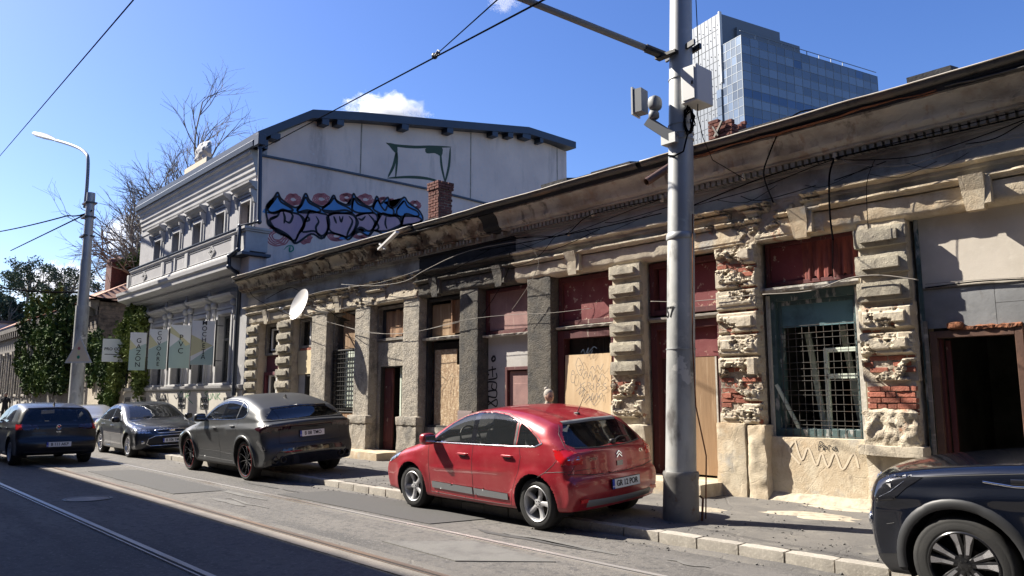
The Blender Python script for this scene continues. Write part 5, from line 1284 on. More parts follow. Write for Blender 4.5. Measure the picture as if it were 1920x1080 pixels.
# balustrade parapet
BY = 10.18
b = MB(); b.box(GX0 + .9, GX1 + .75, BY, BY + .12, 6.40, 7.0); b.build('parapet_wall', 'grey_render', gb)
b = MB(); b.box(GX1 + .32, GX1 + .78, BY - .04, 10.9, 6.36, 7.02, .01); b.build('parapet_end_block', 'trim_light', gb)
b = MB(); b.box(GX1 + .26, GX1 + .84, BY - .1, 10.95, 7.02, 7.08); b.box(GX1 + .22, GX1 + .88, BY - .14, 11.0, 7.08, 7.16); b.build('end_block_cap', 'trim_light', gb)
sweepx('parapet_rail', 'trim_light', gb, [(BY + .16, 7.0), (BY - .04, 7.0), (BY - .05, 7.05), (BY - .09, 7.08), (BY - .09, 7.14), (BY + .2, 7.16)], GX0 + .85, GX1 + .24, .5)
b = MB(); b.box(GX0 + .8, GX1 + .3, BY - .12, BY + .24, 7.162, 7.195); b.build('rail_flashing', 'roof_metal', gb)
sweepx('parapet_base', 'trim_light', gb, [(BY + .1, 6.30), (BY - .08, 6.30), (BY - .08, 6.36), (BY - .03, 6.42), (BY + .1, 6.42)], GX0 + .8, GX1 + .80, .5)
b = MB(); b.box(GX1 + .1, GX1 + .95, BY - .22, 10.95, 6.20, 6.29); b.build('ledge_flashing', 'roof_metal', gb)
b = MB(); b.box(GX1 - .0, GX1 + .75, 10.3, 10.9, 5.62, 6.20, .02); b.build('cornice_return', 'side_render', gb)
secs = [(-25.1, -29.3, 'diamond', -26.9), (-29.3, -32.0, 'panel', -30.6), (-32.0, -36.3, 'diamond', -34.3)]
for xb, xa, kind, xc in secs:
    f = frame(gb, 'parapet_panel', 'trim_light', xa + .1, xb - .1, 6.46, 6.96, BY - .022, BY + .001, .035)
    if kind == 'diamond':
        for s in (1, .55):
            b = MB(); P4 = [(xc - .28 * s, 6.71), (xc, 6.71 + .2 * s), (xc + .28 * s, 6.71), (xc, 6.71 - .2 * s)]
            for i in range(4): p, q = P4[i], P4[(i + 1) % 4]; b.bar((p[0], BY - .03, p[1]), (q[0], BY - .03, q[1]), .04, .035, up=(0, 1, 0))
            b.build('diamond_ornament', 'trim_light', f)
    else:
        for xx in (xa + .15, xc, xb - .15): b = MB(); b.box(xx - .07, xx + .07, BY - .05, BY + .001, 6.45, 6.99, .008); b.build('pilaster_strip', 'trim_light', f)
for x in (-29.3, -32.0, -36.45, -25.0): b = MB(); b.box(x - .12, x + .12, BY - .06, BY + .14, 6.42, 6.995, .01); b.build('parapet_pier', 'trim_light', gb)
# main cornice under the parapet
sweepx('main_cornice', 'trim_light', gb, [(10.74, 5.40), (10.68, 5.42), (10.66, 5.54), (10.55, 5.60), (10.40, 5.62), (10.34, 5.74), (10.22, 5.80), (9.98, 5.86), (9.96, 6.02), (9.90, 6.08), (9.88, 6.20), (10.74, 6.26)], GX0 - .2, GX1 + .10, .5)
lm = MB(); lm.add(*blob((0, 10.36, 5.68), (.055, .10, .05), (.8, .8), 8, 6)); lme = mesh_of(lm.build('cornice_leaf', 'trim_light', smooth=True, fix=False))
x = GX1 - .1
while x > GX0: piece('cornice_leaf', lme, gb, (x, 0, 0)); x -= .16
# ground-floor windows
for i, x in enumerate(LOX):
    w = frame(gb, 'ground_floor_window', 'trim_light', x - .70, x + .70, 2.10, 4.66, GY - .06, GY + .02, .12, sill=False)
    frame(w, 'window_surround', 'trim_light', x - .86, x + .86, 2.10, 4.80, GY - .03, GY + .01, .08, sill=False)
    fr = frame(w, 'sash_frame', 'window_frame_dark', x - .58, x + .58, 2.12, 4.50, GY + .20, GY + .27, .08)
    b = MB(); b.box(x - .04, x + .04, GY + .18, GY + .27, 2.2, 4.42); b.box(x - .50, x - .04, GY + .19, GY + .26, 3.62, 3.70); b.box(x + .04, x + .50, GY + .19, GY + .26, 3.62, 3.70); b.build('sash_bar', 'window_frame_dark', w)
    panel(w, 'pane', 'town_glass', x - .52, x + .52, 2.18, 4.44, GY + .235, .006)
    b = MB(); b.box(x - .54, x - .22, GY + .30, GY + .32, 2.2, 4.4); b.box(x + .24, x + .54, GY + .30, GY + .32, 2.2, 4.4); b.build('curtain', 'curtain', w)
    sweepx('window_hood', 'trim_light', w, [(10.73, 4.98), (10.62, 5.0), (10.58, 5.08), (10.46, 5.12), (10.42, 5.20), (10.73, 5.24)], x - .98, x + .98, .5)
    for s in (-1, 1):
        b = MB(); b.add(*blob((x + s * .86, 10.62, 4.88), (.10, .11, .12), (.8, .7), 12, 8)); b.add(*blob((x + s * .86, 10.66, 4.62), (.075, .07, .16), (.8, .7), 12, 8)); b.add(*blob((x + s * .86, 10.69, 4.36), (.05, .04, .10), (.8, .7), 12, 8)); b.build('scroll_bracket', 'trim_light', w, smooth=True)
    for s in (-.98,):
        b = MB(); b.lathe([(.0, .26), (.035, .22), (.04, .16), (.02, .14), (.06, .10), (.06, .05), (.10, .02), (.10, 0)], c=(x + s * 1.16, 10.55, 5.24), n=12); b.build('finial', 'trim_light', gb, smooth=True)
    b = MB(); b.box(x - .95, x + .95, GY - .14, GY, 2.04, 2.11, .01); b.build('window_sill', 'trim_light', w)
for x in [(a + c) / 2 for a, c in zip(LOX[:-1], LOX[1:])]: b = MB(); b.box(x - .14, x + .14, GY - .05, GY, 2.11, 4.97, .01); b.build('pilaster', 'grey_render', gb)
# plinth: sill band, pale base with cast grilles, blue base
sweepx('plinth_band', 'trim_light', gb, [(10.73, 1.86), (10.56, 1.88), (10.52, 1.94), (10.50, 2.02), (10.73, 2.05)], GX0 - .55, GX1 - .1, .5)
b = MB(); b.box(GX0 - .45, GX1 - .02, 10.60, 10.9, .90, 1.86); b.build('plinth', 'plinth_pale', gb)
b = MB(); b.box(GX0 - .5, GX1 + .0, 10.56, 10.9, .0, .90); b.build('plinth', 'plinth_blue', gb)
for x in (-25.85, -27.95, -30.2, -32.4, -34.8, -36.9):
    g = frame(gb, 'vent_grille', 'grille_ornament', x - .38, x + .38, 1.20, 1.62, 10.585, 10.60, .03)
    b = MB(); q = random.Random(int(x * 10))
    for i in range(4):
        for j in range(2):
            cx, cz = x - .27 + i * .18, 1.30 + j * .2
            b.tube([(cx + .07 * math.cos(a), 10.59, cz + .07 * math.sin(a)) for a in np.linspace(0, 2 * PI, 9)], .012, 4, False)
    b.build('grille_scrolls', 'grille_ornament', g)
# plinth graffiti
def Z2(pts): return [(220 + x / 4.696, 560 + y / 4.696) for x, y in pts]
strokes('graffiti', 'spray_green', [Z2(p) for p in ([(565, 815), (548, 850), (560, 885), (580, 860), (570, 820), (555, 825)], [(600, 820), (598, 890)], [(605, 870), (625, 820), (645, 815), (635, 850), (610, 860), (665, 925)],
    [(800, 815), (770, 830), (790, 855), (780, 885), (765, 900)], [(805, 850), (800, 890), (825, 880), (822, 840)], [(835, 880), (840, 835), (865, 885), (868, 830)], [(880, 830), (878, 890)], [(905, 830), (885, 860), (910, 890)])], 10.60, .035, gb, -.006)
strokes('graffiti', 'spray_black', [Z2(p) for p in ([(370, 860), (385, 890), (395, 850), (410, 890), (425, 845), (430, 890)], [(440, 830), (450, 895)], [(500, 850), (520, 880), (540, 850)], [(330, 850), (345, 885), (355, 855)])], 10.60, .05, gb, -.006)
# roof ornament: white pediment block with broken plaster
ob = empty('roof_ornament', (-29.6, 10.6, 10.6), 'white crumbling gable ornament standing on the edge of the town-house roof', 'ornament')
p0, p1 = PY(355, 322, 10.8), PY(397, 300, 10.8)
b = MB(); b.box(p0[0], p1[0], 10.6, 11.0, 10.25, 10.85, .02); b.build('base_block', 'spray_white', ob)
b = MB(); xm = (p0[0] + p1[0]) / 2; b.add(*rough_box(xm - .6, xm + .85, 10.65, 10.9, 10.8, 11.75, res=.06, amp=.09, sc=4, seed=4, round_=.40)); b.build('carved_crest', 'trim_light', ob, smooth=True, fix=False)
# downpipe
dp = [PY(488, 275, 10.45), PY(486, 416, 10.45), PY(450, 424, 10.05), PY(447, 468, 10.0), PY(430, 480, 9.9), PY(429, 500, 9.9), PY(448, 515, 10.35), PY(449, 540, 10.5), PY(438, 742, 10.5)]
b = MB(); pts = []
for p in dp: pts.append(tuple(p))
b.tube(pts, .075, 8)
for k in (1, 2, 3, 4, 5, 6, 7): b.add(*blob(pts[k], (.085, .085, .085), (1, 1), 10, 6))
dpo = b.build('downpipe', 'roof_metal', gb, smooth=True, sharp=50)
p = dp[0]; b = MB(); b.box(p[0] - .18, p[0] + .18, p[1] - .15, p[1] + .12, p[2] + .02, p[2] + .42, .02); b.build('rainwater_head', 'roof_metal', gb)
# ---- gable graffiti
GP = GX1 + .1
def gp(px, py, o=.004): p = PX(px, py, GP); return (GP + o, p[1], p[2])
mat('paint_blue', (.07, .22, .46), .8, layers=[(3, (.10, .26, .48), .5, .7)]); mat('paint_pink', (.44, .29, .33), .8, layers=[(2, (.33, .23, .31), .45, .65, (1, 1, .3))]); mat('paint_red', (.40, .13, .13), .85); mat('paint_dark', (.012, .014, .02), .8); mat('paint_green', (.03, .22, .13), .8)
def Z5(pts): return [(460 + x / 2.842, 180 + y / 2.842) for x, y in pts]
def gfill(name, m, polys, o):
    b = MB()
    for P in polys:
        q = smoothpts(Z5(P), 3, True); vs = [gp(x, y, o) for x, y in q]; bm = bmesh.new(); f = bm.faces.new([bm.verts.new(v) for v in vs]); bmesh.ops.triangulate(bm, faces=[f]); bm.verts.index_update()
        b.add([v.co[:] for v in bm.verts], [tuple(v.index for v in f.verts) for f in bm.faces]); bm.free()
    return b.build(name, m, gb, fix=False)
def gstroke(name, m, lines, w, o, taper=True):
    b = MB()
    for ln in lines: ribbon(b, [gp(x, y, o) for x, y in smoothpts(Z5(ln), 5)], w, (1, 0, 0), taper)
    return b.build(name, m, gb, fix=False)
shadow = [[(112, 590), (150, 545), (172, 515), (190, 548), (250, 590), (290, 585), (320, 520), (345, 560), (405, 590), (440, 575), (470, 530), (490, 560), (555, 580), (576, 520), (600, 560), (670, 590), (700, 535), (720, 575), (760, 540), (765, 590), (800, 590), (844, 540), (870, 570), (925, 610), (945, 660), (900, 680), (840, 690), (745, 735), (690, 715), (655, 745), (600, 720), (550, 765), (520, 745), (445, 730), (405, 760), (350, 735), (270, 785), (235, 755), (160, 720), (118, 660)]]
gfill('graffiti_ground', 'paint_pink', shadow, .004)
gfill('graffiti_blue_band', 'paint_blue', [shadow[0][:33] + [(935, 632), (700, 628), (400, 624), (112, 628)]], .006)
bodies = [[(130, 660), (170, 640), (190, 610), (240, 620), (290, 635), (310, 680), (290, 720), (262, 770), (215, 745), (160, 710)],
          [(300, 720), (330, 640), (345, 615), (400, 625), (440, 640), (445, 700), (410, 745), (365, 720)],
          [(440, 640), (480, 625), (560, 630), (590, 660), (580, 710), (545, 750), (500, 740), (450, 715)],
          [(590, 640), (640, 625), (695, 630), (700, 680), (660, 720), (610, 700), (565, 745), (600, 680)],
          [(680, 710), (720, 640), (735, 625), (780, 640), (820, 640), (830, 680), (790, 705), (745, 720)],
          [(835, 690), (850, 630), (900, 640), (935, 655), (920, 675)]]
gfill('graffiti_letters', 'paint_pink', bodies, .008)
tops = [[(118, 600), (150, 560), (172, 535), (190, 565), (240, 595), (250, 612), (190, 612), (140, 622)], [(275, 610), (300, 580), (320, 540), (340, 570), (395, 600), (390, 618), (310, 622)], [(410, 600), (450, 570), (472, 545), (495, 570), (555, 600), (560, 622), (440, 622)], [(568, 600), (578, 545), (600, 575), (660, 600), (675, 622), (600, 622)], [(680, 600), (702, 555), (725, 590), (745, 610), (760, 585), (790, 610), (780, 640), (735, 632)], [(808, 605), (844, 560), (865, 590), (915, 615), (920, 640), (860, 640), (815, 640)]]
gfill('graffiti_tops', 'paint_blue', tops, .008)
gstroke('graffiti_outline', 'paint_dark', [P + P[:2] for P in bodies + tops + [[(p[0], p[1]) for p in shadow[0]]]], .075, .012, False)
gstroke('graffiti_strokes', 'paint_dark', [[(112, 655), (125, 690), (180, 715), (230, 745), (265, 785)], [(265, 785), (280, 740), (310, 700), (315, 660), (290, 630)], [(200, 615), (210, 650), (205, 680)], [(205, 660), (235, 675), (252, 640), (240, 625)], [(330, 640), (340, 660), (320, 670)], [(375, 640), (390, 670), (375, 700), (385, 735), (410, 755)], [(470, 640), (485, 680)], [(500, 640), (510, 670), (520, 640)], [(550, 640), (570, 670), (545, 730), (540, 760)], [(600, 650), (620, 660), (640, 640)], [(655, 630), (690, 680), (655, 745)], [(750, 640), (745, 680), (755, 710)], [(430, 640), (440, 700), (420, 760)], [(690, 660), (710, 700), (690, 720)], [(115, 620), (160, 625), (200, 605), (250, 625)], [(270, 625), (330, 610), (400, 625)], [(405, 605), (470, 615), (540, 610), (590, 640)], [(700, 625), (800, 640), (830, 680), (820, 700)]], .09, .012)
for (cx, cy, rx, ry, s) in ((170, 745, 70, 55, 1), (315, 750, 40, 38, 2), (255, 550, 45, 32, 3), (405, 548, 50, 32, 4), (540, 540, 40, 24, 5), (640, 550, 45, 30, 6), (485, 745, 50, 28, 7), (610, 735, 50, 25, 8), (775, 570, 30, 25, 9), (905, 580, 32, 24, 10), (735, 560, 30, 24, 11)):
    sp_r = [(cx + rx * k * (1 + .08 * math.sin(6 * a + s)) * math.cos(a), cy + ry * k * (1 + .08 * math.sin(7 * a + s)) * math.sin(a)) for a in np.linspace(0, 8 * PI, 60) for k in (1 - .028 * a,)]
    gstroke('graffiti_ripple', 'paint_red', [sp_r], .05, .002, False)
gstroke('graffiti_tag', 'paint_green', [[(205, 820), (225, 800), (250, 800), (255, 820), (235, 830), (232, 805)], [(238, 800), (236, 832)]], .05, .004)
# green outline rectangle higher up (on the main gable plane)
GP = GX1
gstroke('graffiti_sketch', 'spray_dkgreen', [[(750, 250), (790, 262), (900, 272), (1000, 270), (1098, 272)], [(752, 250), (805, 300), (800, 440)], [(805, 290), (790, 370), (760, 432)], [(755, 438), (870, 432), (970, 440), (1060, 465)], [(1092, 275), (1085, 370), (1062, 468)], [(1040, 290), (1045, 370), (1065, 462)]], .12, .004, True)
gfill('graffiti_sketch_block', 'spray_dkgreen', [[(965, 275), (1045, 270), (1045, 320), (1010, 305), (965, 305)], [(760, 252), (805, 262), (810, 298), (795, 300)]], .006)

# ---- banners on brackets in front of the ground floor
def banner(px, ytop, ybot, w, text, scheme, label):
    x = PY(px, (ytop + ybot) / 2, 10.1)[0]; z1 = PY(px, ytop, 10.1)[2]; z0 = PY(px, ybot, 10.1)[2]
    # banners stand out from the wall, facing down the street
    n = Vector((.94, -.34, 0)).normalized(); t = Vector((.34, .94, 0)).normalized()
    c = Vector((x, 10.1, (z0 + z1) / 2)); r = empty('banner_sign', tuple(c), label, 'banner', 'vertical shop banners on the town house')
    h = (z1 - z0) / 2; hw = w / 2
    b = MB(); b.obox(c, t, n, (0, 0, 1), hw, .03, h); b.build('banner_board', 'banner_white', r)
    def poly(pts, m, off, nm):
        vs = [c + t * (u * hw) + Vector((0, 0, v * h)) + n * (.03 + off) for u, v in pts]; q = MB(); q.add(vs, [tuple(range(len(vs)))]); q.build(nm, m, r, fix=False)
    if scheme == 0: poly([(-1, -1), (1, -1), (1, .42), (-1, .05)], 'banner_green', .002, 'green_field'); poly([(-1, .05), (-.1, .2), (-1, .62)], 'banner_yellow', .004, 'yellow_field')
    elif scheme == 1: poly([(-1, -1), (1, -1), (1, .45), (-1, -.02)], 'banner_green', .002, 'green_field'); poly([(-1, 0), (.0, .22), (-1, .75)], 'banner_yellow', .004, 'yellow_field')
    elif scheme == 2: poly([(-1, -1), (1, -1), (1, .15), (0, .35), (-1, -.05)], 'banner_green', .002, 'green_field'); poly([(-1, .95), (1, .12), (.55, .02), (0, .36), (-1, .62)], 'banner_yellow', .004, 'yellow_field')
    else: poly([(-1, -1), (1, -1), (1, -.12), (-1, -.85)], 'banner_green', .002, 'green_field'); poly([(-1, .35), (.9, -.12), (-1, -.62)], 'banner_yellow', .004, 'yellow_field')
    b = MB(); e = c + t * (hw + .05); b.bar(e + Vector((0, 0, h + .05)), e - Vector((0, 0, h + .05)), .05); b.build('banner_pole', 'banner_frame', r)
    for s in (.8, -.8):
        b = MB(); b.bar(e + Vector((0, 0, s * h)), Vector((e.x + .05, 10.72, e.z + s * h)), .03); b.build('banner_bracket', 'banner_frame', r)
    k = len(text); stp = min(.25, 1.8 * h / k)
    zc = {0: -.08, 1: .02, 2: .10, 3: .12}[scheme] * h
    for i, ch in enumerate(text):
        lettering('banner_letter', ch, stp * 1.12, 'black_print', r, c + n * .042 + t * (.10 * hw) + Vector((0, 0, zc + (k / 2 - i - .5) * stp)), t, (0, 0, 1), bold=.001)
banner(258, 624, 694, .62, 'GAZON', 0, 'leftmost vertical shop banner, reading GAZON, green and white')
banner(296, 618, 692, .66, 'COVOARE', 1, 'vertical shop banner reading COVOARE, second from the left')
banner(337, 610, 690, .70, 'PVC', 2, 'vertical shop banner reading PVC, with a yellow stripe')
banner(380, 602, 684, .74, 'MOCHETĂ', 3, 'vertical shop banner reading MOCHETĂ, nearest the downpipe')

# ============================================================ ivy-covered house, garden wall, far-left facade
mat('old_timber', (.13, .10, .075), .9, layers=[(3, (.04, .033, .028), .45, .65, (.2, 1, 1)), (9, (.13, .10, .08), .55, .72, (.15, 1, 1))], bumps=[(12, .6, .02, 'noise', (.1, 1, 1))], rnd=.2)
mat('tile_red', (.36, .19, .13), .9, layers=[(2, (.26, .14, .10), .45, .65), (9, (.34, .22, .16), .58, .74)], bumps=[(9, .5, .03)], rnd=.2)
mat('old_facade', (.13, .115, .10), .93, layers=[(2, (.08, .07, .06), .45, .65), (6, (.20, .18, .155), .55, .72)], bumps=[(9, .5, .02)])
mat('white_siding', (.52, .54, .56), .8)
ih = empty('ivy_house', (-55, 11, .12), 'low dark old house overgrown with ivy, with a red tiled roof and brick chimney', 'building')
IX0, IX1, IY = -76, -45.5, 11.3
b = MB(); b.box(IX0, IX1, IY, IY + 8, 0, 6.6); b.build('wall', 'old_facade', ih)
sweepx('cornice', 'old_facade', ih, [(11.3, 6.0), (11.2, 6.05), (11.15, 6.3), (10.9, 6.45), (10.85, 6.8), (11.3, 6.85)], IX0, IX1, .6)
for x in np.arange(IX0 + .4, IX1, .8): b = MB(); b.box(x - .1, x + .1, 10.92, 11.3, 6.0, 6.42); b.build('cornice_bracket', 'old_facade', ih)
for x in (-73.5, -70.8, -68.1, -65.4, -62.7, -60.0):
    w = frame(ih, 'window', 'concrete_rough', x - .75, x + .75, 1.7, 5.0, IY - .12, IY + .02, .16); panel(w, 'pane', 'town_glass', x - .6, x + .6, 1.9, 4.8, IY - .04, .02)
    for s in (-1, 1): b = MB(); b.lathe([(.15, 1.6), (.12, 1.8), (.11, 4.6), (.16, 5.0)], c=(x + s * .95, IY - .12, 0), n=10); b.build('half_column', 'concrete_rough', ih)
    b = MB(); b.box(x - .6, x + .6, IY - .08, IY + .0, .6, 1.35); b.build('apron_panel', 'plinth_pale', w)
for z in np.arange(.4, 6.6, .22): b = MB(); b.box(IX1 - .01, IX1 + .04, IY + .0, IY + 7.9, z, z + .195); b.build('board', 'old_timber', ih)
for k, (z) in enumerate(np.arange(2.2, 6.4, .24)): b = MB(); b.box(-52, IX1, IY - .05, IY - .01, z, z + .215); b.build('board', 'old_timber', ih)
b = MB(); b.add([(IX0 - .3, 10.8, 6.85), (IX1 + .4, 10.8, 6.85), (IX1 - 3.6, 15.3, 9.3), (IX0 - .3, 15.3, 9.3), (IX0 - .3, 19.8, 6.85), (IX1 + .4, 19.8, 6.85)], [(0, 1, 2, 3), (3, 2, 5, 4), (1, 5, 2)]); irf = b.build('roof', 'tile_red', ih)
for r_ in range(14):
    b = MB(); y = 10.8 + r_ * .32; z = 6.87 + r_ * .174; xr = IX1 + .3 - r_ * .285; b.obox(((IX0 + xr) / 2, y + .16, z + .08), (1, 0, 0), (0, .88, .48), (0, -.48, .88), (xr - IX0) / 2, .17, .02); b.build('tile_course', 'tile_red', irf)
cx_ = PY(221, 540, 13.8)[0]; b = MB(); b.box(cx_ - .6, cx_ + .6, 13.2, 14.4, 7.3, 9.9); b.lathe([(.75, 0), (.7, .2), (.5, .3), (0, .5)], c=(cx_, 13.8, 9.9), n=12); b.build('chimney', 'brick_dark', ih)
for (x, z, s) in ((-56.0, 2.3, .5), (-54.6, 2.4, .42)): b = MB(); b.box(x - s / 2, x + s / 2, IY - .12, IY - .07, z, z + s); b.build('wall_box', 'plinth_pale', ih)
# garden wall
b = MB(); b.box(-45.3, -38.0, 10.9, 11.15, 0, 2.9); b.box(-45.4, -37.95, 10.84, 11.2, 2.9, 3.02); gw = b.build('garden_wall', 'plaster_beige'); tag(gw, 'plain plastered garden wall between the ivy house and the grey town house', 'wall')
b = MB(); b.box(-45.95, -45.45, 10.6, 10.75, 0, 3.4); b.build('gate_post', 'iron_dark', None); tag(bpy.data.objects['gate_post'], 'narrow dark gate post beside the garden wall', 'post')
# shop sign on a bracket
sg = PY(216, 657, 9.9); sx, sz = sg[0], sg[2]
so_ = empty('hanging_sign', (sx, 9.9, sz), 'square white hanging sign reading PRO CONS, half hidden by climbing plants', 'sign')
n = Vector((.94, -.34, 0)); t = Vector((.34, .94, 0)); c = Vector((sx, 9.9, sz))
b = MB(); b.obox(c, t, n, (0, 0, 1), .50, .06, .50); b.build('sign_board', 'banner_white', so_)
lettering('sign_letters', 'PRO CONS', .17, 'black_print', so_, c + n * .065 + Vector((0, 0, .05)), t, (0, 0, 1), bold=.004)
b = MB(); b.obox(c + n * .064 - Vector((0, 0, .18)), t, n, (0, 0, 1), .4, .003, .015); b.build('underline', 'black_print', so_)
b = MB(); b.bar(c + t * .52 + Vector((0, 0, .5)), c + t * .52 - Vector((0, 0, 1.6)), .06); b.build('sign_post', 'iron_dark', so_)
# white clad building edge at the far left
wb = empty('white_building', (-84, 10, 0), 'white panelled building just inside the left edge of the picture', 'building')
b = MB(); b.box(-100, -77.5, 10.2, 18, 0, 7.9); b.build('wall', 'white_siding', wb)
for z in np.arange(.6, 7.6, .75): b = MB(); b.box(-77.5, -77.44, 10.2, 18, z, z + .72); b.build('cladding_panel', 'white_siding', wb)
b = MB(); b.box(-100, -77.3, 10.05, 18, 7.9, 8.1); b.build('roof', 'roof_metal', wb)

# ============================================================ buildings on the camera's side of the street (they cast the shade on the road)
mat('opp_wall', (.27, .25, .22), .9, layers=[(.7, (.21, .195, .17), .45, .65)], bumps=[(20, .3, .01)])
op = empty('opposite_building', (-20, -4.5, 0), 'long plain apartment block on the camera side, behind the viewer', 'building')
OPY = -3.0; OPH = (4.2 - OPY) * math.tan(SUN_EL) / math.sin(SUN_AZ)
b = MB(); b.box(-75, 60, OPY - 10, OPY, 0, OPH - .3); b.build('wall', 'opp_wall', op)
b = MB(); b.box(-75.2, 60.2, OPY - 10.2, OPY + .0, OPH - .3, OPH); b.build('roof', 'roof_metal', op)
for fl in range(int(OPH // 3.1)):
    for i in range(24):
        x = -60 + i * 3.4; w = frame(op, 'window', 'trim_light', x - .7, x + .7, 1.0 + fl * 3.1, 2.6 + fl * 3.1, OPY - .02, OPY + .05, .08); panel(w, 'pane', 'town_glass', x - .6, x + .6, 1.1 + fl * 3.1, 2.5 + fl * 3.1, OPY + .01, .01)

# unseen houses added right of the frame so car reflections and ambient light darken
def added_house(x0, x1, y0, y1, h, m, label, face):
    r = empty('added_building', ((x0 + x1) / 2, (y0 + y1) / 2, 0), label, 'building'); b = MB(); b.box(x0, x1, y0, y1, 0, h); b.build('wall', m, r)
    b = MB(); b.box(x0 - .3, x1 + .3, y0 - .3, y1 + .3, h, h + .4); b.build('roof', 'roof_metal', r)
    L0, L1 = (x0, x1) if face == 'y' else (y0, y1); n = int((L1 - L0) / 3)
    for i in range(n):
        for fl in range(int(h // 3.2)):
            t = L0 + (i + .5) * (L1 - L0) / n; z = .9 + fl * 3.2; b = MB()
            if face == 'y': b.box(t - .6, t + .6, y0 - .03, y0 + .02, z, z + 1.8)
            else: b.box(x0 - .03, x0 + .02, t - .6, t + .6, z, z + 1.8)
            b.build('window', 'town_glass', r)
added_house(2.6, 30, 10.9, 20, 9.0, 'opp_wall', 'added two-storey house right of the derelict building, unseen, darkening the reflections', 'y')
added_house(31, 60, 11, 22, 12.0, 'old_facade', 'added taller dark house further right, unseen, darkening the reflections', 'y')
added_house(64, 74, -14, 24, 15.0, 'opp_wall', 'added block at the right end of the street, unseen, darkening the reflections', 'x')
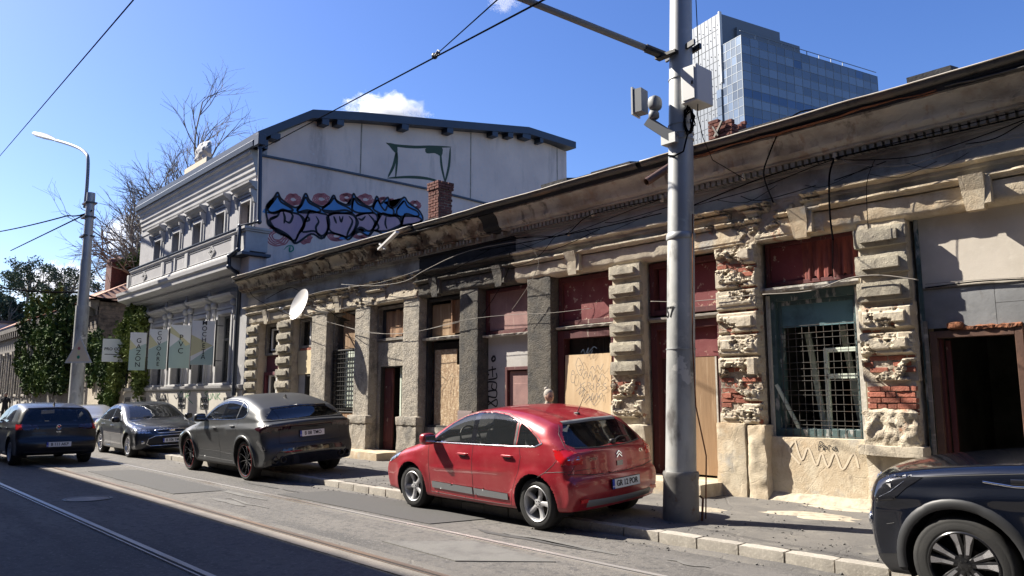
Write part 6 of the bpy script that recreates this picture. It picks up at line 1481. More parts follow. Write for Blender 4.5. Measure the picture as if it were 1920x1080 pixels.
# ------------------------------------------------ red hatchback
WIN = lambda pts, m, nm='window', id=0, view='side': dict(name=nm, view=view, poly=pts, mat=m, id=id, round=False)
def gaps(lst, w=.008, m='car_plastic'): return [('side', p, w, m, 'panel_gap') for p in lst]
fw_ = [(1.36, .985), (1.50, 1.10), (1.72, 1.235), (1.95, 1.335), (2.20, 1.385), (2.24, .99)]
rw_ = [(2.34, .99), (2.30, 1.390), (2.55, 1.395), (2.85, 1.365), (3.07, 1.305), (3.10, 1.0)]
qw_ = [(3.16, 1.0), (3.14, 1.285), (3.30, 1.215), (3.48, 1.11), (3.56, 1.04), (3.50, 1.01)]
tri = [(1.18, .98), (1.40, 1.115), (1.31, .985)]
spec = dict(L=4.19, W=1.75, H=1.46, res=.018, paint='red_paint', axles=(.86, 3.47), wr=.312, ra=.365, rim=.215, th=.735, rad=.15, crown=.055, bowf=.30, bowr=.20, tapf=.06, tapr=.05, flare=.022,
    prof=[(.06, .24), (0, .40), (.0, .56), (.06, .68), (.22, .78), (.5, .87), (.85, .95), (1.1, 1.02), (1.4, 1.17), (1.7, 1.31), (2.0, 1.405), (2.4, 1.455), (2.8, 1.45), (3.2, 1.40), (3.55, 1.315), (3.68, 1.265), (3.82, 1.15), (4.02, 1.0), (4.10, .93), (4.12, .80), (4.13, .68), (4.17, .635), (4.19, .56), (4.18, .42), (4.12, .30), (3.98, .24), (3.0, .2), (1.4, .2), (.4, .21)],
    belt=[(0, .80), (1.0, .95), (2.2, .985), (3.6, 1.03), (4.26, 1.0)], plastic=.22,
    creases=[(1.3, .62, 3.0, .66, .008, .05)],
    regions=[
        WIN(tri, 'car_glass', id=1), WIN(fw_, 'car_glass', id=2), WIN(rw_, 'car_glass', id=3), WIN(qw_, 'car_glass', id=4),
        dict(name='door_pillar', view='side', poly=[(2.24, .985), (2.20, 1.388), (2.30, 1.392), (2.34, .985)], mat='lens_black'),
        dict(name='side_moulding', view='side', poly=[(1.38, .345), (2.28, .325), (2.28, .415), (1.38, .435)], mat='grey_trim', off=.012, id=1),
        dict(name='side_moulding', view='side', poly=[(2.31, .325), (2.98, .315), (2.98, .395), (2.31, .413)], mat='grey_trim', off=.012, id=2),
        dict(name='tail_light', view='side', poly=[(3.80, .93), (3.98, .965), (4.16, .99), (4.2, .80), (3.98, .80), (3.86, .86)], mat='red_lens', off=.004, pair=True),
        dict(name='tail_light', view='rear', poly=[(.60, .80), (.60, .90), (.68, .965), (.86, .975), (.9, .80)], mat='red_lens', off=.004, pair=True),
        dict(name='headlight', view='side', poly=[(.12, .66), (.3, .78), (.62, .86), (.5, .72), (.3, .64)], mat='clear_lens', off=.003),
        dict(name='rear_window', view='rear', poly=[(-.1, 1.0), (-.1, 1.265), (.50, 1.255), (.62, 1.14), (.69, 1.03), (.62, .99), (.3, .975)], mat='car_glass_mid'),
        dict(name='windscreen', view='front', poly=[(-.1, 1.03), (-.1, 1.375), (.52, 1.34), (.66, 1.06), (.3, 1.035)], mat='car_glass'),
        dict(name='front_door', view='side', poly=[(1.30, .97), (1.33, .28), (2.285, .255), (2.30, .985)], mat='red_paint'),
        dict(name='rear_door', view='side', poly=[(2.30, .985), (2.285, .255), (3.02, .25), (3.08, .45), (3.2, .68), (3.24, .86), (3.20, 1.0)], mat='red_paint'),
        dict(name='rear_bumper', view='rear', poly=[(-.1, .22), (-.1, .655), (.86, .69), (.95, .6), (.95, .22)], mat='red_paint', nosnap=False),
    ],
    lines=gaps([[(1.30, .97), (1.33, .28)], [(2.30, .985), (2.285, .255)], [(3.02, .25), (3.08, .45), (3.2, .68), (3.24, .86), (3.20, 1.0)], [(1.33, .28), (2.285, .255), (3.02, .25)]]) + [
        ('side', [(1.22, .975), (2.27, .982), (3.1, .99), (3.48, 1.0), (3.6, 1.045)], .016, 'chrome', 'window_strip', .005),
        ('side', [(1.16, .985), (1.45, 1.14), (1.72, 1.26), (1.95, 1.352), (2.2, 1.40), (2.55, 1.412), (2.85, 1.382), (3.1, 1.315), (3.34, 1.215), (3.52, 1.10), (3.6, 1.045)], .014, 'car_plastic', 'window_seal', .004),
        ('side', [(3.125, 1.0), (3.10, 1.30)], .05, 'car_plastic', 'window_seal', .003),
        ('side', [(3.66, .70), (3.86, .72), (4.1, .735)], .008, 'car_plastic', 'panel_gap'),
        ('side', [(3.55, .64), (3.66, .70), (3.80, .80), (3.86, .86)], .008, 'car_plastic', 'panel_gap'),
        ('rear', [(-.83, .70), (-.5, .665), (0, .655), (.5, .665), (.83, .70)], .012, 'car_plastic', 'panel_gap'),
        ('rear', [(.80, .68), (.70, .80), (.665, .90), (.72, 1.0), (.66, 1.15), (.56, 1.25)], .008, 'car_plastic', 'panel_gap', .0015, 'mirror'),
        ('rear', [(-.50, 1.268), (0, 1.278), (.50, 1.268)], .075, 'grey_trim', 'spoiler_edge', .012),
        ('rear', [(-.62, .985), (-.3, .97), (0, .965), (.3, .97), (.62, .985)], .02, 'car_plastic', 'window_seal', .004),
        ('rear', [(-.6, .335), (0, .33), (.6, .335)], .10, 'grey_trim', 'bumper_lower_trim', .01),
    ],
    wheel=dict(n=5, w0=.045, w1=.068), rim_mat='alloy', dash=1.35, seats=(2.28, 3.1), beltz=.99, mirror=(1.42, 1.0, .105), handles=[(2.1, .84), (3.0, .86)],
    plates=[('rear', .53, 'GR 12 POR', 0)], handm='red_paint')
car, sh, rib = make_car(spec, 'red_hatchback', 'red five-door hatchback in faded paint parked beside the tall tram pole', 'car')
# badge chevrons, letters, aerial, wiper, lamp pattern
def on(sh, view, a, b, off=.006):
    p = sh.solve(view, [a], [b])[0]; n = sh.grad(p[None])[0]; return Vector(p + n * off), Vector(n)
b = MB()
for dz in (0, .035):
    for sg in (-1, 1):
        p0, n = on(sh, 'rear', 0, .865 + dz); p1, n1 = on(sh, 'rear', sg * .05, .825 + dz); b.bar(p0, p1, .012, .016, up=n)
b.build('badge', 'chrome', car)
p, n = on(sh, 'rear', .42, .845, .004); lettering('badge_letters', 'CITROËN', .045, 'chrome', car, p, (0, -1, 0), n.cross(Vector((0, -1, 0))), bold=.001)
p, n = on(sh, 'rear', -.48, .86, .004); lettering('badge_letters', 'C4', .06, 'chrome', car, p, (0, -1, 0), n.cross(Vector((0, -1, 0))), bold=.001)
p, n = on(sh, 'top', -1.35, 0, .0)
b = MB(); b.add(*blob(p, (.05, .022, .022))); ab = b.build('aerial_base', 'car_plastic', car, smooth=True)
b = MB(); b.tube([p, p + Vector((-.16, 0, .25))], [.006, .003], 6); b.build('aerial_rod', 'car_plastic', ab)
b = MB(); p0, n = on(sh, 'rear', .0, 1.0, .02); p1, n = on(sh, 'rear', -.36, 1.03, .02); b.tube([p0, p0.lerp(p1, .5) + Vector((0, 0, .03)), p1], .009, 5); b.add(*blob(p0, (.03, .045, .03))); b.build('rear_wiper', 'car_plastic', car, smooth=True)
b = MB()
for sg in (1, -1):
    for z in (.86, .885):
        p0, n = on(sh, 'rear', sg * .64, z, .007); p1, n = on(sh, 'rear', sg * .78, z, .007); b.bar(p0, p1, .012, .006, up=n)
b.build('reversing_lamp', 'clear_lens', car)
b = MB(); p0, n = on(sh, 'rear', 0, .755, .004); b.obox(p0, (0, 1, 0), (0, 0, 1), n, .055, .03, .006); b.build('boot_latch', 'dark_lens', car)
b = MB()
for sg in (1, -1):
    p0, n = on(sh, 'rear', sg * .62, .38, .008); b.obox(p0, (0, 1, 0), (0, 0, 1), n, .09, .02, .006)
b.build('reflector', 'red_lens', car)
place_car(car, -8.33, 7.60, PI, rad(-3.4), 0, .052)

# ------------------------------------------------ matt grey coupe-like SUV
P_ = [(.1, .26), (0, .42), (.02, .66), (.10, .82), (.35, .93), (.8, 1.02), (1.25, 1.09), (1.5, 1.16), (1.85, 1.36), (2.2, 1.53), (2.6, 1.62), (3.0, 1.64), (3.5, 1.60), (4.0, 1.50), (4.30, 1.42), (4.40, 1.38), (4.62, 1.24), (4.82, 1.15), (4.94, 1.13), (4.97, 1.08), (4.92, .98), (4.91, .86), (4.95, .74), (5.0, .66), (5.02, .52), (4.95, .36), (4.8, .28), (4.0, .24), (2.5, .23), (.8, .24)]
fw_ = [(1.78, 1.15), (1.95, 1.27), (2.2, 1.41), (2.5, 1.50), (2.72, 1.53), (2.74, 1.155)]
rw_ = [(2.78, 1.155), (2.76, 1.532), (3.1, 1.535), (3.5, 1.50), (3.52, 1.18)]
qw_ = [(3.55, 1.185), (3.54, 1.495), (3.78, 1.43), (3.93, 1.34), (3.94, 1.27), (3.85, 1.215)]
spec = dict(L=5.02, W=1.98, H=1.64, res=.026, paint='grey_matt_paint', axles=(.98, 3.98), wr=.39, ra=.445, rim=.305, th=.70, rad=.14, crown=.055, bowf=.35, bowr=.26, tapf=.07, tapr=.03, flare=.045,
    prof=P_, belt=[(0, .86), (1.2, 1.08), (2.7, 1.16), (3.9, 1.22), (5.1, 1.10)], plastic=.30, sec=([0, .12, .25, .42, .6, .80, 1.0], [.90, .955, .975, .955, .985, 1.0, .935]),
    creases=[(.6, .86, 3.2, 1.0, .018, .07), (3.0, .96, 4.9, 1.02, .03, .12)],
    regions=[WIN(fw_, 'car_glass_mid', id=1), WIN(rw_, 'car_glass_dark', id=2), WIN(qw_, 'car_glass_dark', id=3),
        dict(name='door_pillar', view='side', poly=[(2.72, 1.15), (2.70, 1.53), (2.78, 1.535), (2.80, 1.15)], mat='lens_black'),
        dict(name='tail_light', view='side', poly=[(4.48, 1.02), (4.62, 1.05), (5.1, 1.08), (5.1, .98), (4.72, .955)], mat='dark_lens', off=.004),
        dict(name='tail_light', view='rear', poly=[(.45, 1.0), (.45, 1.06), (1.0, 1.07), (1.05, .93), (.80, .95)], mat='dark_lens', off=.004, pair=True),
        dict(name='side_vent', view='side', poly=[(1.28, .93), (1.52, 1.03), (1.36, .90)], mat='car_plastic'),
        dict(name='rear_vent', view='side', poly=[(4.50, .78), (4.62, .79), (4.86, .60), (4.70, .60)], mat='lens_black'),
        dict(name='rear_window', view='rear', poly=[(-.1, 1.165), (-.1, 1.375), (.58, 1.355), (.78, 1.20), (.70, 1.165)], mat='car_glass_dark'),
        dict(name='rear_diffuser', view='rear', poly=[(-.1, .27), (-.1, .64), (.62, .62), (.80, .45), (.95, .40), (.9, .27)], mat='lens_black'),
        dict(name='windscreen', view='front', poly=[(-.1, 1.14), (-.1, 1.54), (.58, 1.50), (.74, 1.20), (.4, 1.15)], mat='car_glass_mid'),
        dict(name='headlight', view='side', poly=[(.16, .74), (.35, .84), (.75, .89), (.45, .76)], mat='lens_black', off=.003),
        dict(name='front_door', view='side', poly=[(1.50, 1.13), (1.52, .36), (2.75, .34), (2.76, 1.15)], mat='grey_matt_paint'),
        dict(name='rear_door', view='side', poly=[(2.76, 1.15), (2.75, .34), (3.42, .34), (3.52, .60), (3.66, .92), (3.66, 1.20)], mat='grey_matt_paint'),
        dict(name='tailgate', view='rear', poly=[(-.1, .72), (-.1, 1.10), (.44, 1.08), (.62, .99), (.64, .72)], mat='grey_matt_paint'),
    ],
    lines=gaps([[(1.50, 1.13), (1.52, .36)], [(2.76, 1.15), (2.75, .34)], [(3.42, .34), (3.52, .60), (3.66, .92), (3.66, 1.18)], [(1.52, .36), (3.42, .34)]], .01) + [
        ('side', [(1.70, 1.14), (2.75, 1.145), (3.54, 1.172), (3.88, 1.205), (3.97, 1.27), (3.95, 1.36), (3.8, 1.445), (3.5, 1.52), (3.1, 1.555), (2.7, 1.55), (2.45, 1.51), (2.15, 1.41), (1.9, 1.27), (1.70, 1.14)], .022, 'lens_black', 'window_seal', .004),
        ('side', [(1.62, .50), (2.7, .50), (3.3, .47)], .012, 'car_plastic', 'panel_gap'),
        ('rear', [(-.85, 1.145), (0, 1.155), (.85, 1.145)], .03, 'car_plastic', 'spoiler_edge', .01),
        ('rear', [(-.95, 1.045), (0, 1.035), (.95, 1.045)], .035, 'dark_lens', 'light_bar', .004),
        ('rear', [(-.66, .72), (0, .71), (.66, .72)], .01, 'car_plastic', 'panel_gap'),
        ('rear', [(.66, .72), (.64, .99)], .01, 'car_plastic', 'panel_gap', .0015, 'mirror'),
        ('rear', [(-.60, 1.375), (0, 1.40), (.60, 1.375)], .06, 'lens_black', 'roof_spoiler', .014),
    ],
    wheel=dict(n=10, w0=.018, w1=.026, curve=.01), rim_mat='alloy_black', rimline='red_stripe', inset=.03, dash=1.8, seats=(2.7, 3.6), beltz=1.15, mirror=(1.86, 1.16, .115), mirm='car_plastic', handles=[(2.55, .985), (3.46, 1.04)], handm='grey_trim', archtrim=(.05, 'grey_matt_paint'),
    plates=[('rear', .87, 'B 08 TMO', 0)])
car, sh, rib = make_car(spec, 'grey_suv', 'matt grey coupe-style SUV with black wheels parked half on the pavement, seen from behind', 'car')
b = MB()
for sg in (1, -1):
    for yy in (.62, .76):
        p, n = on(sh, 'rear', sg * yy, .42, .0); b.lathe([(.045, .05), (.06, .05), (.062, -.035), (.052, -.045), (.045, -.03), (.044, .04)], c=(p.x + .0, p.y, p.z), axis='x', n=20, cap=False)
b.build('exhaust_tips', 'dark_metal', car, smooth=True)
p, n = on(sh, 'top', -1.25, 0, .01); b = MB(); b.prism([(p.x - .08, p.z - .02), (p.x + .08, p.z - .02), (p.x - .05, p.z + .05), (p.x - .07, p.z + .05)], -.012, .012); b.build('aerial_fin', 'car_plastic', car)
p, n = on(sh, 'rear', 0, 1.0, .004); lettering('badge_letters', 'Lamborghini', .05, 'dark_metal', car, p, (0, -1, 0), n.cross(Vector((0, -1, 0))), shear=.3)
place_car(car, -16.385, 7.49, PI, rad(-3.8), 0, .06)

# ------------------------------------------------ dark grey saloon seen from the front
fw_ = [(1.62, .955), (1.78, 1.10), (2.0, 1.26), (2.25, 1.36), (2.42, 1.385), (2.40, .965)]
rw_ = [(2.48, .965), (2.50, 1.39), (2.8, 1.385), (3.1, 1.33), (3.22, 1.28), (3.30, .98)]
qw_ = [(3.34, .985), (3.28, 1.25), (3.5, 1.11), (3.58, 1.01)]
spec = dict(L=4.40, W=1.84, H=1.46, res=.036, paint='dark_grey_paint', axles=(.88, 3.52), wr=.318, ra=.365, rim=.225, th=.72, rad=.13, crown=.055, bowf=.34, bowr=.14, flare=.022,
    prof=[(.08, .24), (0, .38), (.0, .58), (.05, .70), (.20, .80), (.5, .88), (.9, .95), (1.2, 1.0), (1.5, 1.14), (1.8, 1.28), (2.1, 1.39), (2.5, 1.455), (2.9, 1.45), (3.2, 1.39), (3.5, 1.25), (3.75, 1.12), (4.0, 1.05), (4.28, 1.03), (4.36, .95), (4.40, .6), (4.36, .36), (4.2, .24), (3, .2), (.6, .2)],
    belt=[(0, .80), (1.1, .94), (2.4, .96), (3.6, 1.0), (4.4, 1.0)], plastic=.22,
    regions=[WIN(fw_, 'car_glass', id=1), WIN(rw_, 'car_glass', id=2), WIN(qw_, 'car_glass', id=3),
        dict(name='windscreen', view='front', poly=[(-.1, 1.02), (-.1, 1.385), (.54, 1.355), (.70, 1.03), (.3, 1.01)], mat='car_glass'),
        dict(name='headlight', view='side', poly=[(.10, .66), (.22, .76), (.50, .84), (.72, .86), (.62, .74), (.4, .66)], mat='clear_lens', off=.003, pair=True),
        dict(name='headlight', view='front', poly=[(.52, .65), (.56, .74), (.8, .82), (.95, .85), (.95, .65)], mat='clear_lens', off=.003, pair=True, zmax=.87),
        dict(name='upper_grille', view='front', poly=[(-.1, .655), (-.1, .735), (.42, .725), (.36, .655)], mat='car_plastic', off=-.004),
        dict(name='lower_grille', view='front', poly=[(-.1, .32), (-.1, .575), (.42, .57), (.58, .50), (.62, .36), (.55, .32)], mat='car_plastic', off=-.006),
        dict(name='tail_light', view='side', poly=[(4.1, .78), (4.1, .98), (4.4, .98), (4.4, .78)], mat='red_lens'),
        dict(name='front_door', view='side', poly=[(1.42, .94), (1.45, .28), (2.42, .27), (2.44, .96)], mat='dark_grey_paint'),
        dict(name='rear_door', view='side', poly=[(2.44, .96), (2.42, .27), (3.05, .27), (3.18, .5), (3.36, .7), (3.36, .99)], mat='dark_grey_paint'),
        dict(name='bonnet', view='top', poly=[(.35, -.1), (.35, .55), (.8, .70), (1.30, .74), (1.18, -.1)], mat='dark_grey_paint'),
    ],
    lines=gaps([[(1.42, .94), (1.45, .28)], [(2.44, .96), (2.42, .27)], [(3.05, .27), (3.18, .5), (3.36, .7), (3.36, .99)]], .01) + [
        ('front', [(-.36, .655), (0, .65), (.36, .655), (.42, .73), (0, .742), (-.42, .73), (-.36, .655)], .02, 'chrome', 'grille_surround', .008),
        ('front', [(-.55, .32), (0, .315), (.55, .32), (.63, .37), (.6, .5), (.43, .575), (0, .585), (-.43, .575), (-.6, .5), (-.63, .37), (-.55, .32)], .018, 'chrome', 'grille_surround', .008),
        ('top', [(.35, .0), (.37, .3), (.42, .55), (.8, .70), (1.30, .76)], .008, 'car_plastic', 'panel_gap'),
        ('side', [(1.52, .95), (2.43, .96), (3.3, .975), (3.6, 1.0), (3.5, 1.13), (3.28, 1.27), (3.1, 1.35), (2.8, 1.405), (2.45, 1.405), (2.25, 1.38), (2.0, 1.28), (1.75, 1.12), (1.52, .95)], .016, 'car_plastic', 'window_seal', .004),
    ],
    wheel=dict(n=9, w0=.02, w1=.03, twin=.010), rim_mat='alloy_bright', dash=1.5, seats=(2.4, 3.3), beltz=.96, mirror=(1.62, .98, .10), mirm='navy_paint', handles=[(2.25, .83), (3.15, .86)], handm='chrome',
    plates=[('front', .45, 'B 106 TMC', 0)])
car, sh, rib = make_car(spec, 'dark_grey_saloon', 'dark grey saloon car facing the camera, parked between the lamp post and the grey SUV', 'car')
b = MB(); p, n = on(sh, 'front', 0, .70, .012); b.add(*blob(p, (.008, .075, .03))); b.build('badge', 'chrome', car, smooth=True)
b = MB()
for sg in (1, -1):
    p, n = on(sh, 'front', sg * .72, .42, .005); b = MB(); b.add(*blob(p, (.012, .045, .045))); b.build('fog_lamp', 'clear_lens', car, smooth=True)
b = MB(); p, n = on(sh, 'front', .3, 1.015, .02); p1, n = on(sh, 'front', -.35, 1.06, .02); b.tube([p, p1], .01, 5); p, n = on(sh, 'front', -.3, 1.015, .02); p1, n = on(sh, 'front', -.72, 1.03, .02); b.tube([p, p1], .01, 5); b.build('wiper', 'car_plastic', car)
place_car(car, -24.1, 7.52, 0, rad(2.5), 0, .03)

# ------------------------------------------------ navy hatchback driving away
fw_ = [(1.45, .98), (1.62, 1.12), (1.9, 1.30), (2.2, 1.40), (2.38, 1.42), (2.38, .99)]
rw_ = [(2.45, .99), (2.45, 1.42), (2.85, 1.41), (3.2, 1.36), (3.32, 1.02)]
spec = dict(L=4.28, W=1.79, H=1.48, res=.036, paint='navy_paint', axles=(.84, 3.47), wr=.322, ra=.37, rim=.225, th=.74, rad=.13, crown=.05, bowf=.3, bowr=.14, flare=.02,
    prof=[(.08, .24), (0, .4), (.02, .62), (.2, .78), (.7, .93), (1.1, 1.0), (1.5, 1.2), (1.9, 1.39), (2.3, 1.47), (2.8, 1.475), (3.3, 1.44), (3.7, 1.38), (3.82, 1.33), (3.98, 1.14), (4.08, 1.0), (4.16, .92), (4.18, .78), (4.2, .66), (4.27, .58), (4.28, .45), (4.2, .3), (4, .24), (3, .2), (.6, .2)],
    belt=[(0, .82), (1.1, .96), (2.4, .985), (3.6, 1.02), (4.28, 1.0)], plastic=.24, creases=[(.8, .86, 4.1, .90, .012, .06)],
    regions=[WIN(fw_, 'car_glass_mid', id=1), WIN(rw_, 'car_glass_mid', id=2),
        dict(name='tail_light', view='side', poly=[(3.86, .98), (4.3, .96), (4.3, .84), (3.98, .85)], mat='red_lens', off=.003, pair=True),
        dict(name='tail_light', view='rear', poly=[(.42, .865), (.44, .955), (.95, .99), (.95, .84)], mat='dark_lens', off=.003, pair=True),
        dict(name='rear_window', view='rear', poly=[(-.1, 1.04), (-.1, 1.33), (.52, 1.315), (.68, 1.09), (.62, 1.04)], mat='car_glass_mid'),
        dict(name='windscreen', view='front', poly=[(-.1, 1.05), (-.1, 1.40), (.54, 1.37), (.68, 1.07)], mat='car_glass_mid'),
        dict(name='front_door', view='side', poly=[(1.35, .96), (1.38, .28), (2.42, .27), (2.42, .985)], mat='navy_paint'),
        dict(name='rear_door', view='side', poly=[(2.42, .985), (2.42, .27), (3.0, .27), (3.12, .5), (3.3, .7), (3.34, 1.0)], mat='navy_paint')],
    lines=gaps([[(1.35, .96), (1.38, .28)], [(2.42, .985), (2.42, .27)], [(3.0, .27), (3.12, .5), (3.3, .7), (3.34, 1.0)]], .01) + [
        ('rear', [(-.80, .63), (0, .61), (.80, .63)], .012, 'car_plastic', 'panel_gap'),
        ('rear', [(-.60, 1.345), (0, 1.36), (.60, 1.345)], .05, 'navy_paint', 'roof_spoiler', .014),
        ('rear', [(-.7, .32), (0, .31), (.7, .32)], .05, 'car_plastic', 'bumper_lower_trim', .008)],
    wheel=dict(n=5, w0=.05, w1=.07), rim_mat='alloy', dash=1.5, seats=(2.4, 3.2), beltz=.985, mirror=(1.52, 1.0, .10), handles=[(2.25, .85), (3.1, .87)],
    plates=[('rear', .50, 'B 111 AKP', 0)])
car, sh, rib = make_car(spec, 'navy_hatchback', 'dark navy hatchback on the tram tracks at the left, seen from behind', 'car')
b = MB(); p, n = on(sh, 'rear', 0, .90, .006)
b.tube([p + Vector((0, .055 * math.cos(a), .055 * math.sin(a))) for a in np.linspace(0, 2 * PI, 21)], .006, 5, False)
for pts in ([(-.03, .045), (-.008, -.0), (.008, -.0), (.03, .045)], [(-.045, .02), (-.02, -.045), (0, -.005), (.02, -.045), (.045, .02)]): b.tube([p + Vector((0, a, c_)) for a, c_ in pts], .005, 5)
b.build('badge', 'chrome', car)
p, n = on(sh, 'rear', 0, .79, .004); lettering('badge_letters', 'GOLF', .04, 'chrome', car, p, (0, -1, 0), n.cross(Vector((0, -1, 0))))
p, n = on(sh, 'top', -1.3, 0, .01); b = MB(); b.prism([(p.x - .09, p.z - .02), (p.x + .08, p.z - .02), (p.x - .05, p.z + .06), (p.x - .08, p.z + .06)], -.012, .012); b.build('aerial_fin', 'car_plastic', car)
place_car(car, -23.35, 4.62, PI)

# ------------------------------------------------ pale car behind the saloon
spec = dict(L=4.55, W=1.80, H=1.36, res=.045, paint='silver_paint', axles=(.95, 3.55), wr=.32, ra=.37, rim=.225, th=.72, rad=.13, crown=.05, bowf=.34, bowr=.2, flare=.02,
    prof=[(.08, .24), (0, .38), (.02, .6), (.2, .74), (.7, .86), (1.2, .93), (1.5, 1.05), (1.9, 1.24), (2.3, 1.34), (2.7, 1.35), (3.1, 1.28), (3.5, 1.12), (3.8, 1.0), (4.3, .95), (4.5, .88), (4.55, .6), (4.5, .36), (4.3, .24), (3, .2), (.6, .2)],
    belt=[(0, .76), (1.2, .88), (2.4, .92), (3.6, .95), (4.55, .9)], plastic=.24,
    regions=[WIN([(1.6, .92), (1.8, 1.08), (2.1, 1.22), (2.4, 1.28), (2.5, 1.28), (2.5, .93)], 'car_glass_mid', id=1), WIN([(2.56, .93), (2.56, 1.28), (2.9, 1.25), (3.2, 1.14), (3.4, 1.0), (3.3, .95)], 'car_glass_mid', id=2),
        dict(name='windscreen', view='front', poly=[(-.1, .97), (-.1, 1.29), (.52, 1.26), (.7, .98)], mat='car_glass_mid'),
        dict(name='tail_light', view='side', poly=[(4.0, .80), (4.0, .86), (4.55, .86), (4.55, .78)], mat='dark_lens', off=.003),
        dict(name='door', view='side', poly=[(1.4, .9), (1.45, .28), (2.9, .27), (3.1, .6), (3.1, .94)], mat='silver_paint')],
    lines=gaps([[(1.4, .9), (1.45, .28)], [(2.9, .27), (3.1, .6), (3.1, .94)]], .01), wheel=dict(n=5, w0=.05, w1=.07), rim_mat='alloy_bright', dash=1.6, seats=(2.5,), beltz=.93, mirror=(1.7, .95, .10), handles=[(2.7, .8)],
    plates=[('rear', .60, 'B 52 RAD', 0)])
car, sh, rib = make_car(spec, 'silver_coupe', 'pale silver car almost hidden behind the dark grey saloon', 'car')
place_car(car, -32.0, 7.75, PI, rad(-2))

# ------------------------------------------------ black SUV nose at the right edge
fw_ = [(1.78, 1.10), (2.0, 1.25), (2.3, 1.42), (2.6, 1.50), (2.75, 1.51), (2.75, 1.11)]
rw_ = [(2.82, 1.11), (2.82, 1.51), (3.3, 1.50), (3.6, 1.44), (3.75, 1.15)]
spec = dict(L=4.46, W=1.90, H=1.62, res=.016, paint='black_blue_paint', axles=(.84, 3.59), wr=.362, ra=.415, rim=.245, th=.76, rad=.10, crown=.045, bowf=.30, bowr=.14, tapf=.05, flare=.02,
    prof=[(.16, .22), (.05, .32), (.0, .48), (.0, .74), (.035, .90), (.11, .975), (.26, 1.03), (.6, 1.085), (1.0, 1.13), (1.30, 1.155), (1.50, 1.19), (1.8, 1.33), (2.1, 1.47), (2.5, 1.58), (3.0, 1.62), (3.6, 1.59), (4.1, 1.50), (4.25, 1.40), (4.36, 1.1), (4.42, .8), (4.46, .6), (4.42, .4), (4.25, .25), (3, .24), (.6, .23)],
    belt=[(0, .93), (1.0, 1.04), (2.0, 1.09), (3.6, 1.14), (4.55, 1.1)], plastic=.30, sec=([0, .12, .25, .42, .6, .80, 1.0], [.92, .965, .975, .965, .985, 1.0, .965]),
    creases=[(.15, .80, 1.9, .93, .018, .08)],
    regions=[WIN(fw_, 'car_glass_mid', id=1), WIN(rw_, 'car_glass_mid', id=2),
        dict(name='windscreen', view='front', poly=[(-.1, 1.17), (-.1, 1.53), (.6, 1.50), (.76, 1.17)], mat='car_glass_mid'),
        dict(name='headlight', view='side', poly=[(.04, .79), (.05, .955), (.22, .965), (.60, .985), (.48, .90), (.38, .80), (.2, .775)], mat='lens_black', off=.004, pair=True),
        dict(name='headlight', view='front', poly=[(.60, .79), (.62, .95), (1.0, .97), (1.0, .78)], mat='lens_black', off=.004, pair=True, zmax=.97),
        dict(name='air_intake', view='front', poly=[(.66, .36), (.64, .66), (.80, .66), (.82, .40)], mat='lens_black', off=-.01, pair=True),
        dict(name='front_grille', view='front', poly=[(-.1, .45), (-.1, .86), (.56, .84), (.6, .55), (.5, .45)], mat='lens_black'),
        dict(name='front_door', view='side', poly=[(1.46, 1.08), (1.48, .36), (2.80, .34), (2.80, 1.10)], mat='black_blue_paint'),
        dict(name='lower_cladding', view='side', poly=[(.05, .20), (.10, .34), (.50, .40), (.50, .2)], mat='car_plastic', off=.003),
        dict(name='bonnet', view='top', poly=[(.20, -.1), (.20, .60), (.55, .76), (1.42, .82), (1.38, -.1)], mat='black_blue_paint'),
    ],
    lines=gaps([[(1.46, 1.08), (1.48, .36)], [(2.80, 1.1), (2.80, .34)], [(1.30, 1.06), (.9, 1.02), (.5, .975), (.30, .962)]], .007) + [
        ('side', [(1.02, .985), (1.22, .965), (1.95, .985)], .016, 'chrome', 'side_strip', .006),
        ('side', [(1.20, .995), (1.95, 1.02)], .045, 'lens_black', 'side_strip', .005),
        ('side', [(.30, .60), (.36, .615)], .004, 'car_plastic', 'panel_gap'),
    ],
    archtrim=(.075, 'cladding'), wheel=dict(n=5, w0=.05, w1=.075, twin=.04, y1=-.006), rim_mat='alloy_black', inset=.02, spin=0, dash=1.85, seats=(2.7, 3.6), beltz=1.1, mirror=(1.95, 1.15, .12), handles=[(2.55, .98)],
    plates=[('front', .56, 'B 40 GTX', 0)])
car, sh, rib = make_car(spec, 'black_suv', 'glossy black SUV nosing in at the right edge of the picture with two-tone wheels', 'car')
# machined spoke faces on the wheels
for wh in [o for o in car.children if o.name.startswith('wheel') and not o.name.startswith('wheel_a')]:
    b = MB(); rr = .245
    for k in range(5):
        for tw in (-1, 1):
            a = 2 * PI * k / 5 + PI / 2; ca, sa = math.cos(a), math.sin(a); vs = []
            for (R, t0, t1) in ((.075, tw * .012, tw * .034), (.15, tw * .022, tw * .050), (.225, tw * .030, tw * .085)):
                u = (R - .045) / .19; yy = -.035 + .029 * u - .012 * math.sin(PI * u) + .004
                vs += [(R * ca - t0 * sa, yy, R * sa + t0 * ca), (R * ca - t1 * sa, yy, R * sa + t1 * ca)]
            b.add(vs, [(0, 1, 3, 2), (2, 3, 5, 4)])
    b.build('rim_facing', 'alloy_bright', wh, fix=False)
b = MB()
for sg in (1, -1):
    p0, n = on(sh, 'side', 4.46 / 2 - .18, .86, .012); q0, n = on(sh, 'side', 4.46 / 2 - .38, .90, .012)
    b.obox(((p0 + q0) / 2) * 1 if sg > 0 else Vector(((p0.x + q0.x) / 2, -(p0.y + q0.y) / 2, (p0.z + q0.z) / 2)), (q0 - p0) if sg > 0 else Vector((q0.x - p0.x, -(q0.y - p0.y), q0.z - p0.z)), (0, 1, 0), (0, 0, 1), .09, .006, .022)
b.build('headlamp_module', 'clear_lens', car)
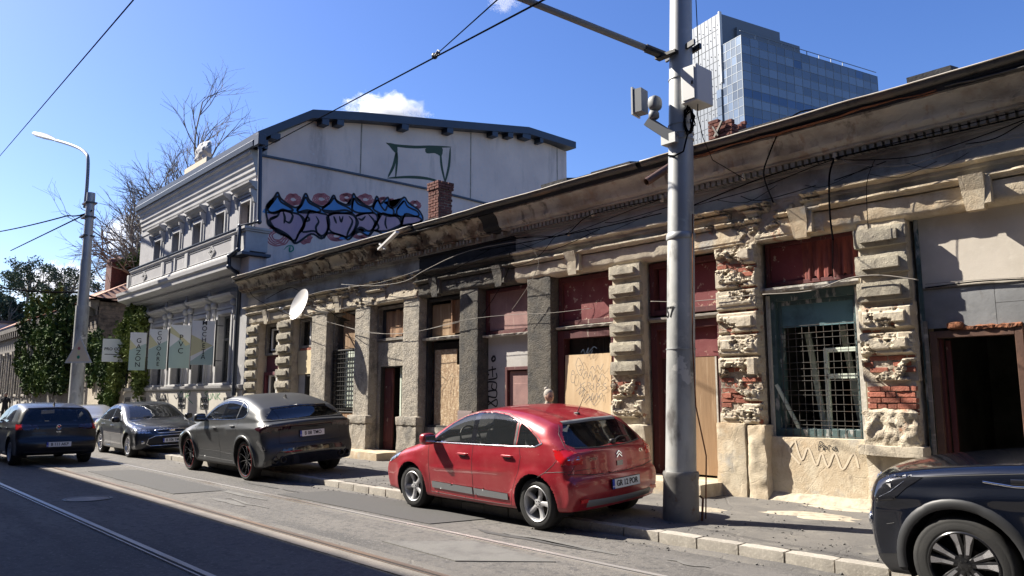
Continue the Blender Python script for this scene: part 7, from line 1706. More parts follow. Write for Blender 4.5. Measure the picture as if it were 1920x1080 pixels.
for sg in (1, -1):
    pts = []
    for xx, zz in ((.10, .68), (.16, .66), (.17, .60), (.11, .46), (.13, .40), (.06, .52), (.07, .64), (.10, .68)):
        p0, n = on(sh, 'side', 4.46 / 2 - xx, zz, .006); p0.y *= sg; pts.append(p0)
    b = MB(); b.tube(pts, .007, 6); b.build('fog_lamp_surround', 'chrome', car, smooth=True)
    p0, n = on(sh, 'side', 4.46 / 2 - .115, .595, .0); p0.y *= sg; b = MB(); b.add(*blob(p0, (.03, .012, .055))); b.build('fog_lamp', 'clear_lens', car, smooth=True)
    for k, xx in enumerate((.055, .085, .115)):
        p0, n = on(sh, 'side', 4.46 / 2 - xx, .93, .008); p1, n = on(sh, 'side', 4.46 / 2 - xx, .81, .008); p0.y *= sg; p1.y *= sg
        b = MB(); b.bar(p0, p1, .010, .008); b.build('running_light', 'alloy_bright', car)
    ps = []
    for xx, zz in ((.145, .81), (.15, .925), (.46, .945), (.36, .86), (.27, .81)):
        p0, n = on(sh, 'side', 4.46 / 2 - xx, zz, .007); p0.y *= sg; ps.append(p0)
    b = MB(); b.add(ps, [tuple(range(5))]); b.build('headlamp_reflector', 'clear_lens', car, fix=False)
p, n = on(sh, 'side', 4.46 / 2 - 1.42, .99, .008); lettering('badge_letters', 'GT', .045, 'chrome', car, p, (-1, 0, 0), (0, 0, 1), bold=.001)
place_car(car, -2.96 + 4.46 / 2, 7.40, PI, rad(-2.4), 0, .045)
# ============================================================ poles, wires, dish
mat('galvanised', (.36, .37, .37), .5, .45, layers=[(1.4, (.27, .28, .28), .45, .65, (1, 1, .4)), (7, (.44, .44, .43), .56, .72), (3, (.20, .18, .15), .68, .8)], bumps=[(9, .2, .004)])
mat('pole_concrete', (.42, .425, .41), .6, .3, layers=[(1.1, (.22, .225, .22), .45, .6, (1, 1, .35)), (6, (.42, .41, .38), .55, .7), (3, (.12, .115, .11), .58, .70, (1, 1, .4)), (1.6, (.5, .49, .46), .60, .62)], bumps=[(14, .3, .006)])
mat('pole_base', (.20, .195, .185), .6, .35, layers=[(2, (.12, .115, .11), .45, .62), (7, (.28, .26, .23), .56, .72), (5, (.15, .085, .05), .60, .68)], bumps=[(12, .3, .006)])
mat('box_grey', (.50, .50, .49), .5); mat('cam_grey', (.17, .18, .19), .55)
mat('dish_white', (.62, .60, .56), .55)
bp_, tp = Vector((-5.80, 8.1, .12)), Vector((-5.53, 8.1, 7.4))
def pole_at(z): u = (z - bp_.z) / (tp.z - bp_.z); return bp_.lerp(tp, u)
pole = empty('tram_pole', tuple(bp_), 'tall thick grey steel pole on the pavement right of the red hatchback', 'pole')
def seg(name, m, z0, z1, r0, r1, extra=()):
    prof = [(r0, 0)] + [(r, (z - z0)) for z, r in extra] + [(r1, z1 - z0)]
    b = MB(); n = 36; vs = []
    for r, h in prof:
        c = pole_at(z0 + h)
        for k in range(n): a = 2 * PI * k / n; vs.append((c.x + r * math.cos(a), c.y + r * math.sin(a), c.z))
    m_ = len(prof); b.add(vs, [(i * n + k, i * n + (k + 1) % n, (i + 1) * n + (k + 1) % n, (i + 1) * n + k) for i in range(m_ - 1) for k in range(n)] + [tuple(range(n))[::-1], tuple((m_ - 1) * n + k for k in range(n))])
    return b.build(name, m, pole, smooth=True, sharp=40)
seg('base_sleeve', 'pole_base', .05, .70, .222, .215, [(.14, .222), (.60, .215), (.64, .222), (.68, .222)])
seg('lower_shaft', 'pole_concrete', .68, 2.22, .190, .178)
seg('middle_shaft', 'pole_concrete', 2.18, 3.62, .176, .170)
seg('collar', 'galvanised', 3.60, 3.68, .182, .176, [(3.62, .188), (3.66, .184)])
seg('upper_shaft', 'galvanised', 3.66, 9.0, .168, .128)
for z, r in ((4.98, .165), (5.10, .163), (4.90, .166), (5.72, .158), (2.2, .182)): seg('strap', 'galvanised', z, z + .012, r + .004, r + .004)
# bracket arm over the tracks
c = pole_at(6.1); e0 = Vector((c.x + .02, c.y - .15, 6.12)); d = Vector((-.35, -1, .16)).normalized()
a0 = PY(1240, 102, 7.93); a1 = PY(985, 0, 6.35); a0 = Vector(a0); a1 = Vector(a1); dd = (a1 - a0)
b = MB(); b.tube([a0, a0 + dd * 2.2], .045, 10); arm = b.build('bracket_arm', 'cam_grey', pole, smooth=True)
b = MB(); b.tube([a0 - dd * .02, a0 + dd * .12], .058, 10); b.build('arm_socket', 'dark_metal', arm)
b = MB(); b.obox((c.x, c.y - .02, 6.12), (1, -.3, 0), (0, 1, 0), (0, 0, 1), .30, .02, .035); b.obox((c.x, c.y + .16, 6.14), (1, -.3, 0), (0, 1, 0), (0, 0, 1), .26, .02, .035); b.obox((c.x - .10, c.y - .17, 6.05), (1, 0, 0), (0, 1, 0), (0, 0, 1), .16, .05, .02); clampo = b.build('clamp', 'dark_metal', pole)
# grey cabinet strapped on the right side of the pole
c = pole_at(5.55); X = c.x + .22; Yc = 8.10
cb = MB(); cb.box(X - .08, X + .16, Yc - .20, Yc + .16, 5.30, 5.78, .01); cab = cb.build('control_cabinet', 'box_grey', pole)
cb = MB(); cb.box(X - .05, X + .13, Yc - .212, Yc - .198, 5.33, 5.75, .004); cb.build('cabinet_door', 'box_grey', cab)
cb = MB(); cb.box(X + .09, X + .11, Yc - .222, Yc - .21, 5.52, 5.56); cb.build('cabinet_lock', 'dark_metal', cab)
# camera / detector on a horizontal bracket at the left side
br = [PY(1215, 228, 7.85), PY(1268, 262, 7.95)]
b = MB(); b.bar(br[0], br[1], .10, .13); brk = b.build('detector_bracket', 'cam_grey', pole)
b = MB(); q = Vector(PY(1255, 255, 7.9)); b.box(q.x - .12, q.x + .1, 7.88, 8.1, q.z - .10, q.z + .03); b.build('bracket_plate', 'galvanised', brk)
h = Vector(PY(1226, 215, 7.85)); b = MB(); b.lathe([(.05, 0), (.07, .02), (.07, .07), (.05, .12)], c=(h.x, h.y, h.z - .06), n=14); b.build('detector_neck', 'cam_grey', brk, smooth=True)
h = Vector(PY(1228, 194, 7.85)); b = MB(); b.add(*blob(h, (.075, .09, .10), (.7, .6))); b.build('detector_body', 'cam_grey', brk, smooth=True)
h = Vector(PY(1201, 191, 7.85)); b = MB(); b.obox(h, (1, .15, 0), (-.15, 1, 0), (0, 0, 1), .062, .09, .16); b.build('detector_head', 'cam_grey', brk)
b = MB(); b.obox(h + Vector((-.075, -.01, .005)), (1, .15, 0), (-.15, 1, 0), (.0, 0, 1), .012, .10, .19); b.build('detector_shield', 'box_grey', brk)
# coil of cable and hanging leads
b = MB(); c = pole_at(5.1) + Vector((.19, -.12, 0)); r_ = random.Random(5)
for k in range(5): b.tube([c + Vector((.05 * math.cos(a) * (1 + k * .1), r_.uniform(-.02, .02) + .012 * k, .19 * math.sin(a) * (1 - k * .07))) for a in np.linspace(0, 2 * PI, 17)], .010, 5, False)
b.tube([c + Vector((0, 0, .15)), c + Vector((.02, 0, .3)), c + Vector((.06, 0, .36))], .010, 5); b.tube([c + Vector((0, 0, -.15)), c + Vector((-.06, -.03, -.40)), c + Vector((-.18, -.06, -.44)), c + Vector((-.3, -.03, -.4))], .012, 5)
b.build('cable_coil', 'cable_black', pole, smooth=True)
b = MB(); b.tube([Vector(PY(1312, 930, 8.3)), Vector(PY(1318, 935, 8.3)), Vector(PY(1316, 985, 8.2))], .014, 6); b.tube([pole_at(3.9) + Vector((.2, -.03, 0)), pole_at(2.3) + Vector((.2, -.04, 0)), pole_at(1.5) + Vector((.24, -.03, 0)), pole_at(.9) + Vector((.3, .1, 0)), pole_at(.15) + Vector((.29, .1, 0))], .009, 5); b.build('ground_cable', 'rust', pole, smooth=True)
# painted number, faded
def onpole(px, py, z): pass
me_ = text_mesh('57', .19, .004, .001, xs=.8)
me_.materials.clear(); me_.materials.append(MATS['spray_black']); cc = pole_at(2.62)
for v in me_.vertices:
    ang = -PI / 2 - .32 + v.co.x / .178; zz = 2.66 + v.co.y; c2 = pole_at(zz); v.co = Vector((c2.x + .1785 * math.cos(ang), c2.y + .1785 * math.sin(ang), zz))
o = bpy.data.objects.new('painted_number', me_); link(o, pole)

# ---- street lamp post at the left
LX, LY = -34.9, 8.0
lp = empty('lamp_post', (LX, LY, .12), 'tall grey lamp post with a curved arm beyond the dark grey saloon', 'lamp post')
lb, lt = Vector(PY(145, 757, LY)), Vector(PY(171, 362, LY)); lb.z = .1
pp = Vector(PY(160, 540, LY)); 
def lseg(nm, z0, z1, r0, r1, m='galvanised'):
    def at(z): u = (z - 3.54) / (lt.z - 3.54); a = Vector(PY(149, 655, LY)); return a.lerp(lt, u)
    b = MB(); b.tube([at(z0), at(z1)], [r0, r1], 20); return b.build(nm, m, lp, smooth=True, sharp=50)
lseg('lower_shaft', .1, 5.3, .27, .25, 'pole_concrete'); lseg('middle_shaft', 5.2, 7.2, .215, .20); lseg('upper_shaft', 7.15, lt.z, .18, .16)
b = MB(); pts = [Vector(PY(x, y, LY)) for x, y in smoothpts([(159, 390), (163, 350), (165, 300), (160, 287), (148, 278), (128, 270), (104, 263)], 5)]; b.tube(pts, [.07] * len(pts), 8); la = b.build('lamp_arm', 'cam_grey', lp, smooth=True)
b = MB(); p = Vector(PY(84, 257, LY)); q = Vector(PY(62, 249, LY)); d = (Vector(PY(104, 263, LY)) - q)
L_ = d.length; d.normalize(); up = Vector((0, -.3, 1)); 
prof = [(0, .02, .02), (.1, .16, .10), (.35, .26, .15), (.65, .22, .16), (.85, .13, .12), (1.0, .08, .08)]; vs = []; s_ = d.cross(up).normalized(); u_ = s_.cross(d)
for t_, w_, h_ in prof:
    for k in range(12): a = 2 * PI * k / 12; vs.append(q + d * (L_ * t_) + s_ * (w_ * math.cos(a)) + u_ * (h_ * (math.sin(a) if math.sin(a) > 0 else .6 * math.sin(a))))
b.add(vs, [(i * 12 + k, i * 12 + (k + 1) % 12, (i + 1) * 12 + (k + 1) % 12, (i + 1) * 12 + k) for i in range(5) for k in range(12)]); b.build('lantern', 'cam_grey', lp, smooth=True)
for z in (9.0, 8.2, 9.6): b = MB(); c0 = Vector(PY(171, 362, LY)); b.obox((c0.x - .12, LY, z), (1, 0, 0), (0, 1, 0), (0, 0, 1), .32, .22, .03); b.build('clamp', 'dark_metal', lp)
# triangular traffic-light warning sign
tsx = Vector(PY(148, 660, LY - .32)); ts = empty('warning_sign', tuple(tsx), 'triangular warning sign with traffic-light dots, strapped to the lamp post', 'sign')
tx = Vector((.80, .60, 0)); tn = Vector((.60, -.80, 0))
def tri_(s, off, m, nm):
    b = MB(); c_ = tsx + tn * off; P3 = [c_ + Vector((0, 0, s * .62)), c_ + tx * s * .60 - Vector((0, 0, s * .42)), c_ - tx * s * .60 - Vector((0, 0, s * .42))]
    b.add(P3 + [p - tn * .02 for p in P3], [(0, 1, 2), (5, 4, 3), (0, 3, 4, 1), (1, 4, 5, 2), (2, 5, 3, 0)]); return b.build(nm, m, ts)
tri_(1.0, 0, 'box_grey', 'sign_border'); tri_(.86, .004, 'spray_white', 'sign_face')
for dz, m in ((.14, 'paint_red'), (-.02, 'banner_yellow'), (-.20, 'paint_green')):
    b = MB(); c_ = tsx + tn * .012 + Vector((0, 0, dz)); k = [c_ + tx * .065 * math.cos(a) + Vector((0, 0, .065 * math.sin(a))) for a in np.linspace(0, 2 * PI, 14, endpoint=False)]; b.add(k, [tuple(range(14))]); b.build('signal_dot', m, ts, fix=False)

# ---- overhead wires
def wire(name, label, pts, r, m='cable_black', sag=0, n=16, group='overhead wires', parent=None):
    P = []
    for a, c in zip(pts[:-1], pts[1:]):
        a, c = Vector(a), Vector(c)
        for i in range(n): u = i / n; P.append(a.lerp(c, u) - Vector((0, 0, sag * 4 * u * (1 - u))))
    P.append(Vector(pts[-1])); b = MB(); b.tube(P, r, 6); o = b.build(name, m, parent, smooth=True)
    if parent is None: tag(o, label, 'wire', group)
    return o
def far(px, py, Y, ex): p = PY(px, py, Y); return tuple(p)
w0, w1 = Vector(PY(0, 292, 5.2)), Vector(PY(250, 0, 3.6)); wire('overhead_wire', 'thick tram wire crossing the top left corner of the sky', [w0 - (w1 - w0) * .6, w1 + (w1 - w0) * .4], .014)
w0, w1 = Vector(PY(492, 278, 10.5)), Vector(PY(1015, 2, 6.2)); wire('overhead_wire', 'span wire running from the town house cornice up to the bracket arm', [w0, w0.lerp(w1, .5), w1, w1 + (w1 - w0) * .25], .013)
j = w0.lerp(w1, .62); jp = PY(815, 105, j.y); k1 = Vector(PY(932, 0, 5.6)); wire('overhead_wire', 'second wire joining the span wire at a turnbuckle', [jp, Vector(jp).lerp(k1, .35), k1 + (k1 - Vector(jp)) * .5], .009)
b = MB(); jv = Vector(jp); dv = (k1 - jv).normalized(); b.tube([jv, jv + dv * .35], .03, 6); b.add(*blob(jv, (.06, .06, .06), (1, 1), 8, 6)); b.tube([jv + dv * .35 + Vector((.05 * math.cos(a), 0, .05 * math.sin(a))) + dv * .05 for a in np.linspace(0, 2 * PI, 9)], .012, 5, False); tb = b.build('turnbuckle', 'dark_metal', None, smooth=True); tag(tb, 'small dark turnbuckle where the two overhead wires meet', 'turnbuckle')
wire('overhead_wire', 'thin wire running left from the lamp post, the upper of two', [PY(-40, 440, 7.5), PY(128, 404, 8.0), PY(172, 395, 8)], .03, sag=.1)
wire('overhead_wire', 'thin slanting wire below the upper one left of the lamp post', [PY(20, 470, 9.5), PY(160, 402, 8.0)], .03)
wire('overhead_wire', 'heavy dark cable crossing low behind the lamp post towards the ivy house', [PY(-40, 530, 8.5), PY(148, 548, 8.2), PY(240, 556, 11.2)], .045, sag=.2)
wire('overhead_wire', 'thin vertical lead hanging down beside the tall pole', [PY(1304, -20, 8.0), PY(1310, 110, 8.0), PY(1308, 215, 8.05), PY(1318, 258, 8.4), PY(1336, 300, 9.6), PY(1395, 335, 10.45)], .006)
# cables over the frieze of the derelict building
rw = random.Random(21)
def fc(pts, Y, r, m='cable_black', sag=0.0): return wire('facade_cable', None, [tuple(PY(x, y, Y)) for x, y in pts], r, m, sag, 8, parent=bld)
def arcs(pts, Y, r, m='cable_black'): return wire('facade_cable', None, [tuple(PY(x, y, Y)) for x, y in smoothpts(pts, 4)], r, m, 0, 2, parent=bld)
arcs([(1920, 218), (1780, 250), (1565, 296), (1440, 330), (1300, 385)], 10.5, .010)
arcs([(1920, 225), (1820, 262), (1720, 292), (1620, 300), (1565, 298)], 10.48, .007)
arcs([(1920, 206), (1700, 262), (1560, 300), (1430, 350), (1330, 378)], 10.46, .007)
arcs([(1920, 255), (1800, 280), (1700, 310), (1600, 307), (1580, 298)], 10.46, .005, 'cable_pale')
arcs([(1545, 205), (1500, 210), (1465, 240), (1440, 295), (1432, 330), (1450, 380)], 10.2, .011)
arcs([(1565, 295), (1555, 330), (1556, 400), (1562, 450)], 10.5, .013)
arcs([(1562, 450), (1561, 520)], 10.55, .007)
arcs([(1640, 300), (1625, 345), (1628, 430)], 10.45, .005)
arcs([(1240, 373), (1110, 402), (1060, 440), (1000, 443), (940, 452)], 10.48, .008)
arcs([(1235, 375), (1180, 395), (1060, 440), (960, 446)], 10.46, .006)
arcs([(1240, 400), (1120, 428), (1020, 448), (900, 470)], 10.46, .009)
arcs([(1065, 437), (1040, 445), (1010, 480), (960, 500), (800, 520)], 10.40, .006)
arcs([(640, 533), (700, 536), (760, 527), (800, 505), (880, 470), (1000, 448)], 10.42, .007, 'cable_pale')
arcs([(560, 560), (600, 547), (660, 538), (720, 528), (790, 505)], 10.42, .005, 'cable_pale')
arcs([(645, 612), (700, 625), (780, 622), (870, 600), (960, 590), (1030, 587), (1110, 578)], 10.6, .0045, 'cable_pale')
arcs([(570, 590), (620, 605), (690, 622), (760, 625), (865, 603)], 10.6, .005, 'cable_pale')
arcs([(1220, 565), (1300, 565), (1420, 552)], 10.55, .006, 'cable_pale'); arcs([(1430, 552), (1520, 545), (1590, 522), (1650, 516), (1722, 525)], 10.5, .009, 'cable_pale')
arcs([(1735, 533), (1830, 525), (1920, 520)], 10.84, .0045, 'cable_pale'); arcs([(1735, 540), (1830, 528), (1920, 523)], 10.84, .009)
arcs([(468, 545), (480, 560), (540, 590), (590, 605)], 10.3, .008); arcs([(500, 560), (540, 540), (560, 545), (600, 570), (640, 600), (660, 610)], 10.4, .008)
arcs([(995, 460), (1010, 490), (1000, 520), (975, 560), (960, 580)], 10.5, .0045, 'cable_pale'); arcs([(955, 500), (940, 535), (905, 590)], 10.6, .006)
arcs([(588, 572), (620, 580), (655, 575), (665, 560)], 10.55, .005, 'cable_pale')
for i in range(16):
    x = 600 + i * 80 + rw.uniform(-30, 30); y = np.interp(x, [460, 800, 1200, 1640, 1920], [585, 505, 400, 325, 235]); arcs([(x, y), (x + rw.uniform(20, 60), y - rw.uniform(-15, 12)), (x + rw.uniform(90, 150), y - rw.uniform(15, 45))], 10.47, rw.choice((.004, .005, .007)))
for p in ((1393, 332), (1065, 437), (1565, 294), (1110, 400), (1240, 373), (655, 540)):
    b = MB(); q = PY(p[0], p[1], 10.5); b.lathe([(.0, -.06), (.03, -.05), (.035, .0), (.025, .03), (.03, .06), (0, .07)], c=(q[0], 10.52, q[2]), n=8); b.build('insulator', 'spray_white', bld, smooth=True)
# satellite dish
dc = Vector(PY(560, 570, 9.85)); dsh = empty('satellite_dish', tuple(dc), 'large off-white satellite dish fixed near the left end of the derelict facade', 'dish')
dn = Vector((.42, -.86, .30)).normalized(); dn = Vector((.06, -.94, .32)).normalized(); vx = Vector((0, 0, 1)).cross(dn).normalized(); vy = dn.cross(vx)
vs = []; fs = []; NR, NA = 7, 32
for s_, k in ((0, 0), (1, -.012)):
    for i in range(NR + 1):
        r = i / NR
        for j in range(NA): a = 2 * PI * j / NA; vs.append(dc + vx * (r * .40 * math.cos(a)) + vy * (r * .46 * math.sin(a)) - dn * (.10 * (1 - r * r) - k))
M_ = (NR + 1) * NA
for s_ in (0, 1):
    for i in range(NR):
        for j in range(NA): fs.append((s_ * M_ + i * NA + j, s_ * M_ + i * NA + (j + 1) % NA, s_ * M_ + (i + 1) * NA + (j + 1) % NA, s_ * M_ + (i + 1) * NA + j))
for j in range(NA): fs.append((NR * NA + j, NR * NA + (j + 1) % NA, M_ + NR * NA + (j + 1) % NA, M_ + NR * NA + j))
b = MB(); b.add(vs, fs); b.build('dish', 'dish_white', dsh, smooth=True, sharp=60)
b = MB(); b.tube([dc - dn * .1, dc - dn * .1 + Vector((.1, .5, -.15)), dc + Vector((.12, .85, -.2))], .025, 8); b.build('mount_arm', 'galvanised', dsh); b = MB(); b.tube([dc - vy * .42, dc - vy * .35 + dn * .42], .012, 6); b.add(*blob(dc - vy * .33 + dn * .44, (.035, .05, .035))); b.build('receiver_arm', 'galvanised', dsh, smooth=True)

# ============================================================ glass tower
mat('tower_panel', (.11, .125, .145), .5, .2, layers=[(.08, (.11, .125, .15), .45, .6)], rnd=.06)
mat('tower_core', (.05, .06, .075), .6)
mat('tower_glass_a', (.135, .16, .185), .2, .45, rnd=.12); mat('tower_glass_b', (.185, .215, .24), .2, .45, rnd=.1); mat('tower_glass_c', (.09, .13, .19), .2, .45, rnd=.12); mat('tower_glass_d', (.22, .27, .32), .2, .5, rnd=.12)  # grey-blue sky reflection is put into the pane colours
mat('tower_mullion', (.17, .19, .21), .5, .4); mat('tower_white', (.48, .49, .50), .7)
TD = 172.0
def TP(px, py):  # a point of the tower on its vertical edge, at distance TD
    d = ray(px, py); return _C + d * (TD / math.hypot(d[0], d[1]))
cor = TP(1389, 66); th_l = math.atan2(*(lambda v: (v[1], v[0]))(_fw))
# left face runs towards vanishing point x=165, right face to x=3620
dl = ray(165, 746); dl[2] = 0; dl = Vector(dl / np.linalg.norm(dl)); dr = Vector((dl.y, -dl.x, 0)); dr = dr if dr.dot(Vector(_rt)) > 0 else -dr
# left face recedes from the corner towards dl; right face recedes towards dr
c0 = Vector((cor[0], cor[1], 0)); H0 = cor[2]
def hit(px, py, o, d):  # where the sight line meets the vertical plane through o along d
    r = ray(px, py); n_ = Vector((-d.y, d.x, 0)); t_ = (Vector((o.x, o.y, 0)) - Vector((0, 0, 0))).dot(n_) / (r[0] * n_.x + r[1] * n_.y); return _C + r * t_
pr = hit(1642, 110, c0, dr); LR = (Vector((pr[0], pr[1], 0)) - c0).length; pl_ = hit(1292, 150, c0, dl); LLf = (Vector((pl_[0], pl_[1], 0)) - c0).length; pm = hit(1352, 100, c0, dl); LM = (Vector((pm[0], pm[1], 0)) - c0).length
HT = hit(1352, 26, c0 + dl * LM, dr)[2]
tw = empty('glass_tower', (c0.x, c0.y, 0), 'modern glass office tower rising behind the derelict building', 'building')
def tbox(nm, m, s0, s1, t0, t1, z0, z1, parent=tw):
    b = MB(); P_ = [c0 + dr * s + dl * t for s, t in ((s0, t0), (s1, t0), (s1, t1), (s0, t1))]; b.add([(p.x, p.y, z0) for p in P_] + [(p.x, p.y, z1) for p in P_], [(0, 3, 2, 1), (4, 5, 6, 7), (0, 1, 5, 4), (1, 2, 6, 5), (2, 3, 7, 6), (3, 0, 4, 7)]); return b.build(nm, m, parent)
tbox('tower_body', 'tower_core', .15, LR - .15, .15, LLf * .6, 0, H0 - 1.2); core = tbox('service_core', 'tower_panel', -.2, LR * .42, LM, LLf, 0, HT)
tbox('core_side', 'tower_panel', LR * .1, LR * .55, LM * .9, LLf, 0, HT - 2.5); tbox('parapet_edge', 'tower_white', -.45, .3, LM - .35, LM + .1, H0 - 9, HT + .3, core); tbox('parapet_edge', 'tower_white', -.45, .0, LLf - .1, LLf + .4, 0, HT + .3, core)
tbox('plant_room', 'tower_white', LR * .34, LR * .56, 6, 12, H0 - 1, H0 + 4.6); tbox('plant_room', 'tower_white', LR * .70, LR * .93, 4, 10, H0 - 1, H0 + 1.8); tbox('louvre_screen', 'tower_core', LR * .74, LR * .97, 3.2, 4, H0 - .6, H0 + 1.6)
# panes
NCR, NR_ = 17, 30; FH = 2.08; rt_ = random.Random(4)
up_ = Vector((0, 0, 1))
def pane_mesh(d, nrm, w, h, m):
    b = MB(); b.obox((0, 0, 0), d, nrm, (0, 0, 1), w / 2, .05, h / 2); o = b.build('pane', m); me = o.data; bpy.data.objects.remove(o); return me
nr = -dl; nl = -dr
wR = LR / NCR; NCL = max(4, round(LM / (wR))); wL = LM / NCL
pmR = [pane_mesh(dr, dl, wR - .12, FH - .10, m) for m in ('tower_glass_a', 'tower_glass_b', 'tower_glass_c')]
pmL = [pane_mesh(dl, dr, wL - .12, FH - .10, m) for m in ('tower_glass_b', 'tower_glass_d', 'tower_glass_a')]
cnt = 0; rest = MB()
NROW = 18
for r in range(NROW):
    z = H0 - (r + .5) * FH
    for k in range(NCR):
        q = c0 + dr * ((k + .5) * wR) + Vector((0, 0, z)); me = pmR[(1 if r % 2 else 0) if rt_.random() > .14 else rt_.choice((0, 1, 2))]
        if r in (6, 9, 10) and k < 11 and rt_.random() < .7: me = pmR[2]
        if cnt < 300: piece('pane', me, tw, q); cnt += 1
        else: rest.obox(q, dr, dl, up_, wR / 2 - .06, .05, FH / 2 - .05)
b = MB()
cntl = 0
for r in range(NROW + 6):
    z = H0 - (r + .5) * FH
    for k in range(NCL * 2):
        if k >= NCL and z > H0 - 10 - (k - NCL) * 6: continue
        q = c0 + dl * ((k + .5) * wL) + nl * .0 + Vector((0, 0, z)); me = pmL[(1 if (r + k) % 3 == 0 else 0) if rt_.random() > .35 else 2]
        if k >= NCL: q = q + nl * .35
        if cntl < 290: piece('pane', me, core if False else tw, q); cntl += 1
if rest.v: o = rest.build('lower_panes', 'tower_glass_a', tw); o['kind'] = 'stuff'
tb_ = MB()
for r in range(NROW + 1): z = H0 - r * FH; tb_.obox(c0 + dr * (LR / 2) + Vector((0, 0, z)), dr, dl, up_, LR / 2, .10, .05); tb_.obox(c0 + dl * (LM / 2) + Vector((0, 0, z)), dl, dr, up_, LM / 2, .10, .06)
for k in range(NCR + 1): tb_.obox(c0 + dr * (k * wR) + Vector((0, 0, H0 - NROW * FH / 2)), dr, dl, up_, .05, .10, NROW * FH / 2)
for k in range(NCL + 1): tb_.obox(c0 + dl * (k * wL) + Vector((0, 0, H0 - NROW * FH / 2)), dl, dr, up_, .06, .10, NROW * FH / 2)
o = tb_.build('mullions', 'tower_mullion', tw); o['kind'] = 'stuff'
pb_ = MB(); rk = random.Random(8)
for k in range(9):
    for r in range(12):
        u = LM + (LLf - LM) * (k + .5) / 9; z = HT - 2.2 - r * 3.6; pb_.obox(c0 + dl * u + nl * .33 + Vector((0, 0, z + rk.uniform(-.8, .8))), dl, dr, up_, .12, .06, .06)
o = pb_.build('facade_fixings', 'tower_white', core); o['kind'] = 'stuff'
jb = MB()
for k in range(1, 9): jb.obox(c0 + dl * (LM + (LLf - LM) * k / 9) + nl * .22 + Vector((0, 0, HT / 2)), dl, dr, up_, .05, .03, HT / 2)
for r in range(1, 12): jb.obox(c0 + dl * ((LM + LLf) / 2) + nl * .22 + Vector((0, 0, HT - r * 3.8)), dl, dr, up_, (LLf - LM) / 2, .03, .05)
o = jb.build('panel_joints', 'tower_core', core); o['kind'] = 'stuff'
# roof terrace railing
rb = MB()
for k in range(8): s = LR * (.10 + .09 * k); rb.obox(c0 + dr * s + dl * .2 + Vector((0, 0, H0 + .6)), dr, dl, up_, .08, .08, .6)
rb.obox(c0 + dr * (LR * .5) + dl * .2 + Vector((0, 0, H0 + 1.2)), dr, dl, up_, LR * .5, .08, .06); rb.build('terrace_railing', 'tower_mullion', tw)

# ============================================================ trees, ivy
mat('bark', (.19, .165, .14), .95, layers=[(6, (.11, .095, .08), .45, .65)], bumps=[(14, .6, .02)])
mat('leaf_dark', (.035, .060, .028), .6, layers=[(.6, (.05, .085, .03), .45, .65)], rnd=.2)
mat('leaf_mid', (.08, .125, .035), .8, layers=[(.6, (.030, .052, .020), .44, .56), (1.7, (.15, .19, .05), .55, .66)], spec=.1)  # sunlit highlights and dark clumps are put into the leaf colour by noise
mat('leaf_far', (.07, .10, .06), .85, layers=[(.35, (.035, .05, .035), .42, .56), (.9, (.10, .12, .07), .55, .66)], spec=.1)
mat('leaf_light', (.12, .15, .04), .8, layers=[(1.5, (.07, .10, .03), .42, .62)], spec=.1)
def branch(b, p, d, L, r, depth, rng, tips, bend=.25, gravity=.0, kids=(2, 4), decay=.72):
    n = 4; pts = [Vector(p)]; rs_ = [r]; dd_ = d.copy()
    for i in range(n):
        dd_ = (dd_ + Vector((rng.gauss(0, bend), rng.gauss(0, bend), rng.gauss(0, bend * .6) + gravity)) * .35).normalized()
        pts.append(pts[-1] + dd_ * (L / n)); rs_.append(r * (1 - .32 * (i + 1) / n))
    b.tube(pts, rs_, 5 if depth > 1 else 3, False)
    if depth == 0: tips.append((pts[-1], dd_)); return
    k = rng.randint(*kids)
    for i in range(k):
        u = rng.uniform(.45, 1.0) if i else 1.0; ii = min(n, max(1, int(u * n))); q = pts[ii]
        ax_ = Vector((rng.gauss(0, 1), rng.gauss(0, 1), rng.gauss(0, 1))).normalized(); nd = (dd_ + ax_ * rng.uniform(.45, .85)).normalized()
        branch(b, q, nd, L * decay * rng.uniform(.8, 1.15), rs_[ii] * .72, depth - 1, rng, tips, bend, gravity, kids, decay)
# bare tree behind the town house
bt = empty('bare_tree', (-44, 16, 0), 'large leafless tree with fine twigs rising behind the town house', 'tree')
rng = random.Random(12); base = Vector(PY(330, 520, 20)); base = Vector((-51.5, 17.0, 0))
b = MB(); b.tube([base, base + Vector((.2, 0, 3)), base + Vector((0, .2, 7.5))], [.5, .42, .36], 10); b.build('trunk', 'bark', bt, smooth=True)
for i, (dx, dy, dz, L_) in enumerate(((.95, .0, .85, 7.6), (.7, -.1, 1.1, 7.8), (.3, .1, 1.3, 7.2), (.05, .2, 1.2, 6.4), (-.6, .1, 1.0, 6.6), (-.75, -.1, .65, 6.6), (-.45, .1, .5, 6.4), (-.7, .0, .35, 6.2), (-.15, .0, 1, 5.6), (.55, .3, .95, 5.6), (.75, -.2, 1.05, 6.4), (-.9, .0, .15, 5.4), (-.5, .3, .95, 5.4), (.25, .1, 1.1, 5.6), (-1.2, -.2, .05, 5.0))):
    b = MB(); tips = []; branch(b, base + Vector((0, .1, 6.0 + (i % 3) * .7)), Vector((dx, dy, dz)).normalized(), L_ * (.80 if dx > -.2 else .70), .24, 5, rng, tips, .34, .05, (3, 4), .70)
    b.build('limb', 'bark', bt, fix=False)
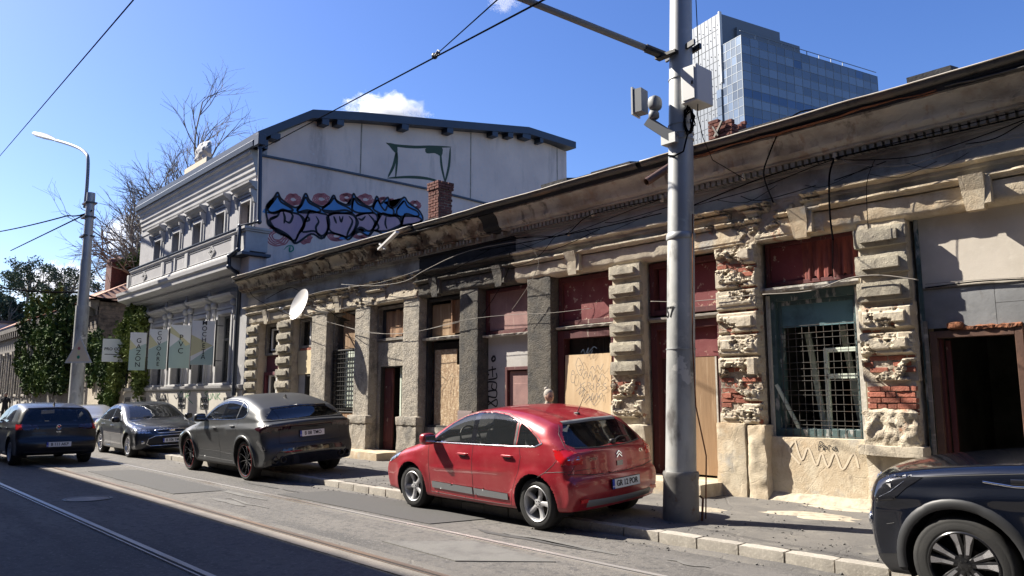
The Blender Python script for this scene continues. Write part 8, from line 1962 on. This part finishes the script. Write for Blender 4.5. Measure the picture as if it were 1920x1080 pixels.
def leaf_cloud(name, m, clumps, nper, size, rng, parent=None, flat=0.0, kind=None):
    n = sum(int(nper * c[2]) for c in clumps); P_ = []; 
    for (c, r, wgt) in clumps:
        k = int(nper * wgt); g = np.random.default_rng(rng.randint(0, 99999)); v = g.normal(size=(k, 3)); v /= np.linalg.norm(v, axis=1, keepdims=True); rr = g.random(k) ** .45
        P_.append(np.array(c) + v * rr[:, None] * np.array(r))
    P_ = np.concatenate(P_); g = np.random.default_rng(rng.randint(0, 9999)); n = len(P_)
    a = g.normal(size=(n, 3)); a /= np.linalg.norm(a, axis=1, keepdims=True); c_ = g.normal(size=(n, 3)); c_ = np.cross(a, c_); c_ /= np.linalg.norm(c_, axis=1, keepdims=True)
    s = size * (.6 + .8 * g.random(n))[:, None]
    V_ = np.stack([P_ - a * s, P_ - c_ * s * .55, P_ + a * s, P_ + c_ * s * .55], 1).reshape(-1, 3); F_ = np.arange(4 * n).reshape(-1, 4)
    me = bpy.data.meshes.new(name); me.from_pydata(V_.tolist(), [], F_.tolist()); me.materials.append(MATS[m]); me.update(); o = bpy.data.objects.new(name, me); link(o, parent)
    if kind: o['kind'] = kind
    return o
def crown_clumps(c, R, k, rng, rmin=.25, rmax=.5, sq=.8):
    out = []
    for _ in range(k):
        v = Vector((rng.gauss(0, 1), rng.gauss(0, 1), rng.gauss(0, 1))).normalized() * (rng.random() ** .5)
        r = rng.uniform(rmin, rmax) * min(R); out.append(((c[0] + v.x * R[0], c[1] + v.y * R[1], c[2] + v.z * R[2]), (r, r, r * sq), (r / min(R)) ** 2 * 6))
    return out
# leafy trees at the far left
for i, (px, py, Y, R, lab) in enumerate(((55, 520, 26, (6.0, 5, 3.8), 'big leafy tree behind the ivy house at the left edge, rounded crown'), (125, 535, 30, (5.0, 5, 3.6), 'leafy tree just left of the lamp post, beyond the tiled roof'), (-10, 560, 22, (6.0, 5, 4.0), 'dark leafy tree cut by the left edge of the picture'), (8, 590, 15, (2.6, 2.5, 2.4), 'small leafy tree in front of the bigger one at the left edge'))):
    c_ = PY(px, py, Y); t = empty('leafy_tree', (c_[0], c_[1], 0), lab, 'tree', None); rg = random.Random(40 + i)
    b = MB(); b.tube([(c_[0], c_[1], 0), (c_[0] + .3, c_[1], c_[2] * .5), (c_[0], c_[1], c_[2])], [.4, .32, .15], 8); b.build('trunk', 'bark', t, smooth=True)
    b = MB(); tips = []
    for q in range(5): branch(b, Vector((c_[0], c_[1], c_[2] - R[2] * .7)), Vector((rg.gauss(0, .7), rg.gauss(0, .7), 1)).normalized(), R[2] * .8, .16, 2, rg, tips)
    b.build('limbs', 'bark', t, fix=False)
    leaf_cloud('crown', 'leaf_far', crown_clumps(c_, R, 50, rg, .16, .34), 210, .18, rg, t)
# sparse foliage peeping behind the balustrade
t = empty('leafy_tree', (-45, 14, 0), 'small leafy tree peeping out at the left end of the balustrade', 'tree'); c_ = PY(258, 492, 14.5); rg = random.Random(77)
b = MB(); b.tube([(c_[0], c_[1], 0), tuple(c_)], [.2, .06], 6); b.build('trunk', 'bark', t); leaf_cloud('crown', 'leaf_mid', crown_clumps(c_, (1.2, 1.2, 1.1), 14, rg, .3, .5), 120, .09, rg, t)
# ivy on the old house: hanging sheets of leaves
def ivy(name, label, spots, n, size, m='leaf_mid', dens=1.0, seed=1):
    rg = random.Random(seed); t = empty(name, tuple(spots[0][0]), label, 'climbing plant')
    cl = []
    for (c_, r) in spots:
        for k in range(n):
            v = (rg.uniform(-1, 1), rg.uniform(-1, 1), rg.uniform(-1, 1)); rr = rg.uniform(.18, .42)
            cl.append(((c_[0] + v[0] * r[0], c_[1] + v[1] * r[1], c_[2] + v[2] * r[2]), (rr * 1.0, .22, rr * 1.5), rr * 3))
    leaf_cloud('foliage', m, cl, 60 * dens, size, rg, t)
    b = MB()
    for k in range(10):
        c_, r = rg.choice(spots); x = c_[0] + rg.uniform(-1, 1) * r[0]; y = c_[1] + .1; z = c_[2] - r[2]; pts = [(x, y, max(.1, z - .5))]
        for j in range(6): x += rg.gauss(0, .12); z += r[2] * .36; pts.append((x, y, z))
        b.tube(pts, .02, 4, False)
    b.build('stems', 'bark', t, fix=False); return t
def at(px, py, Y): return PY(px, py, Y)
ivy('ivy', 'thick ivy curtain hanging over the front of the dark old house', [(at(75, 590, 11.0), (4.5, .15, 1.3)), (at(60, 650, 11.0), (5.0, .15, 1.8)), (at(105, 640, 10.95), (4.5, .15, 1.9)), (at(100, 700, 10.95), (3.5, .15, 1.0)), (at(60, 710, 11.0), (2.2, .15, .7)), (at(128, 600, 10.9), (2.2, .2, 1.2))], 62, .13, seed=5)
ivy('ivy', 'ivy spilling over the garden wall behind the lamp post', [(at(178, 670, 10.8), (2.2, .3, .6)), (at(190, 700, 10.75), (2.6, .2, .6)), (at(170, 645, 10.9), (1.6, .3, .4)), (at(205, 745, 10.8), (1.2, .12, .5))], 42, .10, seed=8)
ivy('climbing_plant', 'light green climbing plant on the left corner of the town house', [(at(258, 612, 10.45), (1.0, .2, .55)), (at(240, 640, 10.3), (.9, .25, .7)), (at(228, 670, 10.3), (.7, .25, .6)), (at(250, 600, 10.5), (.8, .2, .4)), (at(262, 705, 10.45), (.35, .12, .5)), (at(222, 700, 10.4), (.6, .2, .4))], 44, .085, 'leaf_light', 1.1, seed=10)

# ============================================================ people
mat('skin', (.45, .27, .19), .6); mat('hair_grey', (.32, .29, .25), .8, bumps=[(40, .8, .01)]); mat('hair_dark', (.02, .016, .013), .7); mat('cloth_dark', (.02, .021, .026), .9); mat('cloth_beige', (.30, .25, .20), .9); mat('cloth_blue', (.05, .07, .12), .9)
def person(x, y, face, label, hair='hair_grey', top='cloth_beige', h=1.62, bun=True, arms='down', z0=.12):
    t = empty('person', (x, y, z0), label, 'person'); s = h / 1.70; d = Vector((math.cos(face), math.sin(face), 0)); l = Vector((-d.y, d.x, 0))
    def P(f, s_, z): return Vector((x, y, z0)) + d * f * s + l * s_ * s + Vector((0, 0, z * s))
    me = bpy.data.meshes.new('body'); pts = [P(0, 0, .92), P(0, 0, 1.12), P(.01, 0, 1.36), P(.02, 0, 1.46), P(.03, 0, 1.58)]; R_ = [.15, .13, .15, .055, .075]; E_ = [(0, 1), (1, 2), (2, 3), (3, 4)]
    for sg_ in (-1, 1):
        k = len(pts); pts += [P(.02, .09 * sg_, .88), P(.06 * sg_, .10 * sg_, .48), P(-.04 + .08 * sg_, .10 * sg_, .08), P(.10 + .08 * sg_, .11 * sg_, .03)]; R_ += [.095, .062, .042, .035]; E_ += [(0, k), (k, k + 1), (k + 1, k + 2), (k + 2, k + 3)]
        k = len(pts)
        if arms == 'down': pts += [P(0, .18 * sg_, 1.38), P(-.03, .23 * sg_, 1.10), P(.06, .24 * sg_, .86), P(.08, .24 * sg_, .78)]
        else: pts += [P(0, .18 * sg_, 1.38), P(.10, .24 * sg_, 1.14), P(.30, .10 * sg_, 1.34), P(.34, .06 * sg_, 1.40)]
        R_ += [.062, .045, .032, .035]; E_ += [(2, k), (k, k + 1), (k + 1, k + 2), (k + 2, k + 3)]
    me.from_pydata([tuple(p) for p in pts], E_, []); o = bpy.data.objects.new('body', me); C.objects.link(o); md = o.modifiers.new('skin', 'SKIN'); 
    for v, r in zip(me.skin_vertices[0].data if me.skin_vertices else [], R_): v.radius = (r * s, r * s)
    if not me.skin_vertices:
        bm = bmesh.new(); bm.from_mesh(me); lay = bm.verts.layers.skin.verify()
        for v, r in zip(bm.verts, R_): v[lay].radius = (r * s, r * s); v[lay].use_root = (v.index == 0)
        bm.to_mesh(me); bm.free()
    sb = o.modifiers.new('sub', 'SUBSURF'); sb.levels = 2; sb.render_levels = 2
    dg = bpy.context.evaluated_depsgraph_get(); m2 = bpy.data.meshes.new_from_object(o.evaluated_get(dg)); bpy.data.objects.remove(o)
    m2.materials.clear(); m2.materials.append(MATS[top]); m2.name = 'body'; m2.polygons.foreach_set('use_smooth', [True] * len(m2.polygons)); link(bpy.data.objects.new('body', m2), t)
    hc = P(.04, 0, 1.60); b = MB(); b.add(*blob(hc, (.088 * s, .078 * s, .115 * s), (.95, .95), 20, 14)); b.add(*blob(P(.135, 0, 1.585), (.018, .014, .022), (1, 1), 8, 6)); b.add(*blob(P(.04, .078, 1.59), (.018, .01, .028), (1, 1), 8, 6)); b.add(*blob(P(.04, -.078, 1.59), (.018, .01, .028), (1, 1), 8, 6)); hd = b.build('head', 'skin', t, smooth=True)
    b = MB(); b.add(*blob(P(.015, 0, 1.635), (.098 * s, .088 * s, .105 * s), (.95, .95), 20, 14)); 
    if bun: b.add(*blob(P(-.07, 0, 1.735), (.045, .045, .04), (1, 1), 12, 8))
    b.build('hair', hair, t, smooth=True)
    b = MB(); 
    for sg_ in (-1, 1): b.add(*blob(P(.122, .03 * sg_, 1.605), (.010, .013, .008), (1, 1), 8, 6))
    b.build('eyes', 'cloth_dark', hd, smooth=True); b = MB(); b.add(*blob(P(.122, 0, 1.545), (.010, .026, .007), (1, 1), 8, 6)); b.build('mouth', 'paint_red', hd, smooth=True)
    return t
q = PY(1028, 745, 9.6); person(q[0], 9.6, rad(-15), 'person with grey hair in a bun, only the head showing above the red hatchback', h=1.60)
q = PY(10, 755, 8.6); person(q[0], 8.6, rad(-10), 'dark-haired person with raised hands at the left edge behind the navy hatchback', 'hair_dark', 'cloth_dark', 1.75, False, 'up')

# ============================================================ clouds (soft volumes far behind the roofs)
def cloud(px, py, D, w, h, seed, label, dens=.09, cut=.46):
    d = ray(px, py); c_ = Vector(_C + d * (D / np.linalg.norm(d))); right = Vector(_rt)
    m = bpy.data.materials.new('cloud_vapour'); m.use_nodes = True; n = m.node_tree.nodes; l = m.node_tree.links; n.remove(n['Principled BSDF'])
    pv = n.new('ShaderNodeVolumePrincipled'); pv.inputs['Color'].default_value = (1, 1, 1, 1); l.new(pv.outputs[0], n['Material Output'].inputs['Volume'])
    tc = n.new('ShaderNodeTexCoord'); ln = n.new('ShaderNodeVectorMath'); ln.operation = 'LENGTH'
    t1 = n.new('ShaderNodeTexNoise'); t1.inputs['Scale'].default_value = 2.6; t1.inputs['Detail'].default_value = 7; t1.inputs['Roughness'].default_value = .62
    mp = n.new('ShaderNodeMapping'); mp.inputs['Location'].default_value = (seed * 3.7, seed, 0); mp.inputs['Scale'].default_value = (w / h * .8, w / h * .8, 1)
    l.new(tc.outputs['Object'], mp.inputs[0]); l.new(mp.outputs[0], t1.inputs['Vector']); l.new(tc.outputs['Object'], ln.inputs[0])
    a = n.new('ShaderNodeMath'); a.operation = 'MULTIPLY_ADD'; a.inputs[1].default_value = -.62; l.new(ln.outputs['Value'], a.inputs[0]); l.new(t1.outputs['Fac'], a.inputs[2])
    r = n.new('ShaderNodeMapRange'); r.inputs['From Min'].default_value = cut - .40; r.inputs['From Max'].default_value = cut - .30; r.inputs['To Max'].default_value = dens
    l.new(a.outputs[0], r.inputs['Value']); l.new(r.outputs[0], pv.inputs['Density']); MATS['cv%d' % seed] = m
    b = MB(); b.add(*blob((0, 0, 0), (1, 1, 1), (1, 1), 24, 16)); o = b.build('cloud', m, fix=True)
    o.location = c_; o.scale = (w, w * .6, h); o.rotation_euler = (0, 0, math.atan2(right.y, right.x)); tag(o, label, 'cloud', kind='stuff'); return o
S.cycles.volume_bounces = 3; S.cycles.volume_max_steps = 64; S.cycles.volume_step_rate = 4
cloud(722, 222, 1500, 105, 62, 3, 'small white cloud just above the town-house ridge')
cloud(236, 445, 1500, 60, 52, 5, 'white cloud seen through the bare tree', .04)
cloud(945, 4, 1500, 44, 30, 7, 'wisp of cloud at the top of the picture', .02, .52)
cloud(110, 535, 1500, 110, 50, 9, 'low cloud behind the leafy trees', .04)
